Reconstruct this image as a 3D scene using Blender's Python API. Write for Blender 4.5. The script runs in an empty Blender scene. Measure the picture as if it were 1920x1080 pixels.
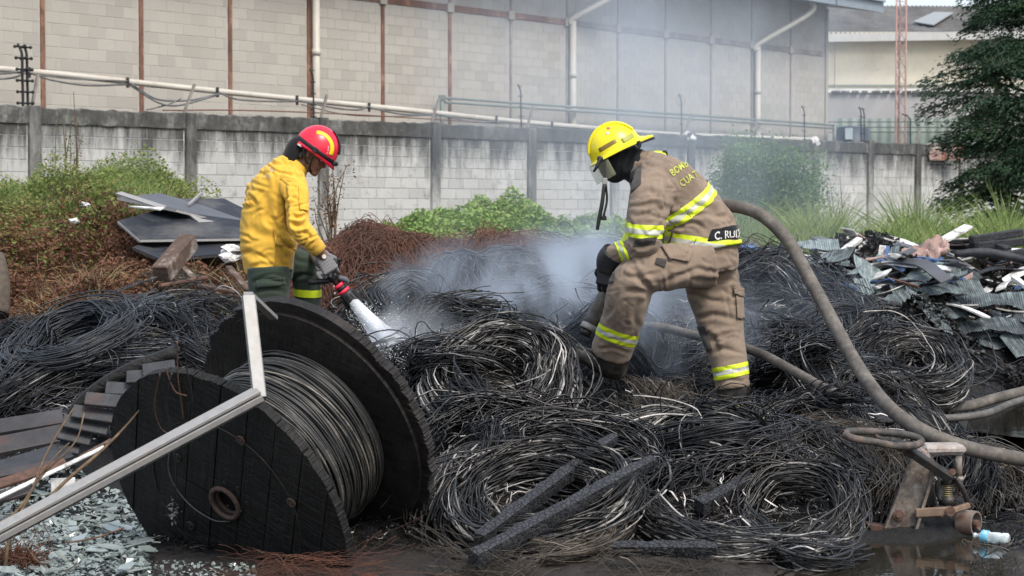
import bpy, bmesh, math, random
import numpy as np
from mathutils import Vector, Matrix, noise
from mathutils.bvhtree import BVHTree
D = bpy.data; SC = bpy.context.scene; COL = SC.collection
# ------------------------------------------------------------ camera, world, sun, exposure
FPX = 70/36*1920.0; PITCH = math.atan(147/FPX); CAMZ = 1.6
cd = D.cameras.new('camera'); cam = D.objects.new('camera', cd); COL.objects.link(cam)
cam.location = (0, 0, CAMZ); cam.rotation_euler = (math.pi/2-PITCH, 0, 0)
cd.lens = 70; cd.sensor_width = 36; cd.clip_start = .1; cd.clip_end = 2000
cd.dof.use_dof = True; cd.dof.focus_distance = 11.2; cd.dof.aperture_fstop = 6.3
SC.camera = cam
SUN_EL, SUN_AZ = math.radians(50), math.radians(146)     # azimuth from +Y clockwise
w = D.worlds.new('World'); SC.world = w; w.use_nodes = True
nt = w.node_tree; bg = nt.nodes['Background']
sky = nt.nodes.new('ShaderNodeTexSky'); sky.sky_type = 'NISHITA'; sky.sun_disc = False
sky.sun_elevation = SUN_EL; sky.sun_rotation = SUN_AZ; sky.dust_density = 4.0; sky.air_density = 1.2; sky.ozone_density = .8
mx = nt.nodes.new('ShaderNodeMix'); mx.data_type = 'RGBA'; mx.inputs[0].default_value = .55
mx.inputs[7].default_value = (5.6, 6.2, 7.0, 1)           # thin overcast veil over the blue
nt.links.new(sky.outputs[0], mx.inputs[6]); nt.links.new(mx.outputs[2], bg.inputs[0])
bg.inputs[1].default_value = .125
sl = D.lights.new('sun', 'SUN'); sl.energy = 2.0; sl.angle = math.radians(22); sl.color = (1, .95, .87)
so = D.objects.new('sun', sl); COL.objects.link(so)
sd = Vector((math.sin(SUN_AZ)*math.cos(SUN_EL), math.cos(SUN_AZ)*math.cos(SUN_EL), math.sin(SUN_EL)))
so.rotation_euler = sd.to_track_quat('Z', 'Y').to_euler(); so.location = (0, 0, 30)
vs = SC.view_settings; vs.view_transform = 'Standard'; vs.look = 'None'; vs.exposure = .8; vs.gamma = 1; vs.use_curve_mapping = False
SC.cycles.max_bounces = 8; SC.cycles.volume_bounces = 2; SC.cycles.volume_step_rate = 1.0; SC.cycles.volume_max_steps = 64
SC.cycles.transparent_max_bounces = 12

# ------------------------------------------------------------ geometry helpers
CP, SP = math.cos(PITCH), math.sin(PITCH)
def P(px, py, Y):
    """world point at distance Y north of the camera seen at photo pixel (px, py): used to survey the place"""
    x = (px-960)/FPX; u = (540-py)/FPX
    d = Vector((x, CP+u*SP, -SP+u*CP)); t = Y/d.y
    return Vector((d.x*t, Y, CAMZ+d.z*t))
def proj(V):
    V = np.asarray(V); y = V[..., 1]; z = V[..., 2]-CAMZ
    f = y*CP-z*SP; u = y*SP+z*CP
    return 960+FPX*V[..., 0]/f, 540-FPX*u/f
RY = np.array([6, 8.4, 9.2, 9.8, 10.5, 11.2, 12, 13, 14, 15, 16, 17, 18, 20, 22, 24, 27, 31, 60])
RX = np.array([-700, 0, 150, 300, 500, 700, 900, 1100, 1300, 1500, 1700, 1850, 1920, 2600.])
RZ = np.array([
 # -700   0   150   300   500   700   900  1100  1300  1500  1700  1850  1920  2600
 [0.0, 0.0, 0.0, 0.0, 0.0, 0.0, 0.0, 0.0, 0.0, 0.0, -.05, -.05, 0.0, 0.0],   # 6
 [0.0, 0.0, 0.0, 0.0, 0.0, 0.0, 0.0, 0.0, 0.0, -.02, -.06, -.04, .02, 0.0],  # 8.4
 [0.0, .02, .02, .02, .0, .02, .04, .05, .05, .0, -.06, -.04, .02, 0.0],    # 9.2
 [0.0, .02, .02, .03, .05, .12, .25, .22, .20, .12, -.05, -.05, .0, .05],    # 9.8
 [.05, .04, .05, .06, .15, .25, .40, .30, .24, .28, .14, .02, .02, .1],     # 10.5
 [.15, .12, .16, .2, .28, .33, .50, .40, .25, .34, .30, .04, .02, .05],       # 11.2
 [.3, .36, .38, .38, .28, .40, .64, .50, .32, .45, .40, .08, .02, .05],       # 12
 [.42, .48, .54, .60, .32, .45, .68, .64, .50, .55, .46, .06, .03, .05],     # 13
 [.5, .54, .62, .68, .48, .58, .72, .76, .66, .66, .52, .06, .03, .08],      # 14
 [.56, .58, .66, .70, .66, .76, .82, .84, .78, .78, .58, .14, .06, .2],     # 15
 [.60, .64, .74, .84, .90, 1.18, 1.16, 1.0, .92, .94, .76, .46, .36, .4],       # 16
 [.8, .92, 1.02, 1.0, .95, 1.25, 1.20, 1.16, 1.08, 1.10, .97, .74, .70, .8],  # 17
 [1.2, 1.2, 1.35, 1.3, .95, .9, .9, .95, .95, 1.05, 1.10, 1.05, 1.05, 1.1],         # 18
 [1.55, 1.6, 1.8, 1.72, 1.15, .8, .8, .8, .85, .92, 1.0, 1.02, 1.02, 1.05],  # 20
 [1.2, 1.4, 1.8, 1.7, 1.0, .9, 1.1, 1.0, .8, .8, .85, .85, .85, .9],       # 22
 [.7, .9, 1.0, 1.1, .8, 1.05, 1.42, 1.12, .8, .8, .8, .8, .8, .8],           # 24
 [.6, .7, .7, .7, .7, .9, 1.2, 1.0, .8, .8, .8, .8, .8, .8],                # 27
 [.5, .5, .5, .5, .6, .6, .7, .8, .8, .8, .8, .8, .8, .8],                  # 31
 [.5]*14], dtype=float)                                                       # 60
_r = np.random.default_rng(5)
_K = []
for lam, a in ((1.6, .05), (1.1, .045), (.8, .035), (.55, .026), (.38, .016), (.26, .009)):
    for j in range(3):
        th = _r.uniform(0, math.pi); _K.append((2*math.pi/lam*math.cos(th), 2*math.pi/lam*math.sin(th), _r.uniform(0, 6.28), a))
PITS = [(.50, 11.85, .30, .16), (.36, 11.75, .22, .12), (1.30, 11.75, .32, .24), (1.27, 11.4, .30, .22), (1.22, 11.0, .28, .14), (.40, 11.45, .25, .10), (-1.6, 13.1, .4, .15), (-1.25, 13.3, .35, .1)]   # trodden hollows under the boots
def Hs(x, y):
    """large form of the ground"""
    x = np.asarray(x, float); y = np.asarray(y, float)
    u = 960+FPX*x/np.maximum(y, 6); 
    j = np.clip(np.searchsorted(RY, y)-1, 0, len(RY)-2); i = np.clip(np.searchsorted(RX, u)-1, 0, len(RX)-2)
    s = np.clip((y-RY[j])/(RY[j+1]-RY[j]), 0, 1); t = np.clip((u-RX[i])/(RX[i+1]-RX[i]), 0, 1)
    s = s*s*(3-2*s)*.5+s*.5; t = t*t*(3-2*t)
    return (RZ[j, i]*(1-t)+RZ[j, i+1]*t)*(1-s)+(RZ[j+1, i]*(1-t)+RZ[j+1, i+1]*t)*s
def H(x, y):
    x = np.asarray(x, float); y = np.asarray(y, float)
    z = Hs(x, y); u = 960+FPX*x/np.maximum(y, 6)
    m = np.clip((y-9.2)/1.0, 0, 1)*np.clip((30-y)/4, 0, 1)
    m = m*(1-np.clip((u-1740)/60, 0, 1)*np.clip((y-12.2)/.6, 0, 1)*np.clip((15.6-y)/.6, 0, 1))
    m = m*(1-np.clip((330-u)/80, 0, 1)*np.clip((11.3-y)/.5, 0, 1))
    b = 0
    for kx, ky, ph, a in _K: b = b+a*np.sin(kx*x+ky*y+ph)
    for fx, fy, fr, fd in PITS: z = z-fd*np.exp(-((x-fx)**2+(y-fy)**2)/fr**2)
    return z+b*m*.8
def G(px, py, lift=0.):
    """where the sight line through a photo pixel meets the ground"""
    Ys = np.arange(7.0, 40, .03); x = (px-960)/FPX; u = (540-py)/FPX
    dy = CP+u*SP; X = x*Ys/dy; Z = CAMZ+(-SP+u*CP)*Ys/dy
    k = np.argmax(Z < H(X, Ys)+lift)
    if not (Z < H(X, Ys)+lift).any(): k = len(Ys)//2
    return Vector((X[k], Ys[k], Z[k]))
def tag(o, label=None, cat=None, group=None, kind=None):
    if label: o['label'] = label
    if cat: o['category'] = cat
    if group: o['group'] = group
    if kind: o['kind'] = kind
    return o
def empty(name, loc=(0, 0, 0), label=None, cat=None, group=None):
    o = D.objects.new(name, None); COL.objects.link(o); o.location = loc; o.empty_display_size = .1
    return tag(o, label, cat, group)
def link(name, me, m=None, parent=None):
    o = D.objects.new(name, me); COL.objects.link(o)
    if m is not None and not me.materials:
        for k in (m if isinstance(m, (list, tuple)) else [m]): me.materials.append(k)
    if parent is not None:
        o.parent = parent; o.matrix_parent_inverse = Matrix.Translation(-Vector(parent.location))
    return o
def np_mesh(name, V, F, smooth=True, attrs=None, matidx=None):
    V = np.ascontiguousarray(V, dtype=np.float32).reshape(-1, 3); F = np.ascontiguousarray(F, dtype=np.int32)
    n = F.shape[1]; me = D.meshes.new(name)
    me.vertices.add(len(V)); me.vertices.foreach_set('co', V.ravel())
    me.loops.add(F.size); me.loops.foreach_set('vertex_index', F.ravel())
    me.polygons.add(len(F)); me.polygons.foreach_set('loop_start', np.arange(0, F.size, n, dtype=np.int32))
    me.polygons.foreach_set('use_smooth', np.full(len(F), smooth))
    for k, a in (attrs or {}).items():
        at = me.attributes.new(k, 'FLOAT', 'POINT'); at.data.foreach_set('value', np.ascontiguousarray(a, dtype=np.float32))
    me.update(calc_edges=True); return me
def _frames(L):
    T = np.gradient(L, axis=1); T /= np.linalg.norm(T, axis=2, keepdims=True)+1e-9
    ref = np.zeros_like(T); ref[..., 2] = 1; m = np.abs(T[..., 2]) > .92; ref[m] = (0, 1, 0)
    A = np.cross(T, ref); A /= np.linalg.norm(A, axis=2, keepdims=True)+1e-9
    return T, A, np.cross(A, T)
def tubes_mesh(name, L, R, sides=3, attrs=None):
    """L (N,K,3) polylines -> thin tubes"""
    L = np.asarray(L, float); N, K, _ = L.shape; T, A, B = _frames(L)
    R = np.asarray(R, float); R = R.reshape(-1, 1) if R.ndim == 1 else R
    R = np.broadcast_to(R, (N, K))[..., None]
    V = np.stack([L+R*(math.cos(a)*A+math.sin(a)*B) for a in np.arange(sides)*2*math.pi/sides], axis=2)
    n = np.arange(N)[:, None, None]; k = np.arange(K-1)[None, :, None]; s = np.arange(sides)[None, None, :]; s2 = (s+1) % sides
    b = (n*K+k)*sides; c = (n*K+k+1)*sides
    F = np.stack([b+s, b+s2, c+s2, c+s], axis=-1).reshape(-1, 4)
    at = {q: np.repeat(np.broadcast_to(np.asarray(v, float).reshape(N, -1), (N, K)).ravel(), sides) for q, v in (attrs or {}).items()}
    return np_mesh(name, V, F, True, at)
def ribbons_mesh(name, L, W, rng, attrs=None, flat=False):
    L = np.asarray(L, float); N, K, _ = L.shape; T, A, B = _frames(L)
    a = rng.uniform(0, math.pi, N)[:, None, None] if not flat else np.zeros((N, 1, 1))
    S = np.cos(a)*A+np.sin(a)*B; W = np.asarray(W, float); W = W.reshape(-1, 1) if W.ndim == 1 else W
    W = np.broadcast_to(W, (N, K))[..., None]
    V = np.stack([L-S*W, L+S*W], axis=2); n = np.arange(N)[:, None]; k = np.arange(K-1)[None, :]
    b = (n*K+k)*2; F = np.stack([b, b+1, b+3, b+2], axis=-1).reshape(-1, 4)
    at = {q: np.repeat(np.broadcast_to(np.asarray(v, float).reshape(N, -1), (N, K)).ravel(), 2) for q, v in (attrs or {}).items()}
    return np_mesh(name, V, F, True, at)
def leaves_mesh(name, C, size, rng, updir=.4, aspect=.55, attrs=None, DIR=None):
    """one bent two-triangle leaf (a folded rhombus) per centre"""
    C = np.asarray(C, float); N = len(C); size = np.broadcast_to(np.asarray(size, float), (N,))[:, None]
    d = rng.normal(size=(N, 3)) if DIR is None else DIR+rng.normal(size=(N, 3))*.35
    d[:, 2] *= .6; d /= np.linalg.norm(d, axis=1, keepdims=True)
    nn = rng.normal(size=(N, 3)); nn[:, 2] += updir*3; s = np.cross(d, nn); s /= np.linalg.norm(s, axis=1, keepdims=True)+1e-9
    up = np.cross(s, d)
    V = np.stack([C-d*size*.5, C+s*size*aspect*.5+up*size*.08, C+d*size*.5-up*size*.1, C-s*size*aspect*.5+up*size*.08], axis=1)
    F = np.arange(N*4).reshape(N, 4)
    at = {q: np.repeat(np.asarray(v, float), 4) for q, v in (attrs or {}).items()}
    return np_mesh(name, V, F, False, at)
def spline(pts, n):
    """Catmull-Rom through pts -> (n,d)"""
    p = np.array([tuple(q) for q in pts], float); p = np.vstack([2*p[0]-p[1], p, 2*p[-1]-p[-2]])
    m = len(p)-3; t = np.linspace(0, m-1e-6, n); i = t.astype(int); f = (t-i)[:, None]
    a, b, c, d = p[i], p[i+1], p[i+2], p[i+3]
    return .5*((2*b)+(-a+c)*f+(2*a-5*b+4*c-d)*f**2+(-a+3*b-3*c+d)*f**3)
def tube(pts, r, sides=10, n=None, cap=True, name='tube', wob=0., seed=0):
    n = n or max(8, len(pts)*8) if len(pts) > 2 else 2
    c = spline(pts, n) if len(pts) > 2 else np.array([tuple(q) for q in pts], float)
    rr = np.interp(np.linspace(0, 1, len(c)), np.linspace(0, 1, len(np.atleast_1d(r))), np.atleast_1d(r)) if np.ndim(r) else np.full(len(c), r)
    if wob:
        g = np.random.default_rng(seed); rr = rr*(1+wob*np.interp(np.arange(len(c)), np.arange(0, len(c)+4, 4), g.normal(size=len(np.arange(0, len(c)+4, 4)))))
    T = np.gradient(c, axis=0); T /= np.linalg.norm(T, axis=1, keepdims=True)
    A = np.cross(T[0], (0, 0, 1) if abs(T[0][2]) < .9 else (0, 1, 0)); A /= np.linalg.norm(A)
    V = []
    for i in range(len(c)):
        A = A-T[i]*A.dot(T[i]); A /= np.linalg.norm(A); B = np.cross(T[i], A)
        for k in range(sides):
            a = 2*math.pi*k/sides; V.append(c[i]+rr[i]*(math.cos(a)*A+math.sin(a)*B))
    bm = bmesh.new(); vv = [bm.verts.new(v) for v in V]
    for i in range(len(c)-1):
        for k in range(sides):
            f = bm.faces.new((vv[i*sides+k], vv[i*sides+(k+1) % sides], vv[(i+1)*sides+(k+1) % sides], vv[(i+1)*sides+k])); f.smooth = True
    if cap: bm.faces.new(vv[:sides][::-1]); bm.faces.new(vv[-sides:])
    me = D.meshes.new(name); bm.to_mesh(me); bm.free(); return me
class MB:
    """collects boxes, bars, tubes, prisms into one bmesh"""
    def __init__(s): s.bm = bmesh.new()
    def box(s, c, sz, M=None, bev=0., jit=0., rng=None):
        r = bmesh.ops.create_cube(s.bm, size=1); vs_ = r['verts']
        for v in vs_:
            v.co = Vector((v.co.x*sz[0], v.co.y*sz[1], v.co.z*sz[2]))
            if jit: v.co += Vector((rng.uniform(-jit, jit), rng.uniform(-jit, jit), rng.uniform(-jit, jit)))
        if bev:
            es = list({e for v in vs_ for e in v.link_edges}); rb = bmesh.ops.bevel(s.bm, geom=es, offset=bev, segments=1, affect='EDGES', profile=.5)
            vs_ = list({v for f in rb['faces'] for v in f.verts} | {v for v in vs_ if v.is_valid})
        M = M or Matrix.Identity(4)
        for v in vs_: v.co = M @ v.co+Vector(c) if M else v.co+Vector(c)
        return s
    def bar(s, a, b, wd, hd, up=(0, 0, 1), bev=0.):
        a = Vector(a); b = Vector(b); x = (b-a).normalized(); up = Vector(up); y = up.cross(x).normalized(); z = x.cross(y)
        M = Matrix((x, y, z)).transposed().to_4x4()
        return s.box((a+b)/2, ((b-a).length, wd, hd), M, bev)
    def tube(s, pts, r, sides=8, n=None, **k):
        me = tube(pts, r, sides, n, **k); s.bm.from_mesh(me); D.meshes.remove(me); return s
    def cyl(s, a, b, r, sides=20, r2=None):
        return s.tube([a, b], [r, r if r2 is None else r2], sides)
    def prism(s, poly, ext):
        """poly: list of Vector on a plane, ext: Vector thickness"""
        v0 = [s.bm.verts.new(p) for p in poly]; v1 = [s.bm.verts.new(Vector(p)+Vector(ext)) for p in poly]; n = len(poly)
        s.bm.faces.new(v0[::-1]); s.bm.faces.new(v1)
        for i in range(n): s.bm.faces.new((v0[i], v0[(i+1) % n], v1[(i+1) % n], v1[i]))
        return s
    def sphere(s, c, r, sc=(1, 1, 1), M=None, u=16, v=10):
        rr = bmesh.ops.create_uvsphere(s.bm, u_segments=u, v_segments=v, radius=r)
        for q in rr['verts']:
            q.co = Vector((q.co.x*sc[0], q.co.y*sc[1], q.co.z*sc[2]))
            if M: q.co = M @ q.co
            q.co += Vector(c)
            for f in q.link_faces: f.smooth = True
        return s
    def mesh(s, name='mesh'):
        bmesh.ops.recalc_face_normals(s.bm, faces=s.bm.faces[:]); me = D.meshes.new(name); s.bm.to_mesh(me); s.bm.free(); return me
    def build(s, name, m, parent=None): return link(name, s.mesh(name), m, parent)

# ------------------------------------------------------------ materials
class NT:
    def __init__(s, name):
        s.m = D.materials.new(name); s.m.use_nodes = True; s.t = s.m.node_tree; s.b = s.t.nodes['Principled BSDF']; s.out = s.t.nodes['Material Output']
        s.b.inputs['Specular IOR Level'].default_value = .4
    def n(s, ty, **kw):
        q = s.t.nodes.new(ty)
        for k, v in kw.items(): setattr(q, k, v)
        return q
    def l(s, a, b): s.t.links.new(a, b)
    def coord(s, kind='Object', scale=(1, 1, 1), rot=(0, 0, 0)):
        if kind == 'World': g = s.n('ShaderNodeNewGeometry').outputs['Position']
        else: g = s.n('ShaderNodeTexCoord').outputs[kind]
        mp = s.n('ShaderNodeMapping'); mp.inputs['Scale'].default_value = scale; mp.inputs['Rotation'].default_value = rot
        s.l(g, mp.inputs['Vector']); return mp.outputs[0]
    def noise(s, vec, sc, det=4, rough=.6, dist=0):
        q = s.n('ShaderNodeTexNoise'); q.inputs['Scale'].default_value = sc; q.inputs['Detail'].default_value = det
        q.inputs['Roughness'].default_value = rough; q.inputs['Distortion'].default_value = dist
        if vec is not None: s.l(vec, q.inputs['Vector'])
        return q.outputs['Fac']
    def ramp(s, fac, stops, interp='LINEAR'):
        q = s.n('ShaderNodeValToRGB'); e = q.color_ramp.elements; q.color_ramp.interpolation = interp
        while len(e) < len(stops): e.new(.5)
        for k, (p, c) in enumerate(stops): e[k].position = p; e[k].color = (c[0], c[1], c[2], 1) if np.ndim(c) else (c, c, c, 1)
        s.l(fac, q.inputs[0]); return q.outputs[0]
    def mix(s, f, a, b, mode='MIX'):
        q = s.n('ShaderNodeMix'); q.data_type = 'RGBA'; q.blend_type = mode
        for sock, v in ((q.inputs[0], f), (q.inputs[6], a), (q.inputs[7], b)):
            if isinstance(v, bpy.types.NodeSocket): s.l(v, sock)
            elif np.ndim(v): sock.default_value = (v[0], v[1], v[2], 1)
            else: sock.default_value = v if sock is q.inputs[0] else (v, v, v, 1)
        return q.outputs[2]
    def math(s, op, a, b=0., clamp=False):
        q = s.n('ShaderNodeMath', operation=op, use_clamp=clamp)
        for sock, v in ((q.inputs[0], a), (q.inputs[1], b)):
            if isinstance(v, bpy.types.NodeSocket): s.l(v, sock)
            else: sock.default_value = v
        return q.outputs[0]
    def attr(s, name): q = s.n('ShaderNodeAttribute', attribute_name=name); return q.outputs['Fac']
    def rand(s): return s.n('ShaderNodeObjectInfo').outputs['Random']
    def base(s, c):
        if isinstance(c, bpy.types.NodeSocket): s.l(c, s.b.inputs['Base Color'])
        else: s.b.inputs['Base Color'].default_value = (c[0], c[1], c[2], 1)
    def set(s, **k):
        for q, v in k.items():
            i = s.b.inputs[q.replace('_', ' ')]
            if isinstance(v, bpy.types.NodeSocket): s.l(v, i)
            else: i.default_value = v
    def bump(s, h, strength=.5, dist=.01):
        q = s.n('ShaderNodeBump'); q.inputs['Strength'].default_value = strength; q.inputs['Distance'].default_value = dist
        s.l(h, q.inputs['Height']); s.l(q.outputs[0], s.b.inputs['Normal'])
def simple(name, c, rough=.6, metal=0., var=.25, scale=8, bump=.2, bd=.004, spec=.4, dirt=None, dirt_amt=.5, dscale=3, coord='Object'):
    """base colour with grain, optional dirt in patches, fine relief"""
    s = NT(name); v = s.coord(coord); f = s.noise(v, scale, 5)
    lo = tuple(x*(1-var) for x in c); hi = tuple(min(1, x*(1+var)) for x in c)
    col = s.ramp(f, [(.3, lo), (.7, hi)])
    if dirt:
        g = s.noise(v, dscale, 6, .7); k = s.ramp(g, [(.62-.3*dirt_amt, 0.), (.8-.2*dirt_amt, 1.)]); col = s.mix(k, col, dirt)
    s.base(col); s.set(Roughness=rough, Metallic=metal, Specular_IOR_Level=spec)
    if bump: s.bump(s.noise(v, scale*4, 4), bump, bd)
    return s.m
M = {}
def wire_mat(name, dark, ash, ashlo=.62, rough=.42, metal=.25):
    s = NT(name); v = s.coord('World'); a = s.attr('ash'); f = s.noise(v, 7, 4, .7); g = s.noise(v, 60, 2)
    q = s.math('ADD', s.math('MULTIPLY', f, .75), s.math('MULTIPLY', a, .5)); q = s.math('ADD', q, s.math('MULTIPLY', g, .18))
    k = s.ramp(q, [(ashlo+.12, 0.), (ashlo+.36, 1.)])
    k = s.math('MULTIPLY', k, s.math('ADD', .35, s.math('POWER', a, 3)), True)
    d = s.mix(f, dark, tuple(x*2.2 for x in dark)); s.base(s.mix(k, d, ash)); s.set(Roughness=rough, Metallic=metal, Specular_IOR_Level=.5)
    return s.m
M['wire'] = wire_mat('burnt_wire', (.0065, .0065, .0075), (.34, .33, .32), .68, .36, .05)
M['wire_ashy'] = wire_mat('ashy_wire', (.009, .0085, .0085), (.58, .55, .52), .62, .36, .08)
M['wire_brown'] = wire_mat('brown_wire', (.030, .024, .018), (.22, .18, .14), .56, .6, 0.)
M['wire_smooth'] = wire_mat('grey_cable', (.019, .021, .025), (.16, .18, .20), .68, .42, .1)
def rust_wire():
    s = NT('rusty_wire'); v = s.coord('World'); f = s.noise(v, 2.2, 4, .7); a = s.attr('ash')
    c = s.ramp(f, [(.3, (.034, .017, .012)), (.5, (.095, .038, .024)), (.7, (.18, .068, .038))])
    s.base(s.mix(s.math('MULTIPLY', a, .6), c, s.ramp(a, [(0., (.03, .018, .015)), (.5, (.09, .042, .028)), (1., (.17, .10, .07))]))); s.set(Roughness=.75); return s.m
M['rust_wire'] = rust_wire()
def char_wood(name, c0=(.008, .008, .009), c1=(.030, .028, .028), axis=(3, 30, 30), blue=False):
    s = NT(name); v = s.coord('Object', axis); vo = s.n('ShaderNodeTexVoronoi'); vo.feature = 'DISTANCE_TO_EDGE'; vo.inputs['Scale'].default_value = 1.6; s.l(v, vo.inputs['Vector'])
    e = s.ramp(vo.outputs['Distance'], [(0., 0.), (.12, 1.)]); n = s.noise(s.coord('Object'), 9, 5, .7)
    s.base(s.mix(e, c0, s.mix(n, c0, c1))); s.set(Roughness=.62, Specular_IOR_Level=.35); s.bump(s.math('ADD', s.math('MULTIPLY', e, .7), s.math('MULTIPLY', n, .5)), .9, .008); return s.m
def plank_char(name, v, n, hi):
    u = Vector(n).cross(Vector(v)); R = Matrix((Vector(v), u, Vector(n))); s = NT(name)
    g = s.coord('World', rot=tuple(R.to_euler())); mp = s.n('ShaderNodeMapping'); mp.inputs['Scale'].default_value = (2.2, 34, 34); s.l(g, mp.inputs['Vector'])
    f = s.noise(mp.outputs[0], 1.4, 5, .7, .3); m2 = s.n('ShaderNodeMapping'); m2.inputs['Scale'].default_value = (60, 9, 9); s.l(g, m2.inputs['Vector']); c = s.noise(m2.outputs[0], 1., 3, .6, .5)
    b = s.noise(s.coord('World'), 3., 4, .7); s.base(s.mix(s.ramp(b, [(.5, 0.), (.8, 1.)]), s.ramp(f, [(.3, (.003, .003, .003)), (.7, hi)]), tuple(x*1.8 for x in hi)))
    s.set(Roughness=.6, Specular_IOR_Level=.3); s.bump(s.math('ADD', f, s.math('MULTIPLY', s.ramp(c, [(.35, 0.), (.5, 1.)]), .55)), .9, .008); return s.m
_N = Vector((.535, .72, .4377)).normalized()
def _ip(ix, iz): return Vector((ix, -(ix*_N.x+iz*_N.z)/_N.y, iz)).normalized()
M['char'] = plank_char('charred_wood', _ip(-.184, -.983), _N, (.014, .013, .012))
M['char_beam'] = char_wood('charred_beam', (.006, .006, .008), (.055, .058, .066), (26, 26, 26))
M['char_plank'] = simple('charred_plank', (.028, .030, .035), .55, 0, .4, 14, .4, .006, dirt=(.10, .03, .015), dirt_amt=.25, dscale=2)
M['rust'] = simple('rusty_steel', (.11, .058, .040), .8, 0, .5, 22, .4, .004, dirt=(.05, .03, .025), dirt_amt=.6)
M['metal_dark'] = simple('dark_metal', (.035, .035, .035), .5, .4, .4, 30, .3, .002, dirt=(.10, .06, .04), dirt_amt=.4, dscale=14)
M['alu'] = simple('aluminium', (.27, .265, .26), .5, .15, .12, 30, .15, .001, dirt=(.28, .26, .24), dirt_amt=.45, dscale=6)
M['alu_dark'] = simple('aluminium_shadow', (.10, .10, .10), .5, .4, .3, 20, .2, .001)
M['white'] = simple('white_paint', (.66, .66, .64), .5, 0, .12, 6, .1, .002, dirt=(.32, .29, .25), dirt_amt=.45, dscale=3)
M['plastic_black'] = simple('black_rubber', (.012, .012, .013), .5, 0, .3, 20, .1, .001)
M["hose"] = simple("canvas_hose", (.135, .120, .105), .75, 0, .3, 30, .45, .003, dirt=(.055, .047, .042), dirt_amt=.75, dscale=7)
M['hose_dark'] = simple('wet_hose', (.10, .095, .09), .6, 0, .3, 30, .3, .002, dirt=(.04, .036, .034), dirt_amt=.5, dscale=5)
# ============================================================ GROUND
def ground_mat():
    s = NT('ground_soil'); v = s.coord('World'); g = s.n('ShaderNodeNewGeometry'); sx = s.n('ShaderNodeSeparateXYZ'); s.l(g.outputs['Position'], sx.inputs[0])
    f = s.noise(v, 3, 6, .75); f2 = s.noise(v, 14, 5, .7)
    char = s.ramp(s.math('ADD', s.math('MULTIPLY', f, .5), s.math('MULTIPLY', f2, .5)), [(.35, (.006, .006, .007)), (.62, (.022, .021, .021)), (.78, (.07, .066, .062))])
    mud = s.ramp(f, [(.3, (.022, .018, .016)), (.7, (.065, .052, .045))])
    earth = s.ramp(f, [(.3, (.05, .045, .03)), (.55, (.10, .075, .04)), (.8, (.07, .09, .03))])
    y = sx.outputs['Y']; yy = s.math('ADD', y, s.math('MULTIPLY', s.noise(v, 1.2, 3), 1.6))
    a = s.ramp(s.math('DIVIDE', s.math('SUBTRACT', yy, 9.0), 2.), [(.2, 0.), (.5, 1.)])
    b = s.ramp(s.math('DIVIDE', s.math('SUBTRACT', yy, 16.0), 3.), [(.3, 0.), (.6, 1.)])
    s.base(s.mix(b, s.mix(a, mud, char), earth)); s.set(Roughness=s.ramp(f2, [(.35, .38), (.6, .85)])); s.bump(s.math('ADD', s.noise(v, 25, 6, .8), f), 1., .04); return s.m
def ground():
    ys = np.concatenate([np.arange(5.5, 9, .08), np.arange(9, 17, .035), np.arange(17, 30, .12), np.arange(30, 70, 1.), [80, 120, 250, 600, 1500]])
    us = np.concatenate([[-9000, -4000, -2000, -1200], np.arange(-700, 2600, 11.), [2800, 3500, 5000, 9000]])
    Y, U = np.meshgrid(ys, us, indexing='ij'); X = (U-960)/FPX*Y; Z = H(X, Y)
    r = np.random.default_rng(2); mm = (Y > 8)*(Y < 18); Z = Z+r.normal(size=Z.shape)*.006*mm
    a, b = Y.shape; V = np.stack([X, Y, Z], -1).reshape(-1, 3); i = np.arange(a-1)[:, None]*b+np.arange(b-1)[None]
    F = np.stack([i, i+1, i+b+1, i+b], -1).reshape(-1, 4)
    # and the ground behind and beside the camera
    me = np_mesh('ground', V, F); o = link('ground', me, ground_mat()); tag(o, kind='structure')
    me2 = np_mesh('ground', [(-60, -60, -.02), (60, -60, -.02), (60, 5.6, -.02), (-60, 5.6, -.02)], [(0, 1, 2, 3)])
    tag(link('foreground_ground', me2, me.materials[0]), kind='structure')
ground()
def water_mat():
    s = NT('puddle_water'); v = s.coord('World'); s.base((.018, .016, .012)); s.set(Roughness=.05, IOR=1.33, Specular_IOR_Level=.5)
    s.bump(s.noise(v, 9, 3), .12, .01); return s.m
M['water'] = water_mat()
def blob(cx, cy, rx, ry, z, seed, n=60):
    r = np.random.default_rng(seed); th = np.linspace(0, 2*math.pi, n, endpoint=False)
    q = 1+sum(.10/k*np.sin(k*th*1.+r.uniform(0, 6)) for k in (2, 3, 4, 5, 7))
    bm = bmesh.new(); vs_ = [bm.verts.new((cx+rx*a*math.cos(t), cy+ry*a*math.sin(t), z)) for t, a in zip(th, q)]; bm.faces.new(vs_)
    me = D.meshes.new('puddle'); bm.to_mesh(me); bm.free(); return me
tag(link('puddle', blob(2.0, 9.0, .85, 1.0, -.008, 3), M['water']), kind='structure')
tag(link('puddle', blob(3.85, 13.9, 1.0, 1.3, .12, 8), M['water']), kind='structure')

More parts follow.
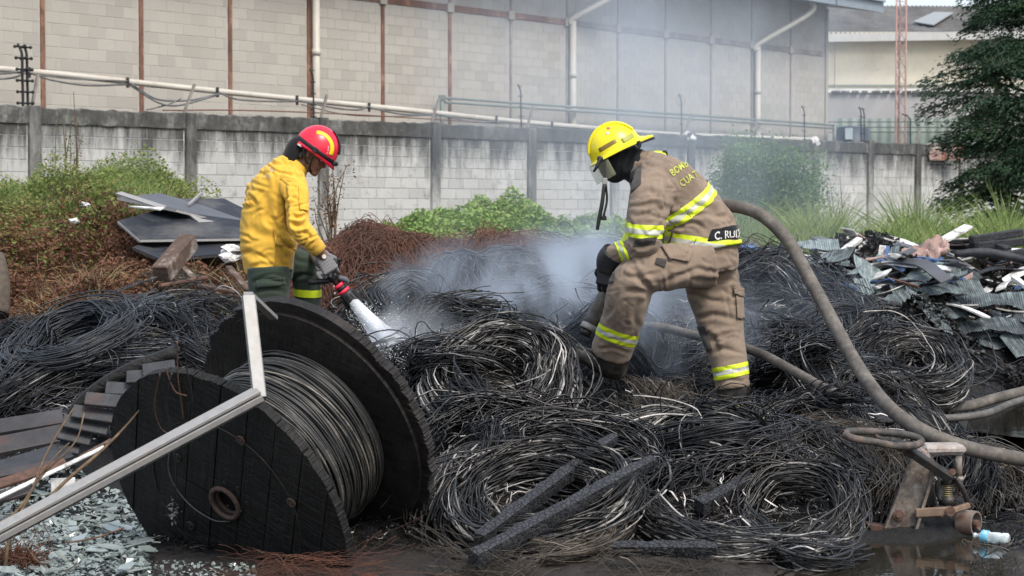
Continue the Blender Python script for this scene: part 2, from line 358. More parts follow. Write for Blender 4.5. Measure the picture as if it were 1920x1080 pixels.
# ============================================================ BLOCK WALLS
def unit_block():
    b = MB().box((.5, 0, .5), (1, 1, 1)); return b.mesh('block')
def block_mesh(w_, d_, h_, rng):
    """one block: front face pillowed by a bevel, slightly uneven"""
    m = MB(); m.box((0, 0, 0), (w_, d_, h_), None, .004); return m.mesh('block')
def course_wall(parent, p0, p1, zs0, nrows, bh, bw, depth, mat, openings, n_parts, zfilter, seed, joint=.012, proud=.012):
    """running-bond blocks between p0 and p1 on the camera side; nearest n_parts are parts, the rest one stuff part"""
    rng = np.random.default_rng(seed); d = (p1-p0); L = d.length; e = d/L; nrm = Vector((e.y, -e.x, 0))
    ang = math.atan2(e.y, e.x); cells = []
    for r in range(nrows):
        z = zs0+r*bh; x = -(bw/2 if r % 2 else 0)
        while x < L:
            a, b = max(x, 0), min(x+bw, L); segs = [(a, b)]
            for (o0, o1) in openings:
                ns = []
                for (s0, s1) in segs:
                    if o1 <= s0 or o0 >= s1: ns.append((s0, s1)); continue
                    if s0 < o0: ns.append((s0, o0))
                    if s1 > o1: ns.append((o1, s1))
                segs = ns
            for (s0, s1) in segs:
                if s1-s0 > .05: cells.append((s0, s1, z))
            x += bw
    cells.sort(key=lambda c: (not zfilter(c), (p0+e*c[0]).y))
    meshes = {}; rest = []
    for k, (s0, s1, z) in enumerate(cells):
        c = p0+e*((s0+s1)/2)+nrm*(proud+rng.normal()*proud*.22-depth/2)+Vector((0, 0, z+bh/2)); w_ = round(s1-s0-joint, 2)
        if k < n_parts and zfilter((s0, s1, z)):
            if w_ not in meshes:
                meshes[w_] = block_mesh(w_, depth, bh-joint, rng); meshes[w_].materials.append(mat)
            o = D.objects.new('block', meshes[w_]); COL.objects.link(o); o.parent = parent; o.location = c-parent.location
            o.rotation_euler = (0, 0, ang+rng.normal()*.002)
        else: rest.append((c, w_))
    V = []; F = []; T = []; ca, sa = math.cos(ang), math.sin(ang)
    q = np.array([(x, y, z) for x in (-.5, .5) for y in (-.5, .5) for z in (-.5, .5)]); fq = np.array([(0, 1, 3, 2), (4, 6, 7, 5), (0, 4, 5, 1), (2, 3, 7, 6), (0, 2, 6, 4), (1, 5, 7, 3)])
    for i, (c, w_) in enumerate(rest):
        p = q*(w_, depth, bh-joint); V.append(np.stack([p[:, 0]*ca-p[:, 1]*sa, p[:, 0]*sa+p[:, 1]*ca, p[:, 2]], 1)+np.array(c)); F.append(fq+8*i); T += [rng.random()]*8
    me = np_mesh('block_courses', np.concatenate(V), np.concatenate(F), False, {'tint': T}); o = link('block_courses', me, mat, parent); o['kind'] = 'stuff'
    return ang, e, nrm
def block_mat(name, c0, c1, c2, stain, mold=0., rust=0., top=None):
    s = NT(name); v = s.coord('World'); t = s.math('FRACT', s.math('ADD', s.rand(), s.attr('tint')))
    c = s.ramp(t, [(0., c0), (.5, c1), (1., c2)])
    n = s.noise(v, .7, 5, .7); c = s.mix(s.ramp(n, [(.35, 0.), (.75, .55)]), c, stain)
    vs2 = s.coord('World', (2.2, 2.2, .35)); st = s.noise(vs2, 1.6, 6, .75)
    if top:
        g = s.n('ShaderNodeNewGeometry'); sx = s.n('ShaderNodeSeparateXYZ'); s.l(g.outputs['Position'], sx.inputs[0])
        hgt = s.math('SUBTRACT', sx.outputs['Z'], top[0]); hgt = s.math('DIVIDE', hgt, top[1], True)      # mould creeping from the coping
        k = s.math('ADD', s.math('MULTIPLY', hgt, .46), s.math('MULTIPLY', st, .85)); k = s.ramp(k, [(.62, 0.), (.85, .9)])
        c = s.mix(k, c, (.035, .035, .034))
    if mold: c = s.mix(s.math('MULTIPLY', s.ramp(s.noise(v, 2.6, 7, .8), [(.55, 0.), (.68, 1.)]), mold), c, (.05, .05, .047))
    if rust: c = s.mix(s.math('MULTIPLY', s.ramp(st, [(.6, 0.), (.72, 1.)]), rust), c, (.22, .15, .10))
    s.base(c); s.set(Roughness=.9, Specular_IOR_Level=.15); s.bump(s.noise(v, 40, 5, .7), .5, .006); return s.m
M['peri_block'] = block_mat('painted_block', (.38, .38, .37), (.43, .433, .425), (.48, .48, .468), (.30, .30, .29), .55, 0., (1.8, 1.2))
M['peri_core'] = simple('mortar', (.47, .47, .46), .95, 0, .4, 5, .3, .005, coord='World')
def coping_mat():
    s = NT('mouldy_concrete'); v = s.coord('World', (1, 1, .4)); n = s.noise(v, 1.4, 7, .8); n2 = s.noise(s.coord('World'), 8, 5, .7)
    c = s.ramp(s.math('ADD', s.math('MULTIPLY', n, .7), s.math('MULTIPLY', n2, .3)), [(.36, (.035, .035, .034)), (.52, (.085, .085, .082)), (.62, (.20, .20, .19)), (.75, (.40, .40, .39))])
    s.base(c); s.set(Roughness=.95, Specular_IOR_Level=.1); s.bump(n2, .8, .02); return s.m
M['coping'] = coping_mat()
def wallpt(px, a, b):
    """plan position on a straight wall whose 1/distance is a+b*px"""
    Y = 1/(a+b*px); return Vector(((px-960)/FPX*Y, Y, 0))
def perimeter_wall():
    wp = lambda px: wallpt(px, .03268, -7.09e-6)
    p0, p1 = wp(-330), wp(2300); t = empty('perimeter_wall', p0, 'long whitewashed block wall with black mould under its rough concrete coping', 'wall')
    posts = [-290, 65, 357, 605, 815, 995, 1150, 1293, 1415, 1527, 1629, 1718, 1800, 1880, 1955, 2030]
    L = (p1-p0).length; e = (p1-p0)/L; n = Vector((e.y, -e.x, 0)); pos = [(wp(p)-p0).dot(e) for p in posts]
    course_wall(t, p0, p1, .45, 13, .1923, .40, .14, M['peri_block'], [(q-.12, q+.12) for q in pos], 300, lambda c: c[2] > 1.35 and c[1] > 2.6, 11, .011, .004)
    ang = math.atan2(e.y, e.x); R = Matrix.Rotation(ang, 4, 'Z')
    MB().box(p0+e*L/2-n*.077+Vector((0, 0, 1.6)), (L, .14, 2.9), R).build('wall_core', M['peri_core'], t)
    r = random.Random(3)
    for q, px in zip(pos, posts):
        h = 3.0+r.uniform(-.02, .05); m = MB(); m.box(p0+e*q-n*.05+Vector((0, 0, h/2+.2)), (.21, .24, h), R, .012); o = m.build('post', M['coping_post'], t)
    # coping: pieces cast between posts, with a ragged upper edge
    xs = [0]+pos+[L]
    for a, b in zip(xs[:-1], xs[1:]):
        k = max(2, int((b-a)/.12)); bm = bmesh.new(); prev = None; dz = r.uniform(-.015, .015)
        for i in range(k+1):
            x = a+.004+(b-a-.008)*i/k; zt = 3.2+dz+r.uniform(-.02, .02); zb = 2.945+r.uniform(-.012, .004)
            ring = [bm.verts.new(p0+e*x+n*dn+Vector((0, 0, z))) for dn, z in ((.03+r.uniform(0, .01), zb), (.035+r.uniform(0, .012), zt-.02), (-.02, zt), (-.17, zt-.01), (-.17, zb))]
            if prev:
                for j in range(5): bm.faces.new((prev[j], prev[(j+1) % 5], ring[(j+1) % 5], ring[j]))
            else: bm.faces.new(ring)
            prev = ring
        bm.faces.new(prev[::-1]); bmesh.ops.recalc_face_normals(bm, faces=bm.faces[:]); me = D.meshes.new('coping'); bm.to_mesh(me); bm.free(); link('coping', me, M['coping'], t)
    return p0, e, n, wp
def _cp():
    s = NT('stained_post'); v = s.coord('World', (1, 1, .3)); n = s.noise(v, 2.2, 7, .8)
    g = s.n('ShaderNodeNewGeometry'); sx = s.n('ShaderNodeSeparateXYZ'); s.l(g.outputs['Position'], sx.inputs[0]); h = s.math('MULTIPLY', s.math('SUBTRACT', sx.outputs['Z'], 1.6, True), .16)
    s.base(s.ramp(s.math('SUBTRACT', n, h), [(.28, (.05, .05, .048)), (.42, (.15, .15, .145)), (.58, (.36, .36, .35))])); s.set(Roughness=.95); s.bump(n, .5, .01); return s.m
M['coping_post'] = _cp()
PW0, PWE, PWN, pwp = perimeter_wall()

# ============================================================ WAREHOUSE
WA, WB = .03018, -7.74e-6
whp = lambda px: wallpt(px, WA, WB)
def whz(px, py): Y = whp(px).y; return P(px, py, Y).z
M['wh_block'] = block_mat('grey_block', (.33, .310, .280), (.38, .357, .322), (.405, .38, .342), (.35, .32, .28), 0., .25)
M['wh_core'] = simple('warehouse_mortar', (.40, .382, .355), .95, 0, .2, 5, .3, .005, coord='World')
def rust_strip_mat():
    s = NT('rusting_column'); v = s.coord('World', (1, 1, .5)); n = s.noise(v, 3, 6, .75)
    s.base(s.ramp(n, [(.3, (.08, .045, .037)), (.5, (.16, .08, .055)), (.62, (.27, .15, .10)), (.72, (.32, .28, .25))])); s.set(Roughness=.85); return s.m
M['rust_strip'] = rust_strip_mat()
M['grey_strip'] = simple('faded_column', (.20, .155, .14), .85, 0, .3, 4, .2, .003, dirt=(.33, .31, .29), dirt_amt=.5, coord='World')
M['roof_blue'] = simple('blue_grey_steel', (.22, .26, .30), .45, .1, .12, 3, .05, .002, dirt=(.13, .14, .15), dirt_amt=.3, coord='World')
M['pvc'] = simple('white_pipe', (.47, .44, .39), .45, 0, .1, 4, .05, .001, dirt=(.33, .28, .22), dirt_amt=.35, dscale=2, coord='World')
def warehouse():
    p0, p1 = whp(-330), whp(1548); L = (p1-p0).length; e = (p1-p0)/L; n = Vector((e.y, -e.x, 0)); R = Matrix.Rotation(math.atan2(e.y, e.x), 4, 'Z')
    t = empty('warehouse', p0, 'tall grey block warehouse with rust-stained columns, white downpipes and deep blue-grey eave', 'warehouse')
    cols = [-290, -110, 83, 267, 433, 580, 718, 843, 957, 1062, 1157, 1246, 1331, 1407, 1480]
    pos = [(whp(c)-p0).dot(e) for c in cols]; S = lambda px: (whp(px)-p0).dot(e)
    zb = 5.78; rows = 33; bh = .1985
    course_wall(t, p0, p1, .6, 26, .1985, .40, .15, M['wh_block'], [(q-.07, q+.07) for q in pos]+[(L-.12, L+1)], 300, lambda c: 2.9 < c[2] < 5.7 and c[1] > 3.0, 21, .007, .0018)
    # courses above the ring beam
    course_wall(t, p0, p1, 5.93, 7, .1985, .40, .15, M['wh_block'], [(q-.07, q+.07) for q in pos]+[(L-.12, L+1)], 0, lambda c: False, 22, .007, .0018)
    MB().box(p0+e*L/2-n*.104+Vector((0, 0, 3.8)), (L, .2, 7.4), R).build('wall_core', M['wh_core'], t)
    MB().box(p1-n*4.1+e*(-.12)+Vector((0, 0, 3.8)), (.2, 7.6, 7.4), R).build('end_wall', M['wh_core'], t)
    r = random.Random(4)
    for q, px in zip(pos, cols):
        w_ = .09 if px < 900 else .06
        MB().box(p0+e*q+n*(-.01)+Vector((0, 0, 3.2)), (w_, .06, 5.1), R).build('column', M['rust_strip'] if px < 900 else M['grey_strip'], t)
        MB().box(p0+e*q+n*(-.01)+Vector((0, 0, 6.72)), (w_*.8, .06, 1.5), R).build('column', M['grey_strip'], t)
        MB().box(p0+e*q+n*.03+Vector((0, 0, zb+.08)), (.2, .06, .2), R, .01).build('beam_plate', M['wh_block'], t)
    MB().box(p1-e*.06+n*.0+Vector((0, 0, 3.8)), (.12, .1, 6.6), R).build('corner_column', M['wh_block'], t)
    xs = [0]+pos+[L-.12]
    for a, b in zip(xs[:-1], xs[1:]): MB().box(p0+e*(a+b)/2+n*.0+Vector((0, 0, zb+.08)), (b-a-.2 if b-a > .3 else .1, .05, .13), R).build('ring_beam', M['rust_strip'] if a < S(1000) else M['grey_strip'], t)
    # roof with overhang on the yard side and past the corner
    X = Matrix((e, n, (0, 0, 1))).transposed()
    def pt(s, d, z): return p0+e*s+n*d+Vector((0, 0, z))
    mb = MB(); prof = [(1.15, 7.02), (1.15, 7.30), (-8.5, 8.6), (-8.5, 8.4), (0, 7.2)]
    mb.prism([pt(-1, d, z) for d, z in prof], e*(L+2.1)); mb.build('roof', M['roof_blue'], t)
    for k in range(int((L+2)/1.9)):
        MB().box(pt(-.9+k*1.9, 1.17, 7.16), (.03, .03, .29), R).build('fascia_joint', M['roof_blue'], t)
    MB().box(pt(L/2, 1.19, 7.32), (L+2.1, .12, .05), R).build('gutter_lip', M['roof_blue'], t)
    # downpipes
    def dp(px, ytop, d=.12, bend=None):
        s = S(px); zt = whz(px, ytop)
        pts = [pt(s, d, .8), pt(s, d, zt)]
        m = MB(); m.cyl(pts[0], pts[1], .075, 12)
        for zz in (1.9, 3.2, 4.6): m.cyl(pt(s, d, zz), pt(s, d, zz+.12), .088, 12)
        if bend:
            s2 = S(bend[0]); z2 = whz(bend[0], bend[1]); m.tube([pt(s, d, zt-.1), pt(s, d, zt+.06), pt(s2, d+.7, z2), pt(s2+.05, d+.72, z2+.35)], .075, 12, 24)
        m.build('downpipe', M['pvc'], t)
    dp(586, -60); dp(1066, 40, .12, (1105, -8)); dp(1412, 88, .12, (1465, 28))
    # cracked patch stain and gable
    return p0, e, n, L
WH0, WHE, WHN, WHL = warehouse()
def whw(px, py, d):
    """a point d metres in front of the warehouse wall as surveyed at pixel"""
    b = whp(px); q = b+WHN*d; ppx = 960+FPX*q.x/q.y
    return Vector((q.x, q.y, P(ppx, py, q.y).z))
def pipe_runs():
    # paired pipes along the warehouse
    t = empty('pipe_railing', whw(810, 235, .3), 'thin paired grey-green pipes running level along the warehouse wall', 'pipes')
    m = M['pipe_green'] = simple('grey_green_pipe', (.17, .20, .185), .6, .1, .2, 6, .1, .001)
    for dy in (0, .09):
        MB().cyl(whw(808, 183, .3)-Vector((0, 0, dy)), whw(1548, 235, .3)-Vector((0, 0, dy)), .028, 8).build('pipe', m, t)
    for px, y0, y1 in ((809, 181, 245), (1545, 233, 262)): MB().cyl(whw(px, y0, .3), whw(px, y1, .3)-Vector((0, 0, .3)), .05, 8).build('upright', m, t)
    MB().box(whw(809, 183, .3), (.16, .12, .1)).build('elbow', m, t)
    # fat sagging conduit on top of the perimeter wall
    def pw(px, py, d=.6): b = pwp(px)-PWN*d; ppx = 960+FPX*b.x/b.y; return Vector((b.x, b.y, P(ppx, py, b.y).z))
    t = empty('conduit_pipe', pw(500, 180), 'long cream conduit pipe sloping down behind the wall top', 'pipe')
    pts = [pw(p, y) for p, y in ((-60, 121), (140, 138), (420, 168), (640, 190), (850, 211), (1000, 227), (1150, 240), (1300, 252), (1560, 262))]
    MB().tube(pts, .052, 10, 40).build('pipe', M['pvc'], t)
    for px, py in ((93, 136), (278, 155), (446, 173), (595, 188), (730, 201), (853, 211), (968, 225), (1072, 236)):
        MB().box(pw(px, py, .54), (.045, .05, .17)).build('clamp', M['metal_dark'], t)
    cb = [((-40, 147), (50, 147), (88, 134)), ((88, 134), (130, 150), (200, 160), (276, 158)), ((278, 156), (330, 186), (390, 188), (444, 176)), ((446, 174), (480, 186), (540, 190), (596, 190)), ((598, 190), (660, 202), (700, 206), (728, 200)), ((730, 202), (790, 214), (852, 214)), ((853, 214), (920, 228), (968, 228)), ((-40, 136), (40, 138), (88, 132)), ((278, 160), (350, 198), (444, 178)), ((100, 140), (170, 148), (278, 152)), ((598, 196), (680, 214), (760, 218), (853, 216)), ((310, 206), (350, 196), (372, 185)), ((340, 207), (500, 207), (700, 215), (980, 232))]
    r = random.Random(9)
    for i, c in enumerate(cb):
        o = link('slack_cable', MB().tube([pw(a, b, .5+r.uniform(-.04, .04)) for a, b in c], .017 if i < 9 else .012, 5, 20).mesh('slack_cable'), M['cable_red'] if i == 12 else M['cable_grey'])
        tag(o, ['grey cable sagging along the wall-top conduit, far left end', 'grey cable looping right from the wire post at upper left', 'grey cable in a deep loop above the second wall post', 'grey cable loop ending at the tall warehouse downpipe', 'grey cable loop above the red helmet', 'cable loop left of the green pipe corner', 'last short cable loop on the conduit, fading into smoke', 'upper thin cable at the far left of the conduit', 'lower thin cable in the loop over the second wall post', 'straight thin cable close under the conduit at left', 'long thin cable under the conduit right of the red helmet', 'short kinked cable beside the leaning stub above the wall', 'long rusty red wire stretched low along the wall top'][i], 'cable', 'cables slung along the wall-top conduit')
M['cable_grey'] = simple('grey_cable_sheath', (.12, .12, .12), .5, 0, .3, 8, .05, .001)
M['cable_red'] = simple('rusty_wire_line', (.15, .07, .05), .7, 0, .3, 8, .05, .001)
pipe_runs()
def fence_posts():
    def pw(px, py, d=.12): b = pwp(px)-PWN*d; ppx = 960+FPX*b.x/b.y; return Vector((b.x, b.y, P(ppx, py, b.y).z))
    def post(px, ytop, lean, name, label, n_ins=6, w_=.022):
        base = pw(px, 200+.0424*px+6); top = pw(px-2, ytop); e = top-base; t = empty(name, base, label, 'fence post', 'electric fence posts on the wall top')
        m = MB(); m.tube([base-Vector((0, 0, .1)), base+e*.55, base+e*.85, top+Vector((lean, 0, 0))], w_, 6, 14); m.build('rod', M['plastic_black'], t)
        for k in range(n_ins):
            c = base+e*(.12+.84*k/(n_ins-1))+Vector((lean*max(0, (k/(n_ins-1)-.6)), 0, 0)); mm = MB()
            kz = 1 if w_ > .02 else .45; mm.cyl(c-Vector((.075*kz, 0, 0)), c+Vector((.075*kz, 0, 0)), .016*kz, 6); mm.sphere(c-Vector((.08*kz, 0, 0)), .028*kz, u=8, v=6); mm.sphere(c+Vector((.08*kz, 0, 0)), .028*kz, u=8, v=6); mm.build('insulator', M['plastic_black'], t)
    post(54, 82, -.06, 'electric_fence_post', 'black electric fence rod, left one of the pair at upper left')
    post(63, 84, -.04, 'electric_fence_post', 'black electric fence rod, right one of the pair at upper left')
    post(598, 128, -.05, 'electric_fence_post', 'thin dark fence rod in front of the warehouse downpipe above the red helmet', 5, .014)
    post(986, 158, -.05, 'electric_fence_post', 'thin dark fence rod between the green pipe corner and the yellow helmet', 5, .014)
    post(1286, 176, -.05, 'electric_fence_post', 'thin fence rod rising behind the tan coat, seen through smoke', 5, .014)
    post(1516, 198, -.05, 'electric_fence_post', 'thin fence rod just left of the warehouse corner', 5, .014)
    post(1622, 200, -.04, 'electric_fence_post', 'dark fence rod, left one of the pair right of the warehouse corner', 5, .016)
    post(1628, 202, -.04, 'electric_fence_post', 'dark fence rod, right one of the pair right of the warehouse corner', 5, .016)
    post(1714, 213, -.2, 'electric_fence_post', 'leaning dark fence rod above the rusty sheet on the wall', 4, .016)
    st = [((352, 208), (375, 158), 'steel stub leaning over the wall above the second post from the left'), ((68, 200), (82, 140), 'leaning steel stub beside the paired fence rods at upper left'), ((608, 225), (622, 178), 'leaning steel stub above the wall right of the downpipe'), ((815, 228), (832, 186), 'leaning steel stub crossing the corner of the green pipes'), ((995, 234), (1008, 200), 'short leaning stub left of the yellow helmet'), ((1290, 248), (1303, 214), 'leaning stub over the white cap behind the tan coat'), ((1415, 250), (1428, 224), 'leaning stub beside the bent downpipe foot'), ((1722, 268), (1732, 240), 'leaning stub at the left edge of the rusty sheet')]
    for a, b, l in st: tag(link('steel_stub', MB().bar(pw(*a)-Vector((0, 0, .1)), pw(*b), .04, .04).mesh('steel_stub'), M['stub']), l, 'stub', 'steel stubs leaning on the wall top')
    for px, l in ((1293, 'crumpled white bag capping the wall post behind the tan coat'), (1527, 'crumpled white bag capping the wall post below the warehouse corner')):
        bm = bmesh.new(); bmesh.ops.create_icosphere(bm, subdivisions=3, radius=.16); r = random.Random(px)
        c = pw(px, 258 if px < 1400 else 266, .05)
        for v in bm.verts: v.co = Vector((v.co.x*1.0, v.co.y*1.0, v.co.z*.8))*(1+.35*noise.noise(v.co*9+Vector((px, 0, 0))))+c
        for f in bm.faces: f.smooth = True
        me = D.meshes.new('plastic_bag'); bm.to_mesh(me); bm.free(); tag(link('plastic_bag', me, M['white']), l, 'bag')
    # loose rusty corrugated sheet hooked on the wall
    me = corrugated(1.05, .44, .05, .012, (1, 0, 0)); o = link('rusty_roofing_sheet', me, M['rust_sheet']); o.location = pw(1757, 285, -.25); o.rotation_euler = (math.radians(-22), 0, math.radians(20))
    tag(o, 'rusty corrugated sheet hanging over the wall beside the dark tree', 'metal sheet')
M['stub'] = simple('galvanised_stub', (.22, .20, .18), .6, .1, .3, 10, .1, .001)
M['rust_sheet'] = simple('rust_stained_sheet', (.30, .27, .26), .6, .1, .25, 6, .1, .002, dirt=(.25, .10, .06), dirt_amt=.75, dscale=3)
def corrugated(w_, h_, pitch, amp, along=(0, 0, 1), curl=0., thick=0.):
    """ridged sheet in its own XZ plane; ridges run along Z (or X)"""
    n = int((w_ if along[2] else h_)/pitch)*6; k = 8; V = []
    for i in range(n+1):
        for j in range(k+1):
            a = i/n; b = j/k; q = amp*math.sin(a*n/6*2*math.pi)
            x, z = ((a-.5)*w_, (b-.5)*h_) if along[2] else ((b-.5)*w_, (a-.5)*h_)
            V.append((x, q+curl*(x*x+z*z*.5), z))
    F = [(i*(k+1)+j, (i+1)*(k+1)+j, (i+1)*(k+1)+j+1, i*(k+1)+j+1) for i in range(n) for j in range(k)]
    return np_mesh('corrugated_sheet', V, F, True)
fence_posts()

# ============================================================ FAR BUILDING, MAST, TANK
def far_building():
    Z0 = 76.; t = empty('far_shed', P(1750, 300, Z0), 'cream shed with corrugated grey roof and grey lean-to wall far behind the yard', 'building')
    def q(px, py, dz=0): return P(px, py, Z0+dz)
    cream = simple('cream_wall', (.62, .57, .46), .9, 0, .08, 2, .1, .003, dirt=(.33, .30, .26), dirt_amt=.28, dscale=.5, coord='World')
    grey = simple('grey_render', (.33, .32, .32), .9, 0, .1, 1, .1, .003, dirt=(.26, .25, .25), dirt_amt=.4, dscale=.7, coord='World')
    def pane(name, x0, y0, x1, y1, dz, th, m):
        a, b = q(x0, y1, dz), q(x1, y0, dz); return MB().box(((a.x+b.x)/2, a.y+th/2, (a.z+b.z)/2), (b.x-a.x, th, abs(b.z-a.z))).build(name, m, t)
    pane('upper_wall', 1440, 60, 2150, 172, 0, .3, cream); pane('lower_wall', 1440, 172, 2150, 400, -1.2, .3, grey)
    pane('ledge', 1440, 166, 2150, 174, -1.25, 1.2, M['white']); pane('wall_pipe', 1440, 159, 2150, 162, -.1, .1, M['pipe_green'])
    for x in range(1560, 1900, 19): pane('broken_tile', x, 170, x+10+x % 7, 174, -1.35, .2, M['coping_post'])
    pane('pier', 1566, 80, 1571, 166, -.05, .2, cream)
    # green corrugated lean-to front
    a = q(1566, 265, -4); b = q(1840, 222, -4); me = corrugated(b.x-a.x, b.z-a.z+1.4, .35, .05); o = link('green_cladding', me, simple('green_cladding', (.26, .31, .285), .6, 0, .1, 2, .05, .002, coord='World'), t)
    o.matrix_parent_inverse = Matrix.Identity(4); o.location = Vector(((a.x+b.x)/2, a.y, (a.z+b.z)/2-.7))-t.location
    for y in (228, 238, 247): pane('rail', 1552, y, 1800, y+1.6, -4.4, .05, M['metal_dark'])
    # roof: corrugated slope running up and back
    a = q(1440, 68); b = q(1450, 68); x0, x1 = q(1430, 68).x, q(2200, 68).x; zr = q(1700, 68).z; n = 260; V = []; F = []
    r0 = Vector((0, Z0-.6, zr+.1)); zt = P(1700, 12, 88).z
    for i in range(n+1):
        x = x0+(x1-x0)*i/n; c = .06*math.sin(i*math.pi*.66)
        V += [(x, Z0-.6, zr+c), (x, 88, zt+c)]
    F = [(2*i, 2*i+2, 2*i+3, 2*i+1) for i in range(n)]
    rm = NT('old_asbestos_roof'); v = rm.coord('World', (1, .3, 1)); f = rm.noise(v, .9, 6, .75); rm.base(rm.ramp(f, [(.35, (.075, .07, .068)), (.6, (.15, .145, .14)), (.8, (.24, .235, .23))])); rm.set(Roughness=.95)
    link('roof', np_mesh('roof', V, F, True), rm.m, t)
    def rp(px, py):
        for k in range(200):
            Y = Z0-.6+k*.065; s = (Y-Z0+.6)/(12.6); p = P(px, py, Y)
            if p.z >= 0 and p.z <= zr+(zt-zr)*s+.1 and k > 0 and p.z-(zr+(zt-zr)*s) < .05: return Vector((p.x, Y, zr+(zt-zr)*s+.12))
        return P(px, py, Z0+6)
    m = MB(); m.prism([Vector(rp(*c)) for c in ((1712, 45), (1750, 52), (1788, 28), (1752, 27))], Vector((0, 0, .04))); m.build('skylight', simple('skylight', (.24, .25, .25), .5, 0, .1, 3, .05, .001, coord='World'), t)
    g0, g1 = q(1440, 73, -.9), q(2150, 62, -.9); MB().bar(g0, g1, .25, .3).build('gutter', simple('gutter', (.45, .45, .44), .6, 0, .1, 2, .05, .002, coord='World'), t)
    # mast
    Zm = 62.; t = empty('lattice_mast', P(1688, 300, Zm), 'slender red-and-white lattice radio mast with cross bracing', 'mast')
    mr = simple('faded_red_paint', (.34, .19, .16), .7, 0, .2, 2, .05, .001, dirt=(.55, .48, .45), dirt_amt=.35, dscale=.6, coord='World')
    legs = [(-.15, 0), (.15, 0), (0, .26)]; zb, ztp = P(1688, 300, Zm).z-3.5, P(1688, -60, Zm).z; cx = P(1688, 300, Zm).x
    for a, b in legs: MB().cyl((cx+a, Zm+b, zb), (cx+a, Zm+b, ztp), .028, 8).build('leg', mr, t)
    z = zb; k = 0
    while z < ztp-.5:
        for i in range(3):
            a, b = legs[i], legs[(i+1) % 3]
            MB().cyl((cx+a[0], Zm+a[1], z), (cx+b[0], Zm+b[1], z+.42), .011, 5).build('brace', mr, t)
        if k % 2 == 0: MB().cyl((cx-.15, Zm, z), (cx+.15, Zm, z), .011, 5).build('brace', mr, t)
        z += .42; k += 1
    # guy wires
    t = empty('water_tank', P(1590, 262, 60), 'dark blue water tank with pale flap behind the wall', 'tank')
    c = P(1597, 252, 60); m = MB(); m.cyl(c-Vector((0, 0, 1.1)), c+Vector((0, 0, .17)), .52, 28); m.cyl(c+Vector((0, 0, .17)), c+Vector((0, 0, .24)), .46, 28, .3); m.build('shell', simple('tank_blue', (.035, .05, .075), .5, 0, .1, 3, .05, .001), t)
    mm = MB(); mm.box(c+Vector((-.18, -.56, .0)), (.22, .04, .34)); mm.build('flap', simple('pale_blue', (.35, .42, .46), .6, 0, .1, 3, .05, .001), t)
far_building()
# ============================================================ BURNT WIRE
def smooth_noise(rng, N, K, amp, knots=6, dim=3):
    kn = rng.normal(size=(N, knots, dim)); t = np.linspace(0, knots-1.001, K); i = t.astype(int); f = t-i; f = f*f*(3-2*f)
    return amp*(kn[:, i]*(1-f)[None, :, None]+kn[:, np.minimum(i+1, knots-1)]*f[None, :, None])
def bundle_lines(path, wa, wb, N, rng, K=44, frizz=.012, arc=(0.55, 1.), closed=False, twist=1.2, stray=.08, sag=0.):
    """strands that follow a path (k,3) inside a soft cross-section wa x wb"""
    c = np.array([tuple(p) for p in path], float); n0 = 160
    if closed: c = np.vstack([c, c[:1]])
    C = spline(c, n0) if len(c) < 100 else c
    if closed:
        C = np.vstack([C, C, C]); n0 = len(C)
    T = np.gradient(C, axis=0); T /= np.linalg.norm(T, axis=1, keepdims=True)+1e-9
    up = np.array([0, -.35, .93]); A = np.cross(T, up); A /= np.linalg.norm(A, axis=1, keepdims=True)+1e-9; B = np.cross(A, T)
    L = np.zeros((N, K, 3)); span = rng.uniform(arc[0], arc[1], N)
    if closed: s0 = rng.uniform(0, 1/3, N); s1 = s0+span/3*1.25
    else: s0 = rng.uniform(0, 1, N)*(1-span); s1 = s0+span
    t = s0[:, None]+(s1-s0)[:, None]*np.linspace(0, 1, K)[None]; ii = np.clip(t*(n0-1), 0, n0-1.001); i = ii.astype(int); f = (ii-i)[..., None]
    g = lambda X: X[i]*(1-f)+X[i+1]*f
    nc = max(6, N//9); cl = rng.integers(0, nc, N); cth = rng.uniform(0, 2*math.pi, nc); cr = np.sqrt(rng.uniform(.05, 1, nc)); th = cth[cl]+rng.normal(size=N)*.22; r = np.clip(cr[cl]+rng.normal(size=N)*.10, 0, 1.25); ph = th[:, None]+twist*rng.normal(size=(N, 1))*(t-s0[:, None])
    ends = 1 if closed else (1+.35*np.abs(2*t-1)**3)
    L = g(C)+(r[:, None]*np.cos(ph)*wa*ends)[..., None]*g(A)+(r[:, None]*np.sin(ph)*wb*ends)[..., None]*g(B)
    L += smooth_noise(rng, N, K, frizz*.4, 5)+smooth_noise(rng, N, K, frizz*.22, 13)+smooth_noise(rng, nc, K, frizz*1.9, 5)[cl]
    kk_ = rng.random(N) < .15; kp = rng.uniform(.2, .8, N); kv = rng.normal(size=(N, 1, 3))*np.array([.07, .06, .035]); tk = np.linspace(0, 1, K)[None]; L += kk_[:, None, None]*kv*np.clip(1-np.abs(tk-kp[:, None])*5, 0, 1)[..., None]
    st = rng.random(N) < stray
    if st.any():
        w_ = np.linspace(0, 1, K)**2; d = rng.normal(size=(st.sum(), 1, 3))*np.array([.14, .10, .09]); d[..., 2] = np.abs(d[..., 2])
        L[st] += d*w_[None, :, None]
    if sag: L[..., 2] -= sag*np.abs(np.linspace(-1, 1, K))[None]**2
    return L
def clampH(L, lift=.003):
    h = H(L[..., 0], L[..., 1])+lift; L[..., 2] = np.maximum(L[..., 2], h+np.minimum(0, (L[..., 2]-h)*.1)); return L
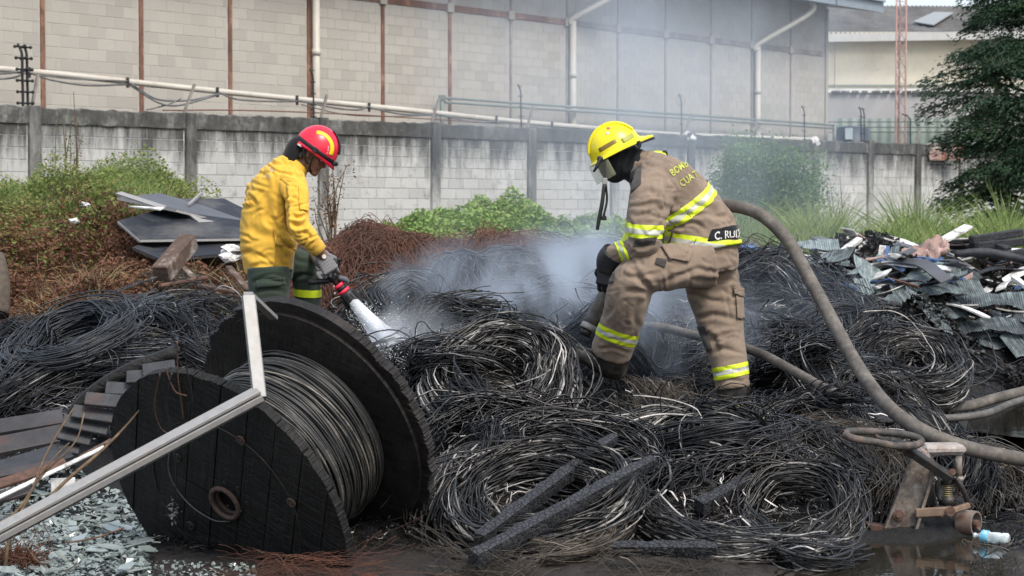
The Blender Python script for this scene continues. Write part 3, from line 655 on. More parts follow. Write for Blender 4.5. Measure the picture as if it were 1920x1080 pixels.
def coil_obj(L, rng, label, mat='wire', r=(.0022, .0045), ash=(0, 1), group=None, name='wire_coil', fat=.05, cat='wire coil'):
    N = len(L); R = rng.uniform(r[0]*.9, r[1]*1.15, N)*(1+1.1*(rng.random(N) < fat)); a = np.clip(rng.beta(1.1, 1.8, N)*(ash[1]-ash[0])+ash[0], 0, 1)
    me = tubes_mesh(name, L, R, 3, {'ash': a}); o = link(name, me, M[mat]); return tag(o, label, cat, group)
def ring(px, py, rx, ry, roll=0., thick=.08, dpth=.07, N=150, label='', mat='wire', seed=0, Y=None, lift=0., arc=(.35, 1.3), **k):
    rng = np.random.default_rng(seed+int(px)); g = G(px, py+ry*.55); Yc = (Y or g.y+.05); sc = FPX/Yc; R = rx/sc; q = min(.98, ry/rx)
    C = np.array(P(px, py, Yc)); C[2] += lift; th = np.linspace(0, 2*math.pi, 14, endpoint=False); ro = math.radians(roll)
    e1 = np.array([math.cos(ro), 0, math.sin(ro)]); e2 = np.array([-math.sin(ro)*q, math.sqrt(1-q*q), math.cos(ro)*q])
    wob = 1+.07*np.sin(2*th+rng.uniform(0, 6))+.06*np.sin(3*th+rng.uniform(0, 6))+.03*np.sin(5*th+rng.uniform(0, 6))
    R -= thick*.5
    path = C[None]+R*wob[:, None]*(np.cos(th)[:, None]*e1+np.sin(th)[:, None]*e2)
    kk = {a: k.pop(a) for a in ('frizz', 'twist', 'stray') if a in k}
    L = bundle_lines(path, thick*.5, dpth*.5, N, rng, K=k.pop('K', 46), closed=True, arc=arc, **kk)
    return coil_obj(clampH(L), rng, label, mat, **k)
def hank(pts, wa, wb, N=110, label='', mat='wire', seed=0, lift=.05, Ys=None, **k):
    """a bundle laid over the heap; pts photo pixels surveyed on the ground (or at given distances)"""
    rng = np.random.default_rng(seed+int(pts[0][0]*7+pts[0][1])); path = []
    for i, p in enumerate(pts):
        g = P(p[0], p[1], Ys[i]) if Ys is not None else G(p[0], p[1], lift); path.append(g)
    kk = {a: k.pop(a) for a in ('frizz', 'twist', 'stray', 'arc', 'sag') if a in k}
    L = bundle_lines(path, wa, wb, N, rng, K=k.pop('K', 40), **kk)
    return coil_obj(clampH(L), rng, label, mat, **k)
# --- the matted strands that cover the whole heap (nobody could count them)
def mat_fill():
    rng = np.random.default_rng(77); N = 24000; K = 12
    Y = 9.3+rng.random(N)**1.15*8.6; U = rng.uniform(-250, 2150, N)
    keep = ~((U > 1760) & (Y > 11.4) & (Y < 15.0)) & ~((U < 1060) & (U > 480) & (Y > 15.6)) & ~((U < 480) & (Y > 14.4)) & ~((U > 1290) & (U < 1430) & (Y > 10.9) & (Y < 11.85)) & ~((U > 1040) & (U < 1200) & (Y > 11.2) & (Y < 12.0)) & ~((U < 330) & (Y < 11.3)) & ~((U > 1560) & (U < 1870) & (Y < 9.95))
    Y, U = Y[keep], U[keep]; N = len(Y); X = (U-960)/FPX*Y
    def ang(x, y): return 1.6*np.sin(1.3*x+.7*y)+1.3*np.sin(.9*y-1.7*x+2)+.8*np.sin(3.1*x+2.2*y+1)
    a = ang(X, Y)+rng.normal(size=N)*.35; step = rng.uniform(.02, .042, N)*(Y/11)**.6; kx = rng.normal(size=N)*.11
    lift = rng.uniform(.0, .035, N); L = np.zeros((N, K, 3)); x, y = X.copy(), Y.copy(); hump = rng.random(N)**3*.05
    for k in range(K):
        t = k/(K-1); L[:, k, 0] = x; L[:, k, 1] = y; L[:, k, 2] = H(x, y)+lift*.6+hump*math.sin(math.pi*t)+.004
        a = a+kx+.35*(ang(x, y)-a)*.25+rng.normal(size=N)*.06; x = x+np.cos(a)*step; y = y+np.sin(a)*step*.8
    L[..., 2] += smooth_noise(rng, N, K, .006, 7, 1)[..., 0]
    near = Y < 12.2
    for nm, msk, mt in (('wire_mat', near & (rng.random(N) < .8), 'wire'), ('wire_mat', ~near, 'wire'), ('wire_fluff', near & (rng.random(N) < .18), 'wire_brown')):
        n = msk.sum(); W = rng.uniform(.0014, .0034, n)*(Y[msk]/11)**.8
        me = ribbons_mesh(nm, L[msk], W, rng, {'ash': np.clip(rng.beta(1, 2.6, n), 0, 1)}); tag(link(nm, me, M[mt]), 'matted burnt wire strands covering the heap', 'wire heap', kind='stuff')
    # fine frizz tufts
    N = 6000; Y = 9.4+rng.random(N)**1.3*5; U = rng.uniform(300, 2000, N); keep = ~((U > 1740) & (Y > 11.4)) & ~((U > 1560) & (Y < 9.95)); Y, U = Y[keep], U[keep]; N = len(Y); X = (U-960)/FPX*Y
    kk = 12; d = rng.normal(size=(N, 3)); d[:, 2] = np.abs(d[:, 2])*.4; d /= np.linalg.norm(d, axis=1, keepdims=True); t = np.linspace(0, 1, kk)
    base = np.stack([X, Y, H(X, Y)+.01], 1); ln = rng.uniform(.06, .22, N)
    L = base[:, None]+d[:, None]*(ln[:, None, None]*t[None, :, None])+smooth_noise(rng, N, kk, .022, 5); L[..., 2] -= (t**2)[None]*ln[:, None]*.3; L = clampH(L)
    me = ribbons_mesh('wire_frizz', L, rng.uniform(.0007, .0015, N), rng, {'ash': np.clip(rng.beta(1, 1.6, N), 0, 1)}); tag(link('wire_frizz', me, M['wire_ashy']), 'fine frizzed strands of bare wire', 'wire heap', kind='stuff')
    # curls of ash and small flakes
    N = 2600; Y = 9.3+rng.random(N)**1.4*6.5; U = rng.uniform(-100, 2000, N); keep = ~((U > 1740) & (Y > 12.2)) & ~((U > 1560) & (Y < 9.95)); Y, U = Y[keep], U[keep]; X = (U-960)/FPX*Y
    C = np.stack([X, Y, H(X, Y)+rng.uniform(.01, .06, len(X))], 1); me = leaves_mesh('ash_flakes', C, rng.uniform(.006, .028, len(X)), rng, .4, .5)
    tag(link('ash_flakes', me, simple('white_ash', (.42, .41, .40), .9, 0, .3, 9, 0)), 'pale ash flakes scattered on the burnt wire', 'ash', kind='stuff')
mat_fill()
def named_coils():
    A = dict(mat='wire_ashy')
    ring(938, 728, 132, 90, 0, .17, .15, 210, 'large upright ring of ash-white wire right of the reel, an open nest', seed=1, r=(.003, .0062), frizz=.02, stray=.16, ash=(.2, 1), lift=.02, **A)
    hank([(805, 775), (850, 745), (930, 752), (1000, 790), (1030, 830)], .11, .10, 170, 'brown-grey hank of fine wire lying inside the open nest coil', mat='wire_brown', r=(.0012, .0026), frizz=.02)
    hank([(795, 850), (860, 800), (940, 800), (1010, 770), (1050, 720)], .10, .09, 190, 'dark fine hank sweeping under the open nest coil', r=(.0012, .0026), frizz=.012)
    ring(772, 575, 84, 68, -8, .26, .24, 300, 'round blue-grey coil of smooth cable in front of the water jet', mat='wire_smooth', seed=2, r=(.004, .0065), Y=14.2, frizz=.01, stray=.03, ash=(0, .5))
    hank([(838, 560), (842, 520), (868, 500), (895, 518), (905, 560)], .17, .10, 190, 'small bent coil arching behind the blue-grey cable coil', mat='wire_smooth', r=(.004, .006), Ys=[15, 15.1, 15.2, 15.1, 15])
    hank([(880, 545), (930, 505), (990, 498), (1030, 525), (1045, 565)], .20, .12, 200, 'wide arching coil on the far crest left of centre', r=(.004, .006), Ys=[15.4, 15.6, 15.7, 15.6, 15.5], mat='wire_smooth')
    hank([(1020, 590), (1050, 520), (1110, 492), (1165, 505), (1190, 560)], .36, .15, 520, 'large smooth dark dome of cable directly behind the gloved hand', mat='wire_smooth', r=(.003, .005), Ys=[15.4, 15.6, 15.7, 15.5, 15.2], frizz=.006, ash=(0, .3))
    hank([(720, 720), (760, 640), (850, 590), (960, 580), (1060, 620)], .22, .14, 240, 'long hank rising from the reel edge across the middle of the heap', frizz=.02)
    hank([(800, 660), (870, 610), (950, 560), (1040, 560), (1090, 640)], .16, .12, 200, 'arched hank with white ash streaks in the drifting smoke', frizz=.02, **A)
    hank([(960, 640), (1030, 570), (1085, 580), (1120, 640)], .12, .1, 150, 'short arched hank left of the bent boot in smoke', frizz=.018, **A)
    ring(1005, 950, 190, 74, 6, .20, .15, 230, 'broad low coil in the foreground under the two charred beams', seed=4, r=(.003, .006), frizz=.024, stray=.14, ash=(.1, .9), **A)
    hank([(820, 1000), (818, 930), (870, 880), (960, 870), (1060, 880)], .09, .09, 190, 'frayed end loop of foreground wire touching the reel', mat='wire_ashy', r=(.0018, .004), frizz=.02, stray=.2)
    ring(1295, 850, 108, 62, 6, .12, .10, 130, 'round coil of thick pale strands near the centre foreground', seed=5, r=(.0034, .0068), frizz=.014, ash=(.45, 1), **A)
    hank([(930, 850), (1010, 800), (1120, 790), (1230, 800), (1350, 830)], .13, .08, 150, 'flat hank of white-streaked strands left of the pale round coil', r=(.003, .0062), frizz=.016, ash=(.4, 1), **A)
    hank([(1040, 860), (1130, 830), (1240, 790), (1330, 780)], .10, .07, 110, 'thin hank crossing above the charred beams', r=(.0026, .0055), ash=(.3, 1), **A)
    hank([(1170, 735), (1240, 750), (1290, 800), (1220, 815)], .14, .05, 190, 'flattened fuzzy hank between the two boots', mat='wire_brown', r=(.001, .0024), frizz=.03)
    ring(1492, 965, 118, 74, 14, .10, .09, 130, 'open oval coil in the right foreground by the puddle', seed=6, r=(.003, .006), frizz=.02, ash=(.1, .9), **A)
    hank([(1400, 960), (1440, 1020), (1520, 1050), (1620, 1035)], .07, .05, 90, 'trailing tail of the right foreground coil at the puddle edge', r=(.0024, .005), **A)
    hank([(1440, 930), (1480, 860), (1560, 830), (1620, 880), (1640, 960)], .20, .13, 420, 'brownish hair-like dome of fine wire left of the pallet truck', mat='wire_brown', r=(.001, .0021), frizz=.014, stray=.1)
    hank([(1590, 850), (1650, 845), (1700, 880), (1700, 960)], .15, .1, 300, 'dark fine hank fanned behind the pallet truck leg', mat='wire_brown', r=(.001, .0021), frizz=.012)
    hank([(1800, 880), (1850, 880), (1900, 920), (1935, 990)], .20, .12, 360, 'brown fine hank slumped right of the pallet truck', mat='wire_brown', r=(.001, .0022), frizz=.014)
    hank([(1185, 930), (1230, 985), (1330, 1020), (1470, 1030), (1580, 1045)], .10, .06, 170, 'grey hank trailing right along the foreground mud', r=(.002, .0045), **A)
    hank([(985, 1040), (1090, 1030), (1150, 990), (1165, 930)], .07, .06, 200, 'brown ropy hank hooked under the lower charred beam', mat='wire_brown', r=(.0012, .0026), frizz=.01)
    hank([(1170, 905), (1290, 900), (1400, 880), (1460, 830)], .12, .08, 170, 'dark hank across the foreground right of the charred beams', r=(.002, .0045))
    hank([(1390, 790), (1440, 780), (1500, 800), (1530, 860)], .10, .08, 150, 'curved striped coil left of the pump handle', r=(.003, .005), **A)
    hank([(1430, 740), (1530, 730), (1610, 780), (1640, 840)], .14, .08, 180, 'low dark hank under the thick rising hose', r=(.0015, .003))
    hank([(1400, 560), (1460, 520), (1530, 560), (1570, 640), (1580, 720)], .28, .16, 340, 'broad drooping hank right of the rear leg', r=(.002, .004), frizz=.02)
    hank([(1420, 650), (1500, 640), (1560, 690), (1650, 705)], .13, .08, 190, 'smooth sweeping hank crossing behind the thick hose', mat='wire_smooth', r=(.0018, .0035))
    hank([(1560, 560), (1640, 590), (1700, 640), (1730, 700)], .2, .12, 200, 'dark slumped hank right of the thick hose', r=(.002, .004))
    ring(1715, 700, 108, 52, 2, .26, .20, 330, 'square charred bale of flat cable right of the thick hose', seed=9, Y=12.9, r=(.002, .005), frizz=.02, ash=(.1, .9), mat='wire_ashy', name='cable_bale', cat='cable bale')
    hank([(1610, 680), (1680, 655), (1740, 665), (1790, 700)], .14, .10, 200, 'flat-topped hank lying on the charred bale', mat='wire_brown', r=(.0015, .003))
    # left heap
    ring(135, 640, 135, 46, 14, .20, .16, 260, 'large flattened coil of blue-black cable at far left', seed=11, r=(.003, .005), frizz=.012, ash=(0, .6), mat='wire_smooth', Y=12.6)
    hank([(10, 720), (80, 660), (190, 610), (300, 590)], .20, .14, 240, 'long blue-black hank rising along the left heap', r=(.002, .0042), mat='wire_smooth')
    hank([(-30, 800), (60, 740), (170, 700), (300, 690), (400, 700)], .20, .12, 250, 'grey-black hank with ash streaks across the left heap', r=(.002, .0045))
    hank([(110, 760), (200, 690), (310, 670), (350, 700)], .12, .1, 170, 'short bright-edged bundle behind the burnt slats', r=(.0026, .005), **A)
    hank([(230, 640), (320, 590), (420, 600), (470, 640)], .18, .12, 230, 'tangled hank below the crest left of the aluminium upright', r=(.0018, .004), frizz=.025)
    ring(380, 640, 78, 30, 0, .12, .1, 150, 'oval coil tucked behind the rear reel disc', seed=12, r=(.002, .004))
    hank([(260, 570), (330, 548), (410, 560), (450, 600)], .18, .1, 240, 'fuzzy crest hank on top of the left heap', r=(.0014, .003), frizz=.03)
    hank([(-60, 700), (20, 640), (70, 650), (60, 760)], .2, .14, 220, 'dark hank cut by the left picture edge', r=(.002, .004))
    hank([(20, 860), (80, 810), (160, 790), (230, 800)], .12, .08, 120, 'thin hank in front of the burnt boards at left', r=(.002, .004))
named_coils()
def melted_lumps():
    rng = np.random.default_rng(61); bm = bmesh.new()
    for k in range(230):
        Y = 9.7+rng.random()**1.2*6; U = rng.uniform(-80, 1990)
        if (U > 1740 and Y > 11.4) or (U > 1500 and Y < 10.1) or (U < 860 and Y < 11.2): continue
        x = XYf(U, Y); s = rng.uniform(.03, .11); c = Vector((x, Y, float(H(x, Y))+rng.uniform(-.01, .06))); q = bmesh.ops.create_icosphere(bm, subdivisions=3, radius=1.); o = Vector(rng.normal(size=3)*9); sc = Vector((rng.uniform(1, 2.4), rng.uniform(.7, 1.3), rng.uniform(.35, .7))); rot = Matrix.Rotation(rng.uniform(0, 6.28), 3, 'Z')
        for v in q['verts']: n = 1+.42*noise.noise(v.co*1.7+o)+.22*noise.noise(v.co*5+o)+.10*noise.noise(v.co*13+o); v.co = rot @ Vector((v.co.x*sc.x, v.co.y*sc.y, v.co.z*sc.z))*s*n+c
    for f in bm.faces: f.smooth = True
    me = D.meshes.new('melted_crust'); bm.to_mesh(me); bm.free(); tag(link('melted_crust', me, simple('melted_crust', (.011, .010, .011), .42, 0, .4, 30, .9, .01, dirt=(.07, .066, .062), dirt_amt=.25, dscale=18)), 'lumps of melted black insulation fused into the wire', 'crust', kind='stuff')
def XYf(U, Y): return (U-960)/FPX*Y
melted_lumps()
def anon_coils():
    """small slumped hanks nothing tells apart: a few meshes, many copies"""
    rng = np.random.default_rng(31); protos = []
    for j in range(7):
        kind = j % 3
        if kind == 0: th = np.linspace(0, 2*math.pi, 12, endpoint=False); path = np.stack([.30*np.cos(th), .2*np.sin(th), .05+.03*np.sin(2*th+j)], 1); L = bundle_lines(path, .07, .045, 110, rng, K=34, closed=True, arc=(.4, 1.4), frizz=.02, stray=.15)
        elif kind == 1: path = np.array([(-.4, .05, 0), (-.2, .0, .12), (.05, -.03, .17), (.3, .03, .09), (.42, .1, -.03)]); L = bundle_lines(path, .12, .05, 120, rng, K=26, frizz=.02, stray=.12)
        else: path = np.array([(-.35, .2, .02), (-.3, -.1, .08), (0, -.2, .12), (.3, -.08, .06), (.34, .2, .0)]); L = bundle_lines(path, .10, .05, 120, rng, K=28, frizz=.024, stray=.15)
        a = np.clip(rng.beta(1, 2, len(L)), 0, 1); protos.append(tubes_mesh('wire_hank', L, rng.uniform(.0026, .0052, len(L)), 3, {'ash': a}))
    for me in protos: me.materials.append(M['wire'])
    k = 0
    for _ in range(1500):
        if k >= 130: break
        Y = 9.9+rng.random()**1.1*7.0; U = rng.uniform(-120, 2020)
        if (U > 1690 and 10.8 < Y < 16.2) or (1020 < U < 1460 and 10.9 < Y < 12.3) or (U < 380 and Y < 11.6) or (U > 1500 and Y < 10.6) or (U > 1480 and Y > 15.6) or (500 < U < 640 and 12.4 < Y < 13.6) or (480 < U < 1060 and Y > 15.2) or (U <= 480 and Y > 13.8) : continue
        if 150 < U < 850 and Y < 11: continue
        x = (U-960)/FPX*Y; e = .15; n = Vector((-(float(H(x+e, Y)-H(x-e, Y)))/(2*e), -(float(H(x, Y+e)-H(x, Y-e)))/(2*e), 1)).normalized()
        o = D.objects.new('wire_hank', protos[k % 7]); COL.objects.link(o); s = rng.uniform(.75, 1.25)
        o.matrix_world = Matrix.Translation((x, Y, float(H(x, Y))+.0)) @ n.to_track_quat('Z', 'Y').to_matrix().to_4x4() @ Matrix.Rotation(rng.uniform(0, 6.28), 4, 'Z') @ Matrix.Scale(s, 4)
        tag(o, 'small slumped hank of burnt black wire lying on the heap', 'wire coil', 'small burnt wire hanks lying over the heap'); k += 1
anon_coils()
def glints():
    rng = np.random.default_rng(91); N = 1500; Y = 9.4+rng.random(N)**1.5*5.5; U = rng.uniform(-50, 1980, N); keep = ~((U > 1700) & (Y > 11.4)) & ~((U > 1560) & (Y < 9.95)) & ~((U < 860) & (Y < 11.2)); Y, U = Y[keep], U[keep]; N = len(Y); X = (U-960)/FPX*Y; K = 7
    g = np.sin(X*3+Y*2)*np.sin(Y*2.7-X*1.3); kp = g > -.2; X, Y = X[kp], Y[kp]; N = len(X); a = 1.6*np.sin(1.3*X+.7*Y)+1.3*np.sin(.9*Y-1.7*X+2)+rng.normal(size=N)*.5; ln = rng.uniform(.02, .13, N); t = np.linspace(-.5, .5, K)
    L = np.stack([X[:, None]+np.cos(a)[:, None]*ln[:, None]*t, Y[:, None]+np.sin(a)[:, None]*ln[:, None]*t*.8, np.zeros((N, K))], -1)+smooth_noise(rng, N, K, .008, 4); L[..., 2] += H(L[..., 0], L[..., 1])+rng.uniform(.03, .13, N)[:, None]
    tag(link('bare_metal_slivers', ribbons_mesh('bare_metal_slivers', L, rng.uniform(.0015, .0048, N)[:, None]*(1-np.abs(t*2)**3*.7)[None], rng), simple('bare_metal_sliver', (.55, .52, .50), .45, .1, .3, 30, .2, .001)), 'short bright slivers of bare aluminium among the burnt wire', 'slivers', kind='stuff')
glints()
# --- rusty bare-wire mounds
def rusty_mounds():
    rng = np.random.default_rng(12)
    def mound(boxes, n, name, label, amp=.16, r=(.0022, .004), mat='rust_wire', K=16):
        Ls = []
        for (u0, u1, y0, y1, share) in boxes:
            m = int(n*share); U = rng.uniform(u0, u1, m); Y = rng.uniform(y0, y1, m); X = (U-960)/FPX*Y; a = rng.uniform(0, 6.28, m); st = rng.uniform(.02, .045, m); x, y = X.copy(), Y.copy(); L = np.zeros((m, K, 3)); kx = rng.normal(size=m)*.28; lf = rng.random(m)**1.6*amp
            for k in range(K):
                L[:, k] = np.stack([x, y, H(x, y)+lf+.01], 1); a += kx+rng.normal(size=m)*.12; x = x+np.cos(a)*st; y = y+np.sin(a)*st
            L[..., 2] += smooth_noise(rng, m, K, .03, 6, 1)[..., 0]; Ls.append(L)
        L = np.concatenate(Ls); me = tubes_mesh(name, L, rng.uniform(r[0], r[1], len(L)), 3, {'ash': rng.random(len(L))}); tag(link(name, me, M[mat]), label, 'wire heap', kind='stuff')
    mound([(585, 800, 15.2, 17.0, .48), (760, 1060, 15.6, 17.2, .34), (560, 700, 14.4, 15.4, .18)], 7000, 'rusty_wire_mound', 'rust-brown tangle of bare steel wire behind the jet nozzle')
    mound([(1430, 1570, 17.2, 18.4, 1.)], 1200, 'dark_red_wire_mound', 'dark red heap of fine wire left of the burnt sheets', .1)
    mound([(-160, 110, 14.6, 15.8, .6), (280, 480, 14.6, 15.8, .4)], 1500, 'rusty_wire_ground', 'low rusty wire and roots at the foot of the left mound', .06)
rusty_mounds()
# fine coppery strands along the bottom edge
def bottom_strands():
    rng = np.random.default_rng(19)
    def tuft(pts, n, label, mat='wire_brown', w_=.10):
        path = [P(a, b, 8.75) for a, b in pts]; path = [Vector((p.x, 8.6, .02)) for p in path]
        L = bundle_lines(path, w_, .05, n, rng, K=24, frizz=.025, stray=.18); L[..., 2] = np.maximum(L[..., 2], .0); coil_obj(L, rng, label, mat, (.0006, .0013), (.0, .7), name='wire_tuft', cat='wire tuft')
    tuft([(440, 1060), (540, 1055), (660, 1060), (740, 1062)], 70, 'frizz of fine coppery wire on the mud below the reel', 'rust_wire')
    tuft([(790, 1050), (900, 1040), (1010, 1050)], 90, 'fine brown wire tuft below the lower charred beam', 'wire_brown')
    tuft([(1080, 1055), (1250, 1050), (1400, 1052)], 80, 'thin grey wire ends on the bare mud at bottom centre')
    tuft([(1790, 1085), (1850, 1070), (1930, 1055)], 60, 'loose strands on black mud in the bottom right corner')
bottom_strands()
# ============================================================ PLANTS
def leaf_mat(name, stops, rough=.6, scale=.8):
    s = NT(name); v = s.coord('World'); f = s.noise(v, scale, 3, .6); a = s.attr('ash')
    q = s.math('ADD', s.math('MULTIPLY', f, .55), s.math('MULTIPLY', a, .5)); s.base(s.ramp(q, stops)); s.set(Roughness=rough, Specular_IOR_Level=.25)
    tr = s.n('ShaderNodeBsdfTranslucent'); mixs = s.n('ShaderNodeMixShader'); mixs.inputs[0].default_value = .28
    s.l(s.ramp(q, stops), tr.inputs[0]); s.l(s.b.outputs[0], mixs.inputs[1]); s.l(tr.outputs[0], mixs.inputs[2]); s.l(mixs.outputs[0], s.out.inputs[0]); return s.m
M['leaf_vine'] = leaf_mat('vine_leaf', [(.2, (.09, .17, .035)), (.45, (.19, .30, .07)), (.7, (.30, .38, .14))])
M['leaf_bush'] = leaf_mat('bush_leaf', [(.25, (.06, .12, .05)), (.5, (.11, .20, .07)), (.78, (.18, .28, .09))])
M['leaf_tree'] = leaf_mat('tree_leaf', [(.2, (.018, .042, .026)), (.5, (.034, .070, .040)), (.8, (.06, .11, .05))])
M['leaf_dry'] = leaf_mat('dry_leaf', [(.25, (.045, .024, .017)), (.45, (.13, .058, .036)), (.6, (.21, .10, .06)), (.78, (.20, .16, .08))], scale=1.6)
M['leaf_mound'] = leaf_mat('mound_leaf', [(.22, (.07, .12, .03)), (.42, (.15, .21, .05)), (.6, (.22, .25, .08)), (.8, (.24, .15, .07))], scale=1.3)
M['grass'] = leaf_mat('grass_blade', [(.2, (.09, .16, .04)), (.5, (.18, .26, .08)), (.8, (.33, .36, .15))], scale=.9)
M['straw'] = leaf_mat('straw', [(.2, (.14, .11, .05)), (.5, (.27, .22, .11)), (.8, (.36, .32, .18))])
M['bark'] = simple('bark', (.07, .055, .042), .9, 0, .35, 20, .4, .004)
M['twig'] = simple('dry_twig', (.10, .065, .04), .85, 0, .4, 25, .3, .002, dirt=(.22, .15, .08), dirt_amt=.4, dscale=10)
def XY(U, Y): return (U-960)/FPX*Y
def cover(name, label, cat, m, n, u, y, size, rng, lift, shape=None, dens=None, updir=.5):
    U = rng.uniform(u[0], u[1], n); Y = rng.uniform(y[0], y[1], n)
    if dens is not None: k = rng.random(n) < dens(U, Y); U, Y = U[k], Y[k]
    X = XY(U, Y); lf = rng.random(len(X))**1.2*(lift if not callable(lift) else lift(U, Y)); C = np.stack([X, Y, H(X, Y)+lf], 1)
    cl = .5+.5*np.sin(X*5+np.sin(Y*4)*2)*np.sin(Y*3.7+X)
    me = leaves_mesh(name, C, rng.uniform(size[0], size[1], len(X)), rng, updir, .6, {'ash': np.clip(.55*rng.random(len(X))+.45*cl, 0, 1)})
    return tag(link(name, me, M[m]), label, cat, kind='stuff')
def plants():
    rng = np.random.default_rng(55)
    bump = lambda U, Y: .12+.20*np.abs(np.sin(U*.021+np.sin(Y*2.1))*np.sin(Y*1.9+U*.013))
    # left mound
    cover('mound_greenery', 'green creeping weeds over the top of the left earth mound', 'weeds', 'leaf_mound', 85000, (-300, 500), (16.6, 22), (.02, .052), rng, lambda U, Y: bump(U, Y)*1.1, dens=lambda U, Y: np.clip((Y-16.9-(U > 200)*.8)/1.0, .02, 1)*(1-.85*((U > 215) & (U < 480) & (Y < 19.5))))
    cover('dead_brush', 'red-brown dead brush on the face of the left mound', 'brush', 'leaf_dry', 52000, (-300, 470), (15.3, 19), (.02, .06), rng, lambda U, Y: .22+0*U, dens=lambda U, Y: np.clip((19.2-Y)/1.5, .15, 1)*(1-.8*((U > 250) & (Y > 17.6))))
    # twiggy fibres on that face
    n, K = 5200, 9; U = rng.uniform(-300, 460, n); Y = rng.uniform(15.2, 19, n); X = XY(U, Y); B = np.stack([X, Y, H(X, Y)], 1)
    d = rng.normal(size=(n, 3)); d[:, 2] = np.abs(d[:, 2])+.3; d /= np.linalg.norm(d, axis=1, keepdims=True); t = np.linspace(0, 1, K); ln = rng.uniform(.15, .5, n)
    L = B[:, None]+d[:, None]*(ln[:, None]*t[None])[..., None]+smooth_noise(rng, n, K, .03, 4); L[..., 2] -= (t**2)[None]*ln[:, None]*.4
    tag(link('dead_twigs', ribbons_mesh('dead_twigs', L, rng.uniform(.002, .005, n), rng, {'ash': rng.random(n)}), M['leaf_dry']), 'dead twigs and roots on the left mound', 'brush', kind='stuff')
    # straw-coloured grass at its foot and blades on the mound
    def blades(name, label, m, u, y, n, h, seed, bend=.5, dens=None, wd=.004):
        r = np.random.default_rng(seed); U = r.uniform(*u, n); Y = r.uniform(*y, n)
        if dens is not None: k = r.random(n) < dens(U, Y); U, Y = U[k], Y[k]
        n = len(U); X = XY(U, Y); K = 5; t = np.linspace(0, 1, K); az = r.uniform(0, 6.28, n); hh = r.uniform(h[0], h[1], n)*(.6+.6*np.abs(np.sin(X*2.3+Y)*np.sin(Y*1.7)));  bd = r.uniform(.1, bend, n)*hh
        L = np.stack([X[:, None]+np.cos(az)[:, None]*bd[:, None]*t**2, Y[:, None]+np.sin(az)[:, None]*bd[:, None]*t**2, H(X, Y)[:, None]-.03+hh[:, None]*(t-.25*(bd/hh)[:, None]*t**2)], -1)
        W = wd*(1-t**2*.92)[None]*r.uniform(.6, 1.3, n)[:, None]
        tag(link(name, ribbons_mesh(name, L, W, r, {'ash': r.random(n)}), M[m]), label, 'grass', kind='stuff')
    blades('dry_grass', 'straw-coloured grass tufts below the left mound', 'straw', (60, 480), (14.6, 16.0), 2600, (.12, .42), 3, 1.0, lambda U, Y: .2+.8*(np.sin(U*.03)*np.sin(U*.013+1) > .1))
    blades('mound_grass', 'thin grass blades on the left mound top', 'grass', (-250, 330), (18.0, 21), 14000, (.10, .34), 4, .9)
    # vine heap in the middle
    cover('creeping_vine', 'bright green creeping vine smothering the middle mound', 'vine', 'leaf_vine', 90000, (650, 1260), (21, 25.2), (.035, .085), rng, lambda U, Y: bump(U, Y)*1.25)
    cover('low_weeds', 'low green weeds between the heap and the wall', 'weeds', 'leaf_vine', 50000, (1100, 1900), (18.8, 27), (.03, .07), rng, .22, dens=lambda U, Y: .35+.65*(U < 1350))
    # grass on the right
    blades('tall_grass', 'tall yellow-green grass in front of the wall on the right', 'grass', (1180, 2150), (19, 27), 62000, (.25, .62), 6, .9, lambda U, Y: .35+.65*np.clip((Y-19)/3, 0, 1), .006)
    blades('tall_grass', 'taller clump of grass before the dark tree', 'grass', (1560, 1900), (23, 26.5), 9000, (.6, 1.15), 7, .8, lambda U, Y: (np.sin(U*.02)*np.sin(U*.007+.6) > -.1)*1., .008)
    blades('tall_grass', 'weedy grass filling the gap below the hose arch', 'grass', (1330, 1560), (18.4, 23), 9000, (.3, .8), 8, .8, None, .005)
    blades('weeds_by_wall', 'thin weeds between the left mound and the wall', 'grass', (-200, 700), (23, 28), 9000, (.1, .35), 9, .8)
plants()
def foliage_obj(name, C, size, m, rng, parent, updir=.5, aspect=.5, shade=None, DIR=None):
    me = leaves_mesh(name, C, size, rng, updir, aspect, {'ash': shade if shade is not None else rng.random(len(C))}, DIR); return link(name, me, M[m], parent)
def bush():
    rng = np.random.default_rng(8); Y0 = 29.; t = empty('bush', P(1440, 480, Y0), 'rounded light green bush against the wall behind the hose arch, veiled by smoke', 'bush')
    base = P(1440, 480, Y0); base.z = float(H(base.x, base.y)); m = MB()
    tips = []
    for k in range(26):
        a = rng.uniform(0, 6.28); top = P(1440+rng.uniform(-85, 85), 275+rng.uniform(0, 120), Y0)+Vector((0, rng.uniform(-.6, .6), 0)); top.x = base.x+(top.x-base.x)
        mid = base.lerp(top, .5)+Vector((rng.uniform(-.1, .1), rng.uniform(-.1, .1), 0)); m.tube([base, mid, top], [.03, .018, .006], 5, 10); tips += [mid.lerp(top, s) for s in (.2, .5, .8, 1.)]
    m.build('stem', M['bark'], t)
    C = []
    for q in tips: C.append(np.array(q)+rng.normal(size=(260, 3))*np.array([.16, .16, .14]))
    C = np.concatenate(C); foliage_obj('foliage', C, rng.uniform(.03, .075, len(C)), 'leaf_bush', rng, t, shade=np.clip(.5*rng.random(len(C))+.5*np.repeat(rng.random(len(tips)), 260), 0, 1))
bush()
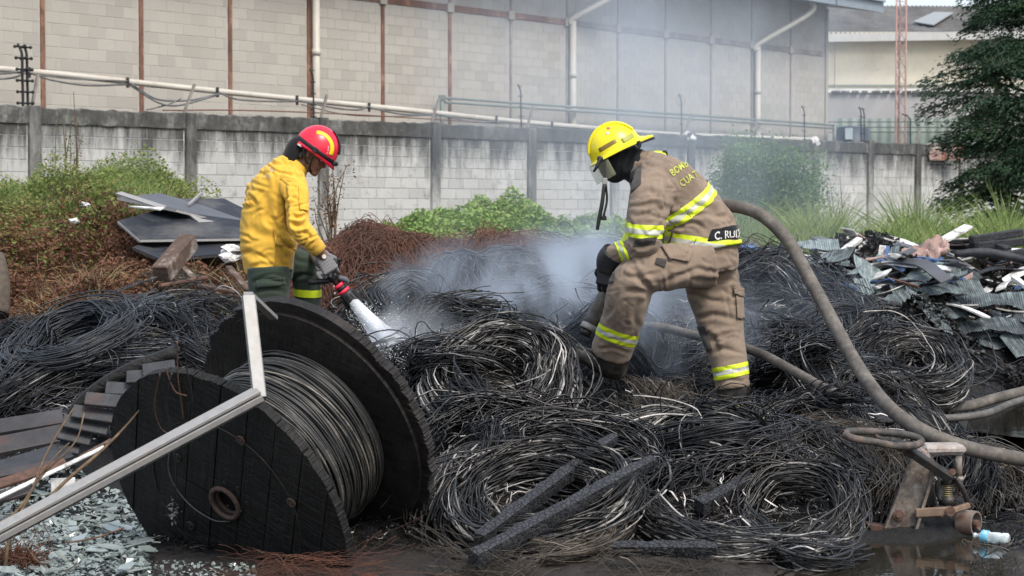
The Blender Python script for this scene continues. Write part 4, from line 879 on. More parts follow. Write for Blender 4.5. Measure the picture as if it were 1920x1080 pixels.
def tree():
    rng = np.random.default_rng(14); Y0 = 34.; bx, by = XY(1935, Y0), Y0; t = empty('tree', (bx, by, .8), 'big dark green tree with drooping layered boughs at the right edge', 'tree')
    MB().tube([(bx, by, .6), (bx+.05, by, 2.4), (bx-.05, by, 4.2), (bx+.05, by+.1, 6.4)], [.16, .13, .09, .03], 10, 30).build('trunk', M['bark'], t)
    m = MB(); C = []; DR = []; SH = []
    reach = lambda z: np.interp(z, [.8, 1.5, 2.3, 3.2, 3.8, 4.4, 5.2, 6.2], [1.35, 1.5, 1.65, 1.95, 1.9, 1.5, 1.2, .7])
    for k in range(112):
        z = rng.uniform(1.0, 6.0); a = rng.uniform(0, 6.28); r = reach(z)*rng.uniform(.72, 1.12); d = np.array([math.cos(a), math.sin(a), 0]); zz = z
        pts = [np.array([bx, by, zz]), np.array([bx, by, zz])+d*r*.5+np.array([0, 0, .22]), np.array([bx, by, zz])+d*r+np.array([0, 0, .02])]
        m.tube(pts, [.03, .02, .005], 4, 8); c = spline(pts, 22)[4:]
        sh = rng.random()
        for q in c:
            nn = 42; side = np.array([-d[1], d[0], 0]); wdt = .32*(1-abs(np.linalg.norm(q-pts[0])/r-.55))+.05
            o = rng.normal(size=(nn, 1))*side*wdt+rng.normal(size=(nn, 3))*np.array([.05, .05, .045]); o[:, 2] -= np.abs(o @ side)*.45
            C.append(q+o); DR.append(np.repeat((d*.7+np.array([0, 0, -.35]))[None], nn, 0)); SH.append(np.clip(rng.random(nn)*.5+sh*.5, 0, 1))
    m.build('limb', M['bark'], t); C = np.concatenate(C); foliage_obj('crown', C, rng.uniform(.05, .12, len(C)), 'leaf_tree', rng, t, .6, .35, np.concatenate(SH), np.concatenate(DR))
tree()
def sapling(name, label, px, Y0, ybase, ytop, wdt, seed, n_leaf, lm, nb=14, cat='plant'):
    rng = np.random.default_rng(seed); b = P(px, ybase, Y0); b.z = float(H(b.x, b.y))-.02; tp = P(px, ytop, Y0); t = empty(name, b, label, cat); m = MB(); C = []
    for k in range(nb):
        f = rng.uniform(.15, .8); s = b.lerp(tp, f*.6); e = b.lerp(tp, rng.uniform(.4, 1.))+Vector((rng.uniform(-wdt, wdt), rng.uniform(-wdt, wdt)*.6, 0)); mid = s.lerp(e, .5)+Vector((rng.uniform(-.05, .05), 0, rng.uniform(0, .1)))
        m.tube([s, mid, e], [.009, .006, .0025], 4, 10); C += [np.array(mid.lerp(e, q))+rng.normal(size=(n_leaf, 3))*.045 for q in (.2, .5, .8, 1.)]
    m.tube([b, b.lerp(tp, .5)+Vector((.04, 0, 0)), tp], [.014, .01, .004], 5, 14); m.build('stem', M['twig'], t)
    C = np.concatenate(C); foliage_obj('foliage', C, rng.uniform(.018, .045, len(C)), lm, rng, t)
sapling('sparse_shrub', 'sparse grey-green shrub against the wall at upper left', 118, 24, 370, 215, .3, 3, 5, 'leaf_bush', 16)
sapling('dried_shrub', 'dry reddish-brown shrub just right of the yellow shirt, against the wall', 622, 20, 420, 300, .18, 5, 9, 'leaf_dry', 14)
sapling('dry_seedhead_stalk', 'single dry stalk with brown seed head above the wall top at left', 138, 24, 240, 172, .03, 6, 6, 'leaf_dry', 3)
sapling('dry_stalk', 'thin dry weed against the wall left of the standing figure in yellow', 60, 25, 400, 330, .25, 7, 3, 'leaf_bush', 8)
sapling('twiggy_weed', 'bare twiggy weed on the wall left of the grass and the dark tree', 1575, 33, 420, 330, .3, 12, 2, 'leaf_dry', 9)
# ============================================================ LEFT: SHEETS, TIMBER
M['panel_blue'] = simple('dark_blue_panel', (.014, .016, .024), .65, .1, .3, 3, .1, .002, dirt=(.09, .085, .08), dirt_amt=.5, dscale=1.5)
M['panel_grey'] = simple('dull_grey_panel', (.085, .09, .105), .6, .1, .2, 3, .1, .002, dirt=(.08, .075, .07), dirt_amt=.4, dscale=2)
M['wood'] = simple('weathered_wood', (.085, .055, .042), .85, 0, .35, 12, .4, .004, dirt=(.30, .28, .26), dirt_amt=.35, dscale=6)
M['scrap_white'] = simple('scrap_white', (.68, .68, .665), .6, 0, .2, 9, .2, .003, dirt=(.12, .10, .09), dirt_amt=.6, dscale=6)
M['scrap_blue'] = simple('scrap_blue', (.06, .12, .26), .5, 0, .3, 9, .2, .003, dirt=(.02, .02, .02), dirt_amt=.5, dscale=5)
M['scrap_pink'] = simple('scrap_pink', (.36, .24, .21), .8, 0, .3, 9, .3, .004, dirt=(.10, .07, .06), dirt_amt=.5, dscale=4)
def sheet(pts, th, name, m, label, cat='metal sheet', group=None, rim=None):
    """thin bent plate through surveyed corners (px,py,Y)"""
    c = [P(*p) for p in pts]; n = (c[1]-c[0]).cross(c[2]-c[1]).normalized()*th
    if rim is None: return tag(link(name, MB().prism(c, n).mesh(name), M[m]), label, cat, group)
    t = empty(name, c[0], label, cat, group); MB().prism(c, n).build('panel', M[m], t); k = len(c); mb = MB()
    for i in range(k): mb.bar(c[i]+n*.5, c[(i+1) % k]+n*.5, .02, .02)
    mb.build('rim', M[rim], t); return t
sheet([(222, 370, 17.6), (300, 362, 18.2), (470, 410, 18.4), (462, 425, 17.6), (330, 392, 17.2)], .03, 'panel_sheet', 'panel_grey', 'top grey panel of the stacked sheets on the left mound', rim='alu')
sheet([(330, 372, 18.3), (420, 372, 18.8), (480, 402, 18.8), (470, 420, 18.0)], .03, 'panel_sheet', 'panel_blue', 'bluish panel sloping behind the yellow shirt', rim='alu')
sheet([(222, 420, 17.0), (262, 455, 16.6), (470, 452, 16.8), (460, 420, 17.3), (300, 398, 17.6)], .03, 'panel_sheet', 'panel_blue', 'lowest dark blue panel with pale front edge on the left mound', rim='alu')
sheet([(250, 470, 16.5), (300, 492, 16.3), (470, 478, 16.6), (460, 456, 16.9), (280, 452, 17)], .03, 'panel_sheet', 'panel_blue', 'shaded panel half buried under the other sheets', rim='metal_dark')
sheet([(216, 362, 17.2), (228, 359, 17.25), (312, 386, 17.0), (304, 391, 16.95)], .015, 'crumpled_strip', 'alu', 'crumpled bright metal strip at the tip of the stacked sheets', 'metal strip')
sheet([(240, 388, 17), (300, 395, 16.9), (308, 391, 16.95)], .012, 'crumpled_strip', 'scrap_white', 'folded white metal scrap below the bright strip', 'metal strip')
sheet([(345, 398, 17.35), (374, 421, 17.2), (402, 424, 17.2), (400, 418, 17.25), (378, 414, 17.25)], .02, 'crumpled_strip', 'alu', 'bent pale metal channel between the dark panels', 'metal strip')
tag(link('panel_strut', MB().bar(P(354, 384, 17.9), P(378, 362, 18.5), .025, .02).mesh('panel_strut'), M['alu']), 'short pale bar lying across the bluish panel', 'bar')
def timber(a, b, w_, h_, label, m='wood', name='timber', cat='timber', up=(0, 0, 1)):
    return tag(link(name, MB().bar(P(*a), P(*b), w_, h_, up, .008).mesh(name), M[m]), label, cat)
timber((302, 514, 15.0), (355, 452, 15.4), .14, .13, 'thick broken brown timber standing out of the left mound')
timber((340, 500, 15.2), (400, 560, 14.9), .05, .04, 'grey plank sloping down left of the yellow shirt hem', 'wood')
timber((372, 535, 15.0), (440, 548, 14.8), .05, .03, 'thin grey lath lying behind the aluminium upright', 'wood')
timber((428, 500, 15.0), (466, 545, 14.8), .06, .03, 'brown board leaning below the dark trousers', 'wood')
timber((300, 536, 14.9), (390, 520, 15.0), .05, .03, 'reddish stick lying across the dry grass', 'rust')
def rubble():
    rng = np.random.default_rng(4); U = rng.uniform(335, 480, 900); Y = rng.uniform(14.7, 16.6, 900); X = XY(U, Y); C = np.stack([X, Y, H(X, Y)+rng.uniform(.02, .1, 900)], 1)
    tag(link('pale_rubble', leaves_mesh('pale_rubble', C, rng.uniform(.03, .09, 900), rng, .3, .7), M['scrap_white']), 'pale crumbs of rubble left of the yellow shirt', 'rubble', kind='stuff')
rubble()
for k, (px, py, Y, s, l) in enumerate(((438, 470, 16.2, .07, 'white crumpled plastic scrap beside the yellow shirt hem'), (430, 485, 16.0, .05, 'smaller white scrap just below the crumpled one'), (160, 384, 17.6, .03, 'tiny white scrap high on the face of the left mound'), (138, 414, 17.2, .03, 'tiny white scrap lower on the face of the left mound'))):
    bm = bmesh.new(); bmesh.ops.create_icosphere(bm, subdivisions=2, radius=s); c = P(px, py, Y)
    for v in bm.verts: v.co = Vector((v.co.x*1.3, v.co.y, v.co.z*.8))*(1+1.3*noise.noise(v.co.normalized()*2.6+Vector((k*3.3, 0, 0))))+c
    [setattr(v, 'co', Vector((v.co.x, v.co.y, c.z+(v.co.z-c.z)*(.85)))) for v in bm.verts]; me = D.meshes.new('plastic_scrap'); bm.to_mesh(me); bm.free(); tag(link('plastic_scrap', me, M['scrap_white']), l, 'scrap')
# dark trunk-like stump at left edge
tag(link('charred_stump', MB().tube([P(-6, 590, 14.5), P(0, 540, 14.6), P(-4, 480, 14.8)], [.09, .075, .05], 10, 12, wob=.12).mesh('charred_stump'), M['bark']), 'dark stump at the left picture edge', 'stump')

# ============================================================ RIGHT: BURNT CORRUGATED SHEETS AND SCRAP
def cs_mat():
    s = NT('burnt_corrugated_sheet'); v = s.coord('World'); f = s.noise(v, 2.2, 6, .8); st = s.noise(s.coord('Object', (34, 1, 1.6)), 1.3, 4, .7); g = s.noise(v, 11, 5, .75); q = s.math('ADD', s.math('MULTIPLY', f, .45), s.math('ADD', s.math('MULTIPLY', g, .2), s.math('MULTIPLY', st, .38)))
    q = s.math('ADD', q, s.math('MULTIPLY', s.math('SUBTRACT', s.rand(), .5), .14))
    s.base(s.ramp(q, [(.40, (.012, .013, .014)), (.49, (.05, .06, .065)), (.57, (.14, .175, .18)), (.68, (.30, .35, .345))])); s.set(Roughness=.6); s.bump(g, .5, .01); return s.m
M['csheet'] = cs_mat()
def right_pile():
    rng = np.random.default_rng(40); protos = []
    for j in range(5):
        w_, h_ = [(1.0, .42), (.8, .55), (1.3, .38), (.7, .4), (1.1, .5)][j]; me = corrugated(w_*.8, h_*.8, .026, .0045, curl=[.2, -.25, .1, .4, 0][j])
        co = np.empty(len(me.vertices)*3, np.float32); me.vertices.foreach_get('co', co); co = co.reshape(-1, 3)
        co[:, 1] += .035*np.sin(co[:, 0]*7+j)*np.cos(co[:, 2]*5+j*2); e = np.abs(co[:, 2]) > h_*.36; co[e, 2] += .03*np.sin(co[e, 0]*9+j*3)+.012*np.sin(co[e, 0]*31); me.vertices.foreach_set('co', co.ravel()); me.update(); me.materials.append(M['csheet']); protos.append(me)
    hero = [(1555, 515, 16.6, 0, -38, 4, 0, 'upright pale teal ridged sheet just right of the thick hose'), (1490, 462, 17.1, 2, -72, -8, -8, 'long flat ridged sheet on top of the teal one'), (1640, 525, 16.4, 1, -50, 18, 35, 'ridged sheet fanned diagonally, centre of the burnt stack'), (1700, 590, 15.9, 0, -40, -5, 10, 'dark ridged sheet hanging over the hollow'), (1640, 630, 15.6, 4, -62, 8, 28, 'lowest ridged sheet fanning toward the charred bale'), (1760, 540, 16.2, 2, -60, 6, -4, 'charred ridged sheet above the dark hollow'), (1850, 560, 16.6, 4, -66, -6, 3, 'ridged sheet lying flat at the right edge, upper'), (1840, 610, 16.1, 2, -64, 4, -3, 'ridged sheet lying flat at the right edge, lower'), (1590, 575, 15.9, 3, -58, -14, -30, 'small twisted ridged sheet left of the fanned one'), (1740, 640, 15.7, 1, -66, 10, 40, 'broad dark sheet with narrow ridges near the pond')]
    for px, py, Y, j, rx, ry, rz, l in hero:
        o = D.objects.new('corrugated_sheet', protos[j]); COL.objects.link(o); p = P(px, py, Y); o.location = (p.x, p.y, max(p.z, float(H(p.x, p.y))+.06)); o.rotation_euler = (math.radians(rx), math.radians(rz), math.radians(ry)); o.scale = (.72, .72, .72); tag(o, l, 'metal sheet', 'burnt ridged sheets in the right-hand stack')
    for k in range(90):
        U, Y = rng.uniform(1430, 1960), rng.uniform(16.0, 17.3); x = XY(U, Y); o = D.objects.new('corrugated_sheet', protos[k % 5]); COL.objects.link(o)
        o.location = (x, Y, float(H(x, Y))+rng.uniform(.03, .14)); o.rotation_euler = (math.radians(rng.uniform(-85, -45)), math.radians(rng.uniform(-25, 25)), math.radians(rng.uniform(-40, 40))); s = rng.uniform(.3, .75); o.scale = (s, s, s)
        tag(o, 'bent ridged sheet fragment buried in the burnt stack at right', 'metal sheet', 'ridged sheet fragments in the right-hand stack')
    # charred crumbly crust
    n = 16000; U = rng.uniform(1520, 1990, n); Y = rng.uniform(15.2, 17.8, n); X = XY(U, Y); C = np.stack([X, Y, H(X, Y)+rng.uniform(.02, .17, n)], 1); kp = np.sin(X*4.3+Y*2)*np.sin(Y*5.1-X) > .05; C = C[kp]
    tag(link('charred_crust', leaves_mesh('charred_crust', C, rng.uniform(.02, .07, len(C)), rng, .2, .8), M['char']), 'black crumbly crust between the burnt sheets', 'char', kind='stuff')
    # bright strips along the top
    ms = ['scrap_white', 'scrap_white', 'scrap_white', 'scrap_blue', 'scrap_pink', 'scrap_white', 'char_plank', 'panel_grey']
    st = {}
    for j, mm in enumerate(ms):
        b = MB(); L = .5+.1*(j % 4); b.box((0, 0, 0), (L, .07+.03*(j % 3), .012), None, 0); b.bm.edges.ensure_lookup_table(); bmesh.ops.subdivide_edges(b.bm, edges=[e for e in b.bm.edges if abs(e.verts[0].co.x-e.verts[1].co.x) > .1], cuts=6)
        for v in b.bm.verts: v.co.z += .05*math.sin(v.co.x*5+j); v.co.y += .02*math.sin(v.co.x*9+j*2)
        me = b.mesh('scrap_strip'); me.materials.append(M[mm]); st[j] = me
    lab = {'scrap_white': ('thin off-white plastic strip jutting from the sunlit top of the right pile', 'off-white strips on the right pile'), 'scrap_blue': ('blue-painted strip among white scrap on the right pile', 'blue strips on the right pile'), 'scrap_pink': ('faded pinkish board scrap on the right pile', 'pinkish scraps on the right pile'), 'wood': ('brownish lath stuck in the scrap of the right pile', 'brown laths on the right pile'), 'char_plank': ('blackened strip among the scrap of the right pile', 'blackened strips on the right pile'), 'panel_grey': ('dull grey metal strip on the right pile', 'grey strips on the right pile')}
    for k in range(300):
        U = rng.uniform(1430, 1990); Y = rng.uniform(16.2, 18.4); 
        if U > 1780 and rng.random() < .3: j = 6
        else: j = int(rng.integers(0, 8))
        x = XY(U, Y); o = D.objects.new('scrap_strip', st[j]); COL.objects.link(o); s = rng.uniform(.45, 1.15)
        o.location = (x, Y, float(H(x, Y))+rng.uniform(.04, .15)); o.rotation_euler = (rng.uniform(-.6, .6), rng.uniform(-.3, .3), rng.uniform(0, 6.28)); o.scale = (s, s, s); tag(o, lab[ms[j]][0], 'scrap strip', lab[ms[j]][1])
    def S(a, b, w_, h_, m, l, name='scrap_board'): tag(link(name, MB().bar(P(*a), P(*b), w_, h_, (0, -.3, 1)).mesh(name), M[m]), l, 'scrap board')
    S((1748, 462, 17.5), (1816, 424, 17.9), .09, .02, 'scrap_white', 'white board pointing up highest on the right pile')
    S((1572, 478, 17.2), (1612, 448, 17.4), .06, .03, 'scrap_white', 'white strip leaning up left of the burnt stack crest')
    S((1652, 494, 17.0), (1657, 462, 17.1), .07, .03, 'scrap_white', 'short white upright stub with a blue side')
    S((1660, 490, 16.95), (1665, 463, 17.05), .03, .03, 'scrap_blue', 'narrow blue stub beside the white upright one')
    S((1706, 484, 17.0), (1760, 490, 16.9), .06, .03, 'scrap_blue', 'bright blue strip lying below the pink scrap')
    S((1665, 522, 16.2), (1722, 538, 16.0), .018, .018, 'rust', 'thin rusty rod crossing the dark hollow', 'rusty_rod')
    S((1900, 520, 16.4), (1935, 545, 16.2), .05, .03, 'scrap_white', 'pale strip cut by the right picture edge')
    # dark pipe-like roll and charred timbers at top right
    tag(link('charred_roll', MB().tube([P(1790, 476, 17.2), P(1850, 474, 17.2), P(1925, 488, 17.1)], [.03, .045, .035], 10, 20).mesh('charred_roll'), M['panel_blue']), 'dark blue-grey rolled sheet on the right pile', 'roll')
    for k, (a, b, l) in enumerate((((1820, 450, 17.8), (1915, 436, 18), 'top charred timber on the far right pile'), ((1830, 462, 17.7), (1930, 452, 17.8), 'second charred timber on the far right pile'), ((1845, 452, 17.9), (1890, 470, 17.6), 'charred timber slanting down across the other two'), ((1880, 480, 17.4), (1940, 470, 17.5), 'lowest charred timber near the right edge'))):
        tag(link('charred_timber', MB().bar(P(*a), P(*b), .09, .07, (0, 0, 1), .01).mesh('charred_timber'), M['char_beam']), l, 'timber')
    bm = bmesh.new(); bmesh.ops.create_grid(bm, x_segments=14, y_segments=10, size=1)
    a = P(1740, 468, 17.1)
    for v in bm.verts: v.co = Vector((v.co.x*.15, v.co.y*.11, .10*noise.noise(v.co*2.3)+.05*v.co.x))+a+Vector((0, 0, v.co.y*.05))
    for f in bm.faces: f.smooth = True
    me = D.meshes.new('pink_foam'); bm.to_mesh(me); bm.free(); o = link('pink_foam', me, M['scrap_pink']); tag(o, 'crumpled pink insulation lump on the right pile', 'insulation'); o.modifiers.new('s', 'SOLIDIFY').thickness = .03
    # bent rebar rods in front of the sheets
    for k, (a, b, l) in enumerate((((1590, 636, 15.3), (1745, 585, 15.6), 'longest thin black rod before the burnt sheets'), ((1620, 640, 15.2), (1700, 590, 15.5), 'thin black rod left of centre before the burnt sheets'), ((1720, 600, 15.4), (1760, 650, 15.2), 'thin black rod slanting right before the burnt sheets'))):
        tag(link('steel_rod', MB().tube([P(*a), Vector(P(*a)).lerp(P(*b), .5)+Vector((0, 0, .03)), P(*b)], .007, 5, 12).mesh('steel_rod'), M['metal_dark']), l, 'rod')
right_pile()
# ============================================================ CABLE REEL
RN = Vector((.535, .72, .4377)).normalized(); RC = P(435, 932, 9.05); RW = .62; RR = .687
def inplane(ix, iz):
    y = -(ix*RN.x+iz*RN.z)/RN.y; v = Vector((ix, y, iz)).normalized(); return v, RN.cross(v)
def disc_boards(parent, c, v, u, R, th, nb, jag, mat, hub=0., seed=0, nose=0.):
    """planks of a round flange, cut to the circle, hub hole left open; th is thickness along the axis"""
    r = random.Random(seed); ext = RN*th; w_ = 2*R/nb; gap = .005
    def edge(uu, sgn):
        b = math.sqrt(max(R*R-uu*uu, 0)); a = math.atan2(sgn*b, uu)
        return max(.02, b-jag*(abs(noise.noise(Vector((a*5, sgn*3, seed))))*1.3+.8*abs(noise.noise(Vector((a*31, sgn*7, seed))))+.5*abs(noise.noise(Vector((a*90, sgn*7, seed))))))
    for i in range(nb):
        u0 = -R+i*w_+gap/2; u1 = u0+w_-gap; n = 44; us = [u0+(u1-u0)*k/n for k in range(n+1)]; off = RN*r.uniform(-.003, .003)
        runs = [(-1, 1)]
        if hub and u0 < hub and u1 > -hub: runs = [(-1, 0), (0, 1)]
        for (lo, hi) in runs:
            top = []; bot = []
            for q in us:
                h = math.sqrt(max(hub*hub-q*q, 0)) if hub else 0
                top.append(edge(q, 1) if hi == 1 else -max(h, .004)); bot.append(-edge(q, -1) if lo == -1 else max(h, .004))
            poly = [c+off+u*q+v*t for q, t in zip(us, top)]+[c+off+u*q+v*b for q, b in zip(us[::-1], bot[::-1])]
            MB().prism(poly, ext).build('board', mat, parent)
def onplane(px, py, c):
    o = Vector((0, 0, CAMZ)); d = P(px, py, 9)-o; return o+d*((c-o).dot(RN)/d.dot(RN))
def circ(c, a, b, r, n=40): return [c+a*r*math.cos(2*math.pi*k/n)+b*r*math.sin(2*math.pi*k/n) for k in range(n)]
def ring_tube(mb, c, a, b, R, r, n=40, sides=8):
    L = np.array([tuple(p) for p in circ(c, a, b, R, n)]); L = np.vstack([L, L[:1]])[None]; me = tubes_mesh('ring', L, [r], sides); mb.bm.from_mesh(me); D.meshes.remove(me); return mb
M['hub_rust'] = simple('scorched_collar', (.075, .048, .038), .8, 0, .4, 30, .3, .003, dirt=(.03, .025, .022), dirt_amt=.5, dscale=12)
def reel():
    t = empty('cable_reel', RC-Vector((0, 0, RC.z)), 'big charred wooden cable reel lying tilted with grey cable still wound on it', 'cable reel')
    v, u = inplane(-.184, -.983); disc_boards(t, RC-RN*.045, v, u, RR, .045, 9, .016, M['char'], .082, 3)
    C1 = RC+RN*RW; v2, u2 = inplane(.944, -.33); disc_boards(t, C1, v2, u2, RR, .05, 8, .045, M['char_back'], 0, 8)
    # inner doubling plate of the front flange, boards the other way
    MB().prism(circ(RC+RN*.001, v, u, RR-.03, 48), RN*.02).build('inner_plate', M['char'], t)
    MB().prism(circ(C1-RN*.021, v, u, RR-.06, 48), RN*.02).build('inner_plate', M['char_back'], t)
    rng = np.random.default_rng(4); N, K = 62, 76; th = np.linspace(0, 2*math.pi, K); L = np.zeros((N, K, 3)); a, b = np.array(v), np.array(u)
    for i in range(N):
        s = .03+(RW-.07)*i/(N-1); R = .432+rng.normal()*.003+.007*math.sin(i*.9); dr = np.interp(th, np.linspace(0, 2*math.pi, 14), np.r_[(q := rng.normal(size=13)*.0035), q[0]]); ds = np.interp(th, np.linspace(0, 2*math.pi, 10), np.r_[(q := rng.normal(size=9)*.006), q[0]])
        L[i] = np.array(RC)+np.array(RN)*(s+ds)[:, None]+(R+dr)[:, None]*(np.cos(th)[:, None]*a+np.sin(th)[:, None]*b)
    o = link('cable_winding', tubes_mesh('cable_winding', L, rng.uniform(.0048, .0066, N), 6, {'ash': rng.beta(1.2, 1.6, N)}), M['winding'], t)
    # loose turns on top
    N = 16; L = np.zeros((N, 60, 3)); 
    for i in range(N):
        s0 = rng.uniform(.05, RW-.1); th = np.linspace(0, 3.6, 60)+rng.uniform(0, 6); L[i] = np.array(RC)+np.array(RN)*(s0+.06*np.sin(th*.7+i))[:, None]+(.444+.006*np.sin(th*3+i))[:, None]*(np.cos(th)[:, None]*a+np.sin(th)[:, None]*b)
    link('loose_turns', tubes_mesh('loose_turns', L, rng.uniform(.003, .005, N), 5, {'ash': rng.random(N)}), M['winding'], t)
    MB().prism(circ(RC+RN*.02, v, u, .424, 48), RN*(RW-.04)).build('drum', M['char'], t)
    # hub collar
    m = MB(); c = RC-RN*.052; ring_tube(m, c, v, u, .079, .012, 40, 8); ring_tube(m, c+RN*.03, v, u, .070, .010, 40, 6); m.build('hub_collar', M['hub_rust'], t)
    n = 36; V = []; F = []
    for k, (rad, dd) in enumerate(((.074, -.05), (.068, .12))): V += [tuple(RC+RN*dd+p) for p in circ(Vector(), v, u, rad, n)]
    F = [(i, (i+1) % n, n+(i+1) % n, n+i) for i in range(n)]; link('hub_tube', np_mesh('hub_tube', V, F), M['metal_dark'], t)
    for px, py in ((452, 825), (333, 857), (358, 985), (547, 942), (487, 1038)):
        q = onplane(px, py, RC-RN*.047); m = MB(); ring_tube(m, q-RN*.003, v, u, .019, .0065, 24, 6); m.cyl(q-RN*.010, q+RN*.005, .011, 6); m.build('bolt', M['hub_rust'] if px in (452, 547) else M['metal_dark'], t)
    for k in range(6):
        a0 = k*math.pi/3+.3; q = onplane(435, 932, RC-RN*.064); MB().cyl(q+(v*math.cos(a0)+u*math.sin(a0))*.079, q+(v*math.cos(a0)+u*math.sin(a0))*.079+RN*.01, .005, 6).build('rivet', M['metal_dark'], t)
    # scorched groove line
    m = MB(); L = np.array([tuple(RC-RN*.046+(v*math.cos(x)+u*math.sin(x))*.43) for x in np.linspace(0, 2*math.pi, 70)])[None]; me = tubes_mesh('g', L, [.0035], 5); m.bm.from_mesh(me); m.build('groove_wire', M['metal_dark'], t)
    # thin cable drooping on the face
    pts = [onplane(x, y, RC-RN*.055) for x, y in ((318, 845), (316, 880), (330, 915), (360, 950), (400, 975), (430, 978))]
    MB().tube(pts, .0032, 6, 30).build('face_cable', M['hose_dark'], t)
M['char_back'] = plank_char('charred_wood_grain', _ip(.944, -.33), _N, (.022, .018, .016))
M['winding'] = wire_mat('wound_cable', (.017, .017, .017), (.20, .18, .15), .64, .5, .05)
reel()
def hanging_wires():
    rr = random.Random(2)
    for k, (pts, m, l) in enumerate((([(332, 640), (333, 700), (338, 740), (345, 790)], 'rust', 'long hanging wire with orange flecks over the reel top'), ([(311, 690), (318, 712), (330, 735), (350, 742)], 'rust', 'short orange-flecked wire hooked on the reel rim'), ([(345, 640), (350, 690), (360, 740), (358, 790), (348, 830)], 'metal_dark', 'dark wire hanging down the reel face'), ([(322, 700), (312, 760), (326, 820), (330, 900), (325, 960)], 'metal_dark', 'longest thin wire reaching the lower reel face'), ([(300, 700), (290, 760), (300, 800), (318, 815)], 'rust', 'leftmost thin hanging wire on the reel face'))):
        q = [onplane(x, y, RC-RN*(.06+.01*k)) for x, y in pts]; tag(link('hanging_wire', MB().tube(q, .0035, 5, 30, wob=.2, seed=k).mesh('hanging_wire'), M[m]), l, 'wire')
    p = onplane(325, 955, RC-RN*.07); tag(link('ash_tuft', leaves_mesh('ash_tuft', np.array(p)+np.random.default_rng(3).normal(size=(60, 3))*(.012, .008, .03), .02, np.random.default_rng(1)), M['wire_ash_plain']), 'small grey ash tuft on the reel face', 'ash')
M['wire_ash_plain'] = simple('grey_ash', (.20, .20, .20), .9, 0, .3, 9, 0)
hanging_wires()
# ============================================================ ALUMINIUM FRAME
def frame():
    a, b, c, d = P(-60, 1030, 7.95), P(486, 738, 8.42), P(465, 556, 8.6), P(513, 596, 9.1)
    t = empty('aluminium_frame', a, 'bright bent aluminium profile leaning across the front of the charred reel', 'metal frame'); ax = (b-a).normalized(); up = Vector((0, -.35, 1)); y = up.cross(ax).normalized(); z = ax.cross(y)
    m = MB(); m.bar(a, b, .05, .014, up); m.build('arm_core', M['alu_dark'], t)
    MB().bar(a+z*.021-y*.004, b+z*.021-y*.004, .06, .013, up, .001).build('arm_upper_rail', M['alu'], t)
    MB().bar(a-z*.008-y*.006, b-z*.008-y*.006, .062, .026, up, .001).build('arm_face', M['alu'], t)
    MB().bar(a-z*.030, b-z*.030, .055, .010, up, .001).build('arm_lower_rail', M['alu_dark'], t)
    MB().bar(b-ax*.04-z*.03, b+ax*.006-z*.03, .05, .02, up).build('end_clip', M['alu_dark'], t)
    MB().bar(b+Vector((0, 0, -.02)), c, .04, .052, (1, .3, 0), .002).build('upright', M['alu'], t)
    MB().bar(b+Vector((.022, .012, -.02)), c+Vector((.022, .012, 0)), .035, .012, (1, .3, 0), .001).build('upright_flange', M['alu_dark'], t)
    MB().bar(c+Vector((0, 0, .012)), d, .04, .018, (0, 0, 1), .001).build('return_arm', M['alu'], t)
    for k in range(6): q = a.lerp(b, .15+.14*k)-z*.03-y*.03; MB().cyl(q, q-y*.004, .006, 8).build('rivet', M['metal_dark'], t)
frame()
# ============================================================ LEFT BOARDS, SLATS, GLASS
M['scorched'] = simple('scorched_board', (.040, .036, .036), .45, 0, .4, 6, .5, .006, dirt=(.085, .03, .018), dirt_amt=.3, dscale=3.2)
def left_boards():
    def B(a, b, w_, th, l, m='scorched', up=(0, -.6, 1)): tag(link('burnt_board', MB().bar(P(*a), P(*b), w_, th, up, .003).mesh('burnt_board'), M[m]), l, 'board', 'burnt boards at lower left')
    B((-70, 812, 11.0), (118, 782, 11.1), .13, .025, 'top burnt board at lower left with a dull red stain')
    B((-70, 850, 10.7), (122, 812, 10.9), .15, .025, 'second burnt board from the top at lower left')
    B((-70, 905, 10.3), (128, 845, 10.6), .15, .03, 'widest dark burnt board in the lower left stack', 'char_plank')
    B((-70, 905, 10.0), (105, 868, 10.3), .05, .02, 'thin red-brown lath under the wide burnt board')
    B((-70, 930, 9.9), (125, 868, 10.2), .07, .02, 'orange-tinged lath near the bottom of the left stack', 'rust')
    B((-70, 955, 9.75), (60, 915, 9.9), .08, .02, 'lowest purplish board of the left stack')
    B((-70, 965, 9.65), (196, 838, 10.1), .025, .012, 'long pale thin edging strip below the burnt boards', 'scrap_white')
    B((150, 858, 10.1), (215, 822, 10.2), .02, .02, 'short pale batten touching the reel at left', 'wood')
    t = empty('reel_segment', P(200, 800, 10.9), 'curved row of scorched grey slats from a broken reel, behind the big reel', 'reel segment')
    cs = [(298, 691, 62, -8), (270, 706, 66, -3), (236, 730, 76, 3), (205, 752, 90, 6), (184, 778, 96, 9), (160, 797, 86, 12), (140, 818, 62, 14), (130, 838, 40, 10)]
    for k, (x, y, L, a) in enumerate(cs):
        Y = 10.5+.05*k*.0+(.3 if k < 3 else .12); L = L/350; q = P(x, y, Y); ro = math.radians(-a); X = Vector((math.cos(ro), .10, math.sin(ro))).normalized()
        rr = random.Random(k); MB().bar(q-X*L/2, q+X*L/2, .085, .022, Vector((.1+rr.uniform(-.06, .06), -.95, .9)), .004).build('slat', M['char_plank'], t)
    bk = [P(x, y, 10.95) for x, y in ((330, 660), (230, 700), (150, 760), (110, 840))]; MB().tube(bk, .04, 8, 24).build('rim', M['char'], t)
    # pale plate with a hole beside the glass
    tag(link('pale_plate', MB().box(P(118, 915, 10.0), (.12, .02, .10), Matrix.Rotation(.4, 4, 'Z')).mesh('pale_plate'), M['scrap_white']), 'small pale plate standing among the broken glass', 'plate')
left_boards()
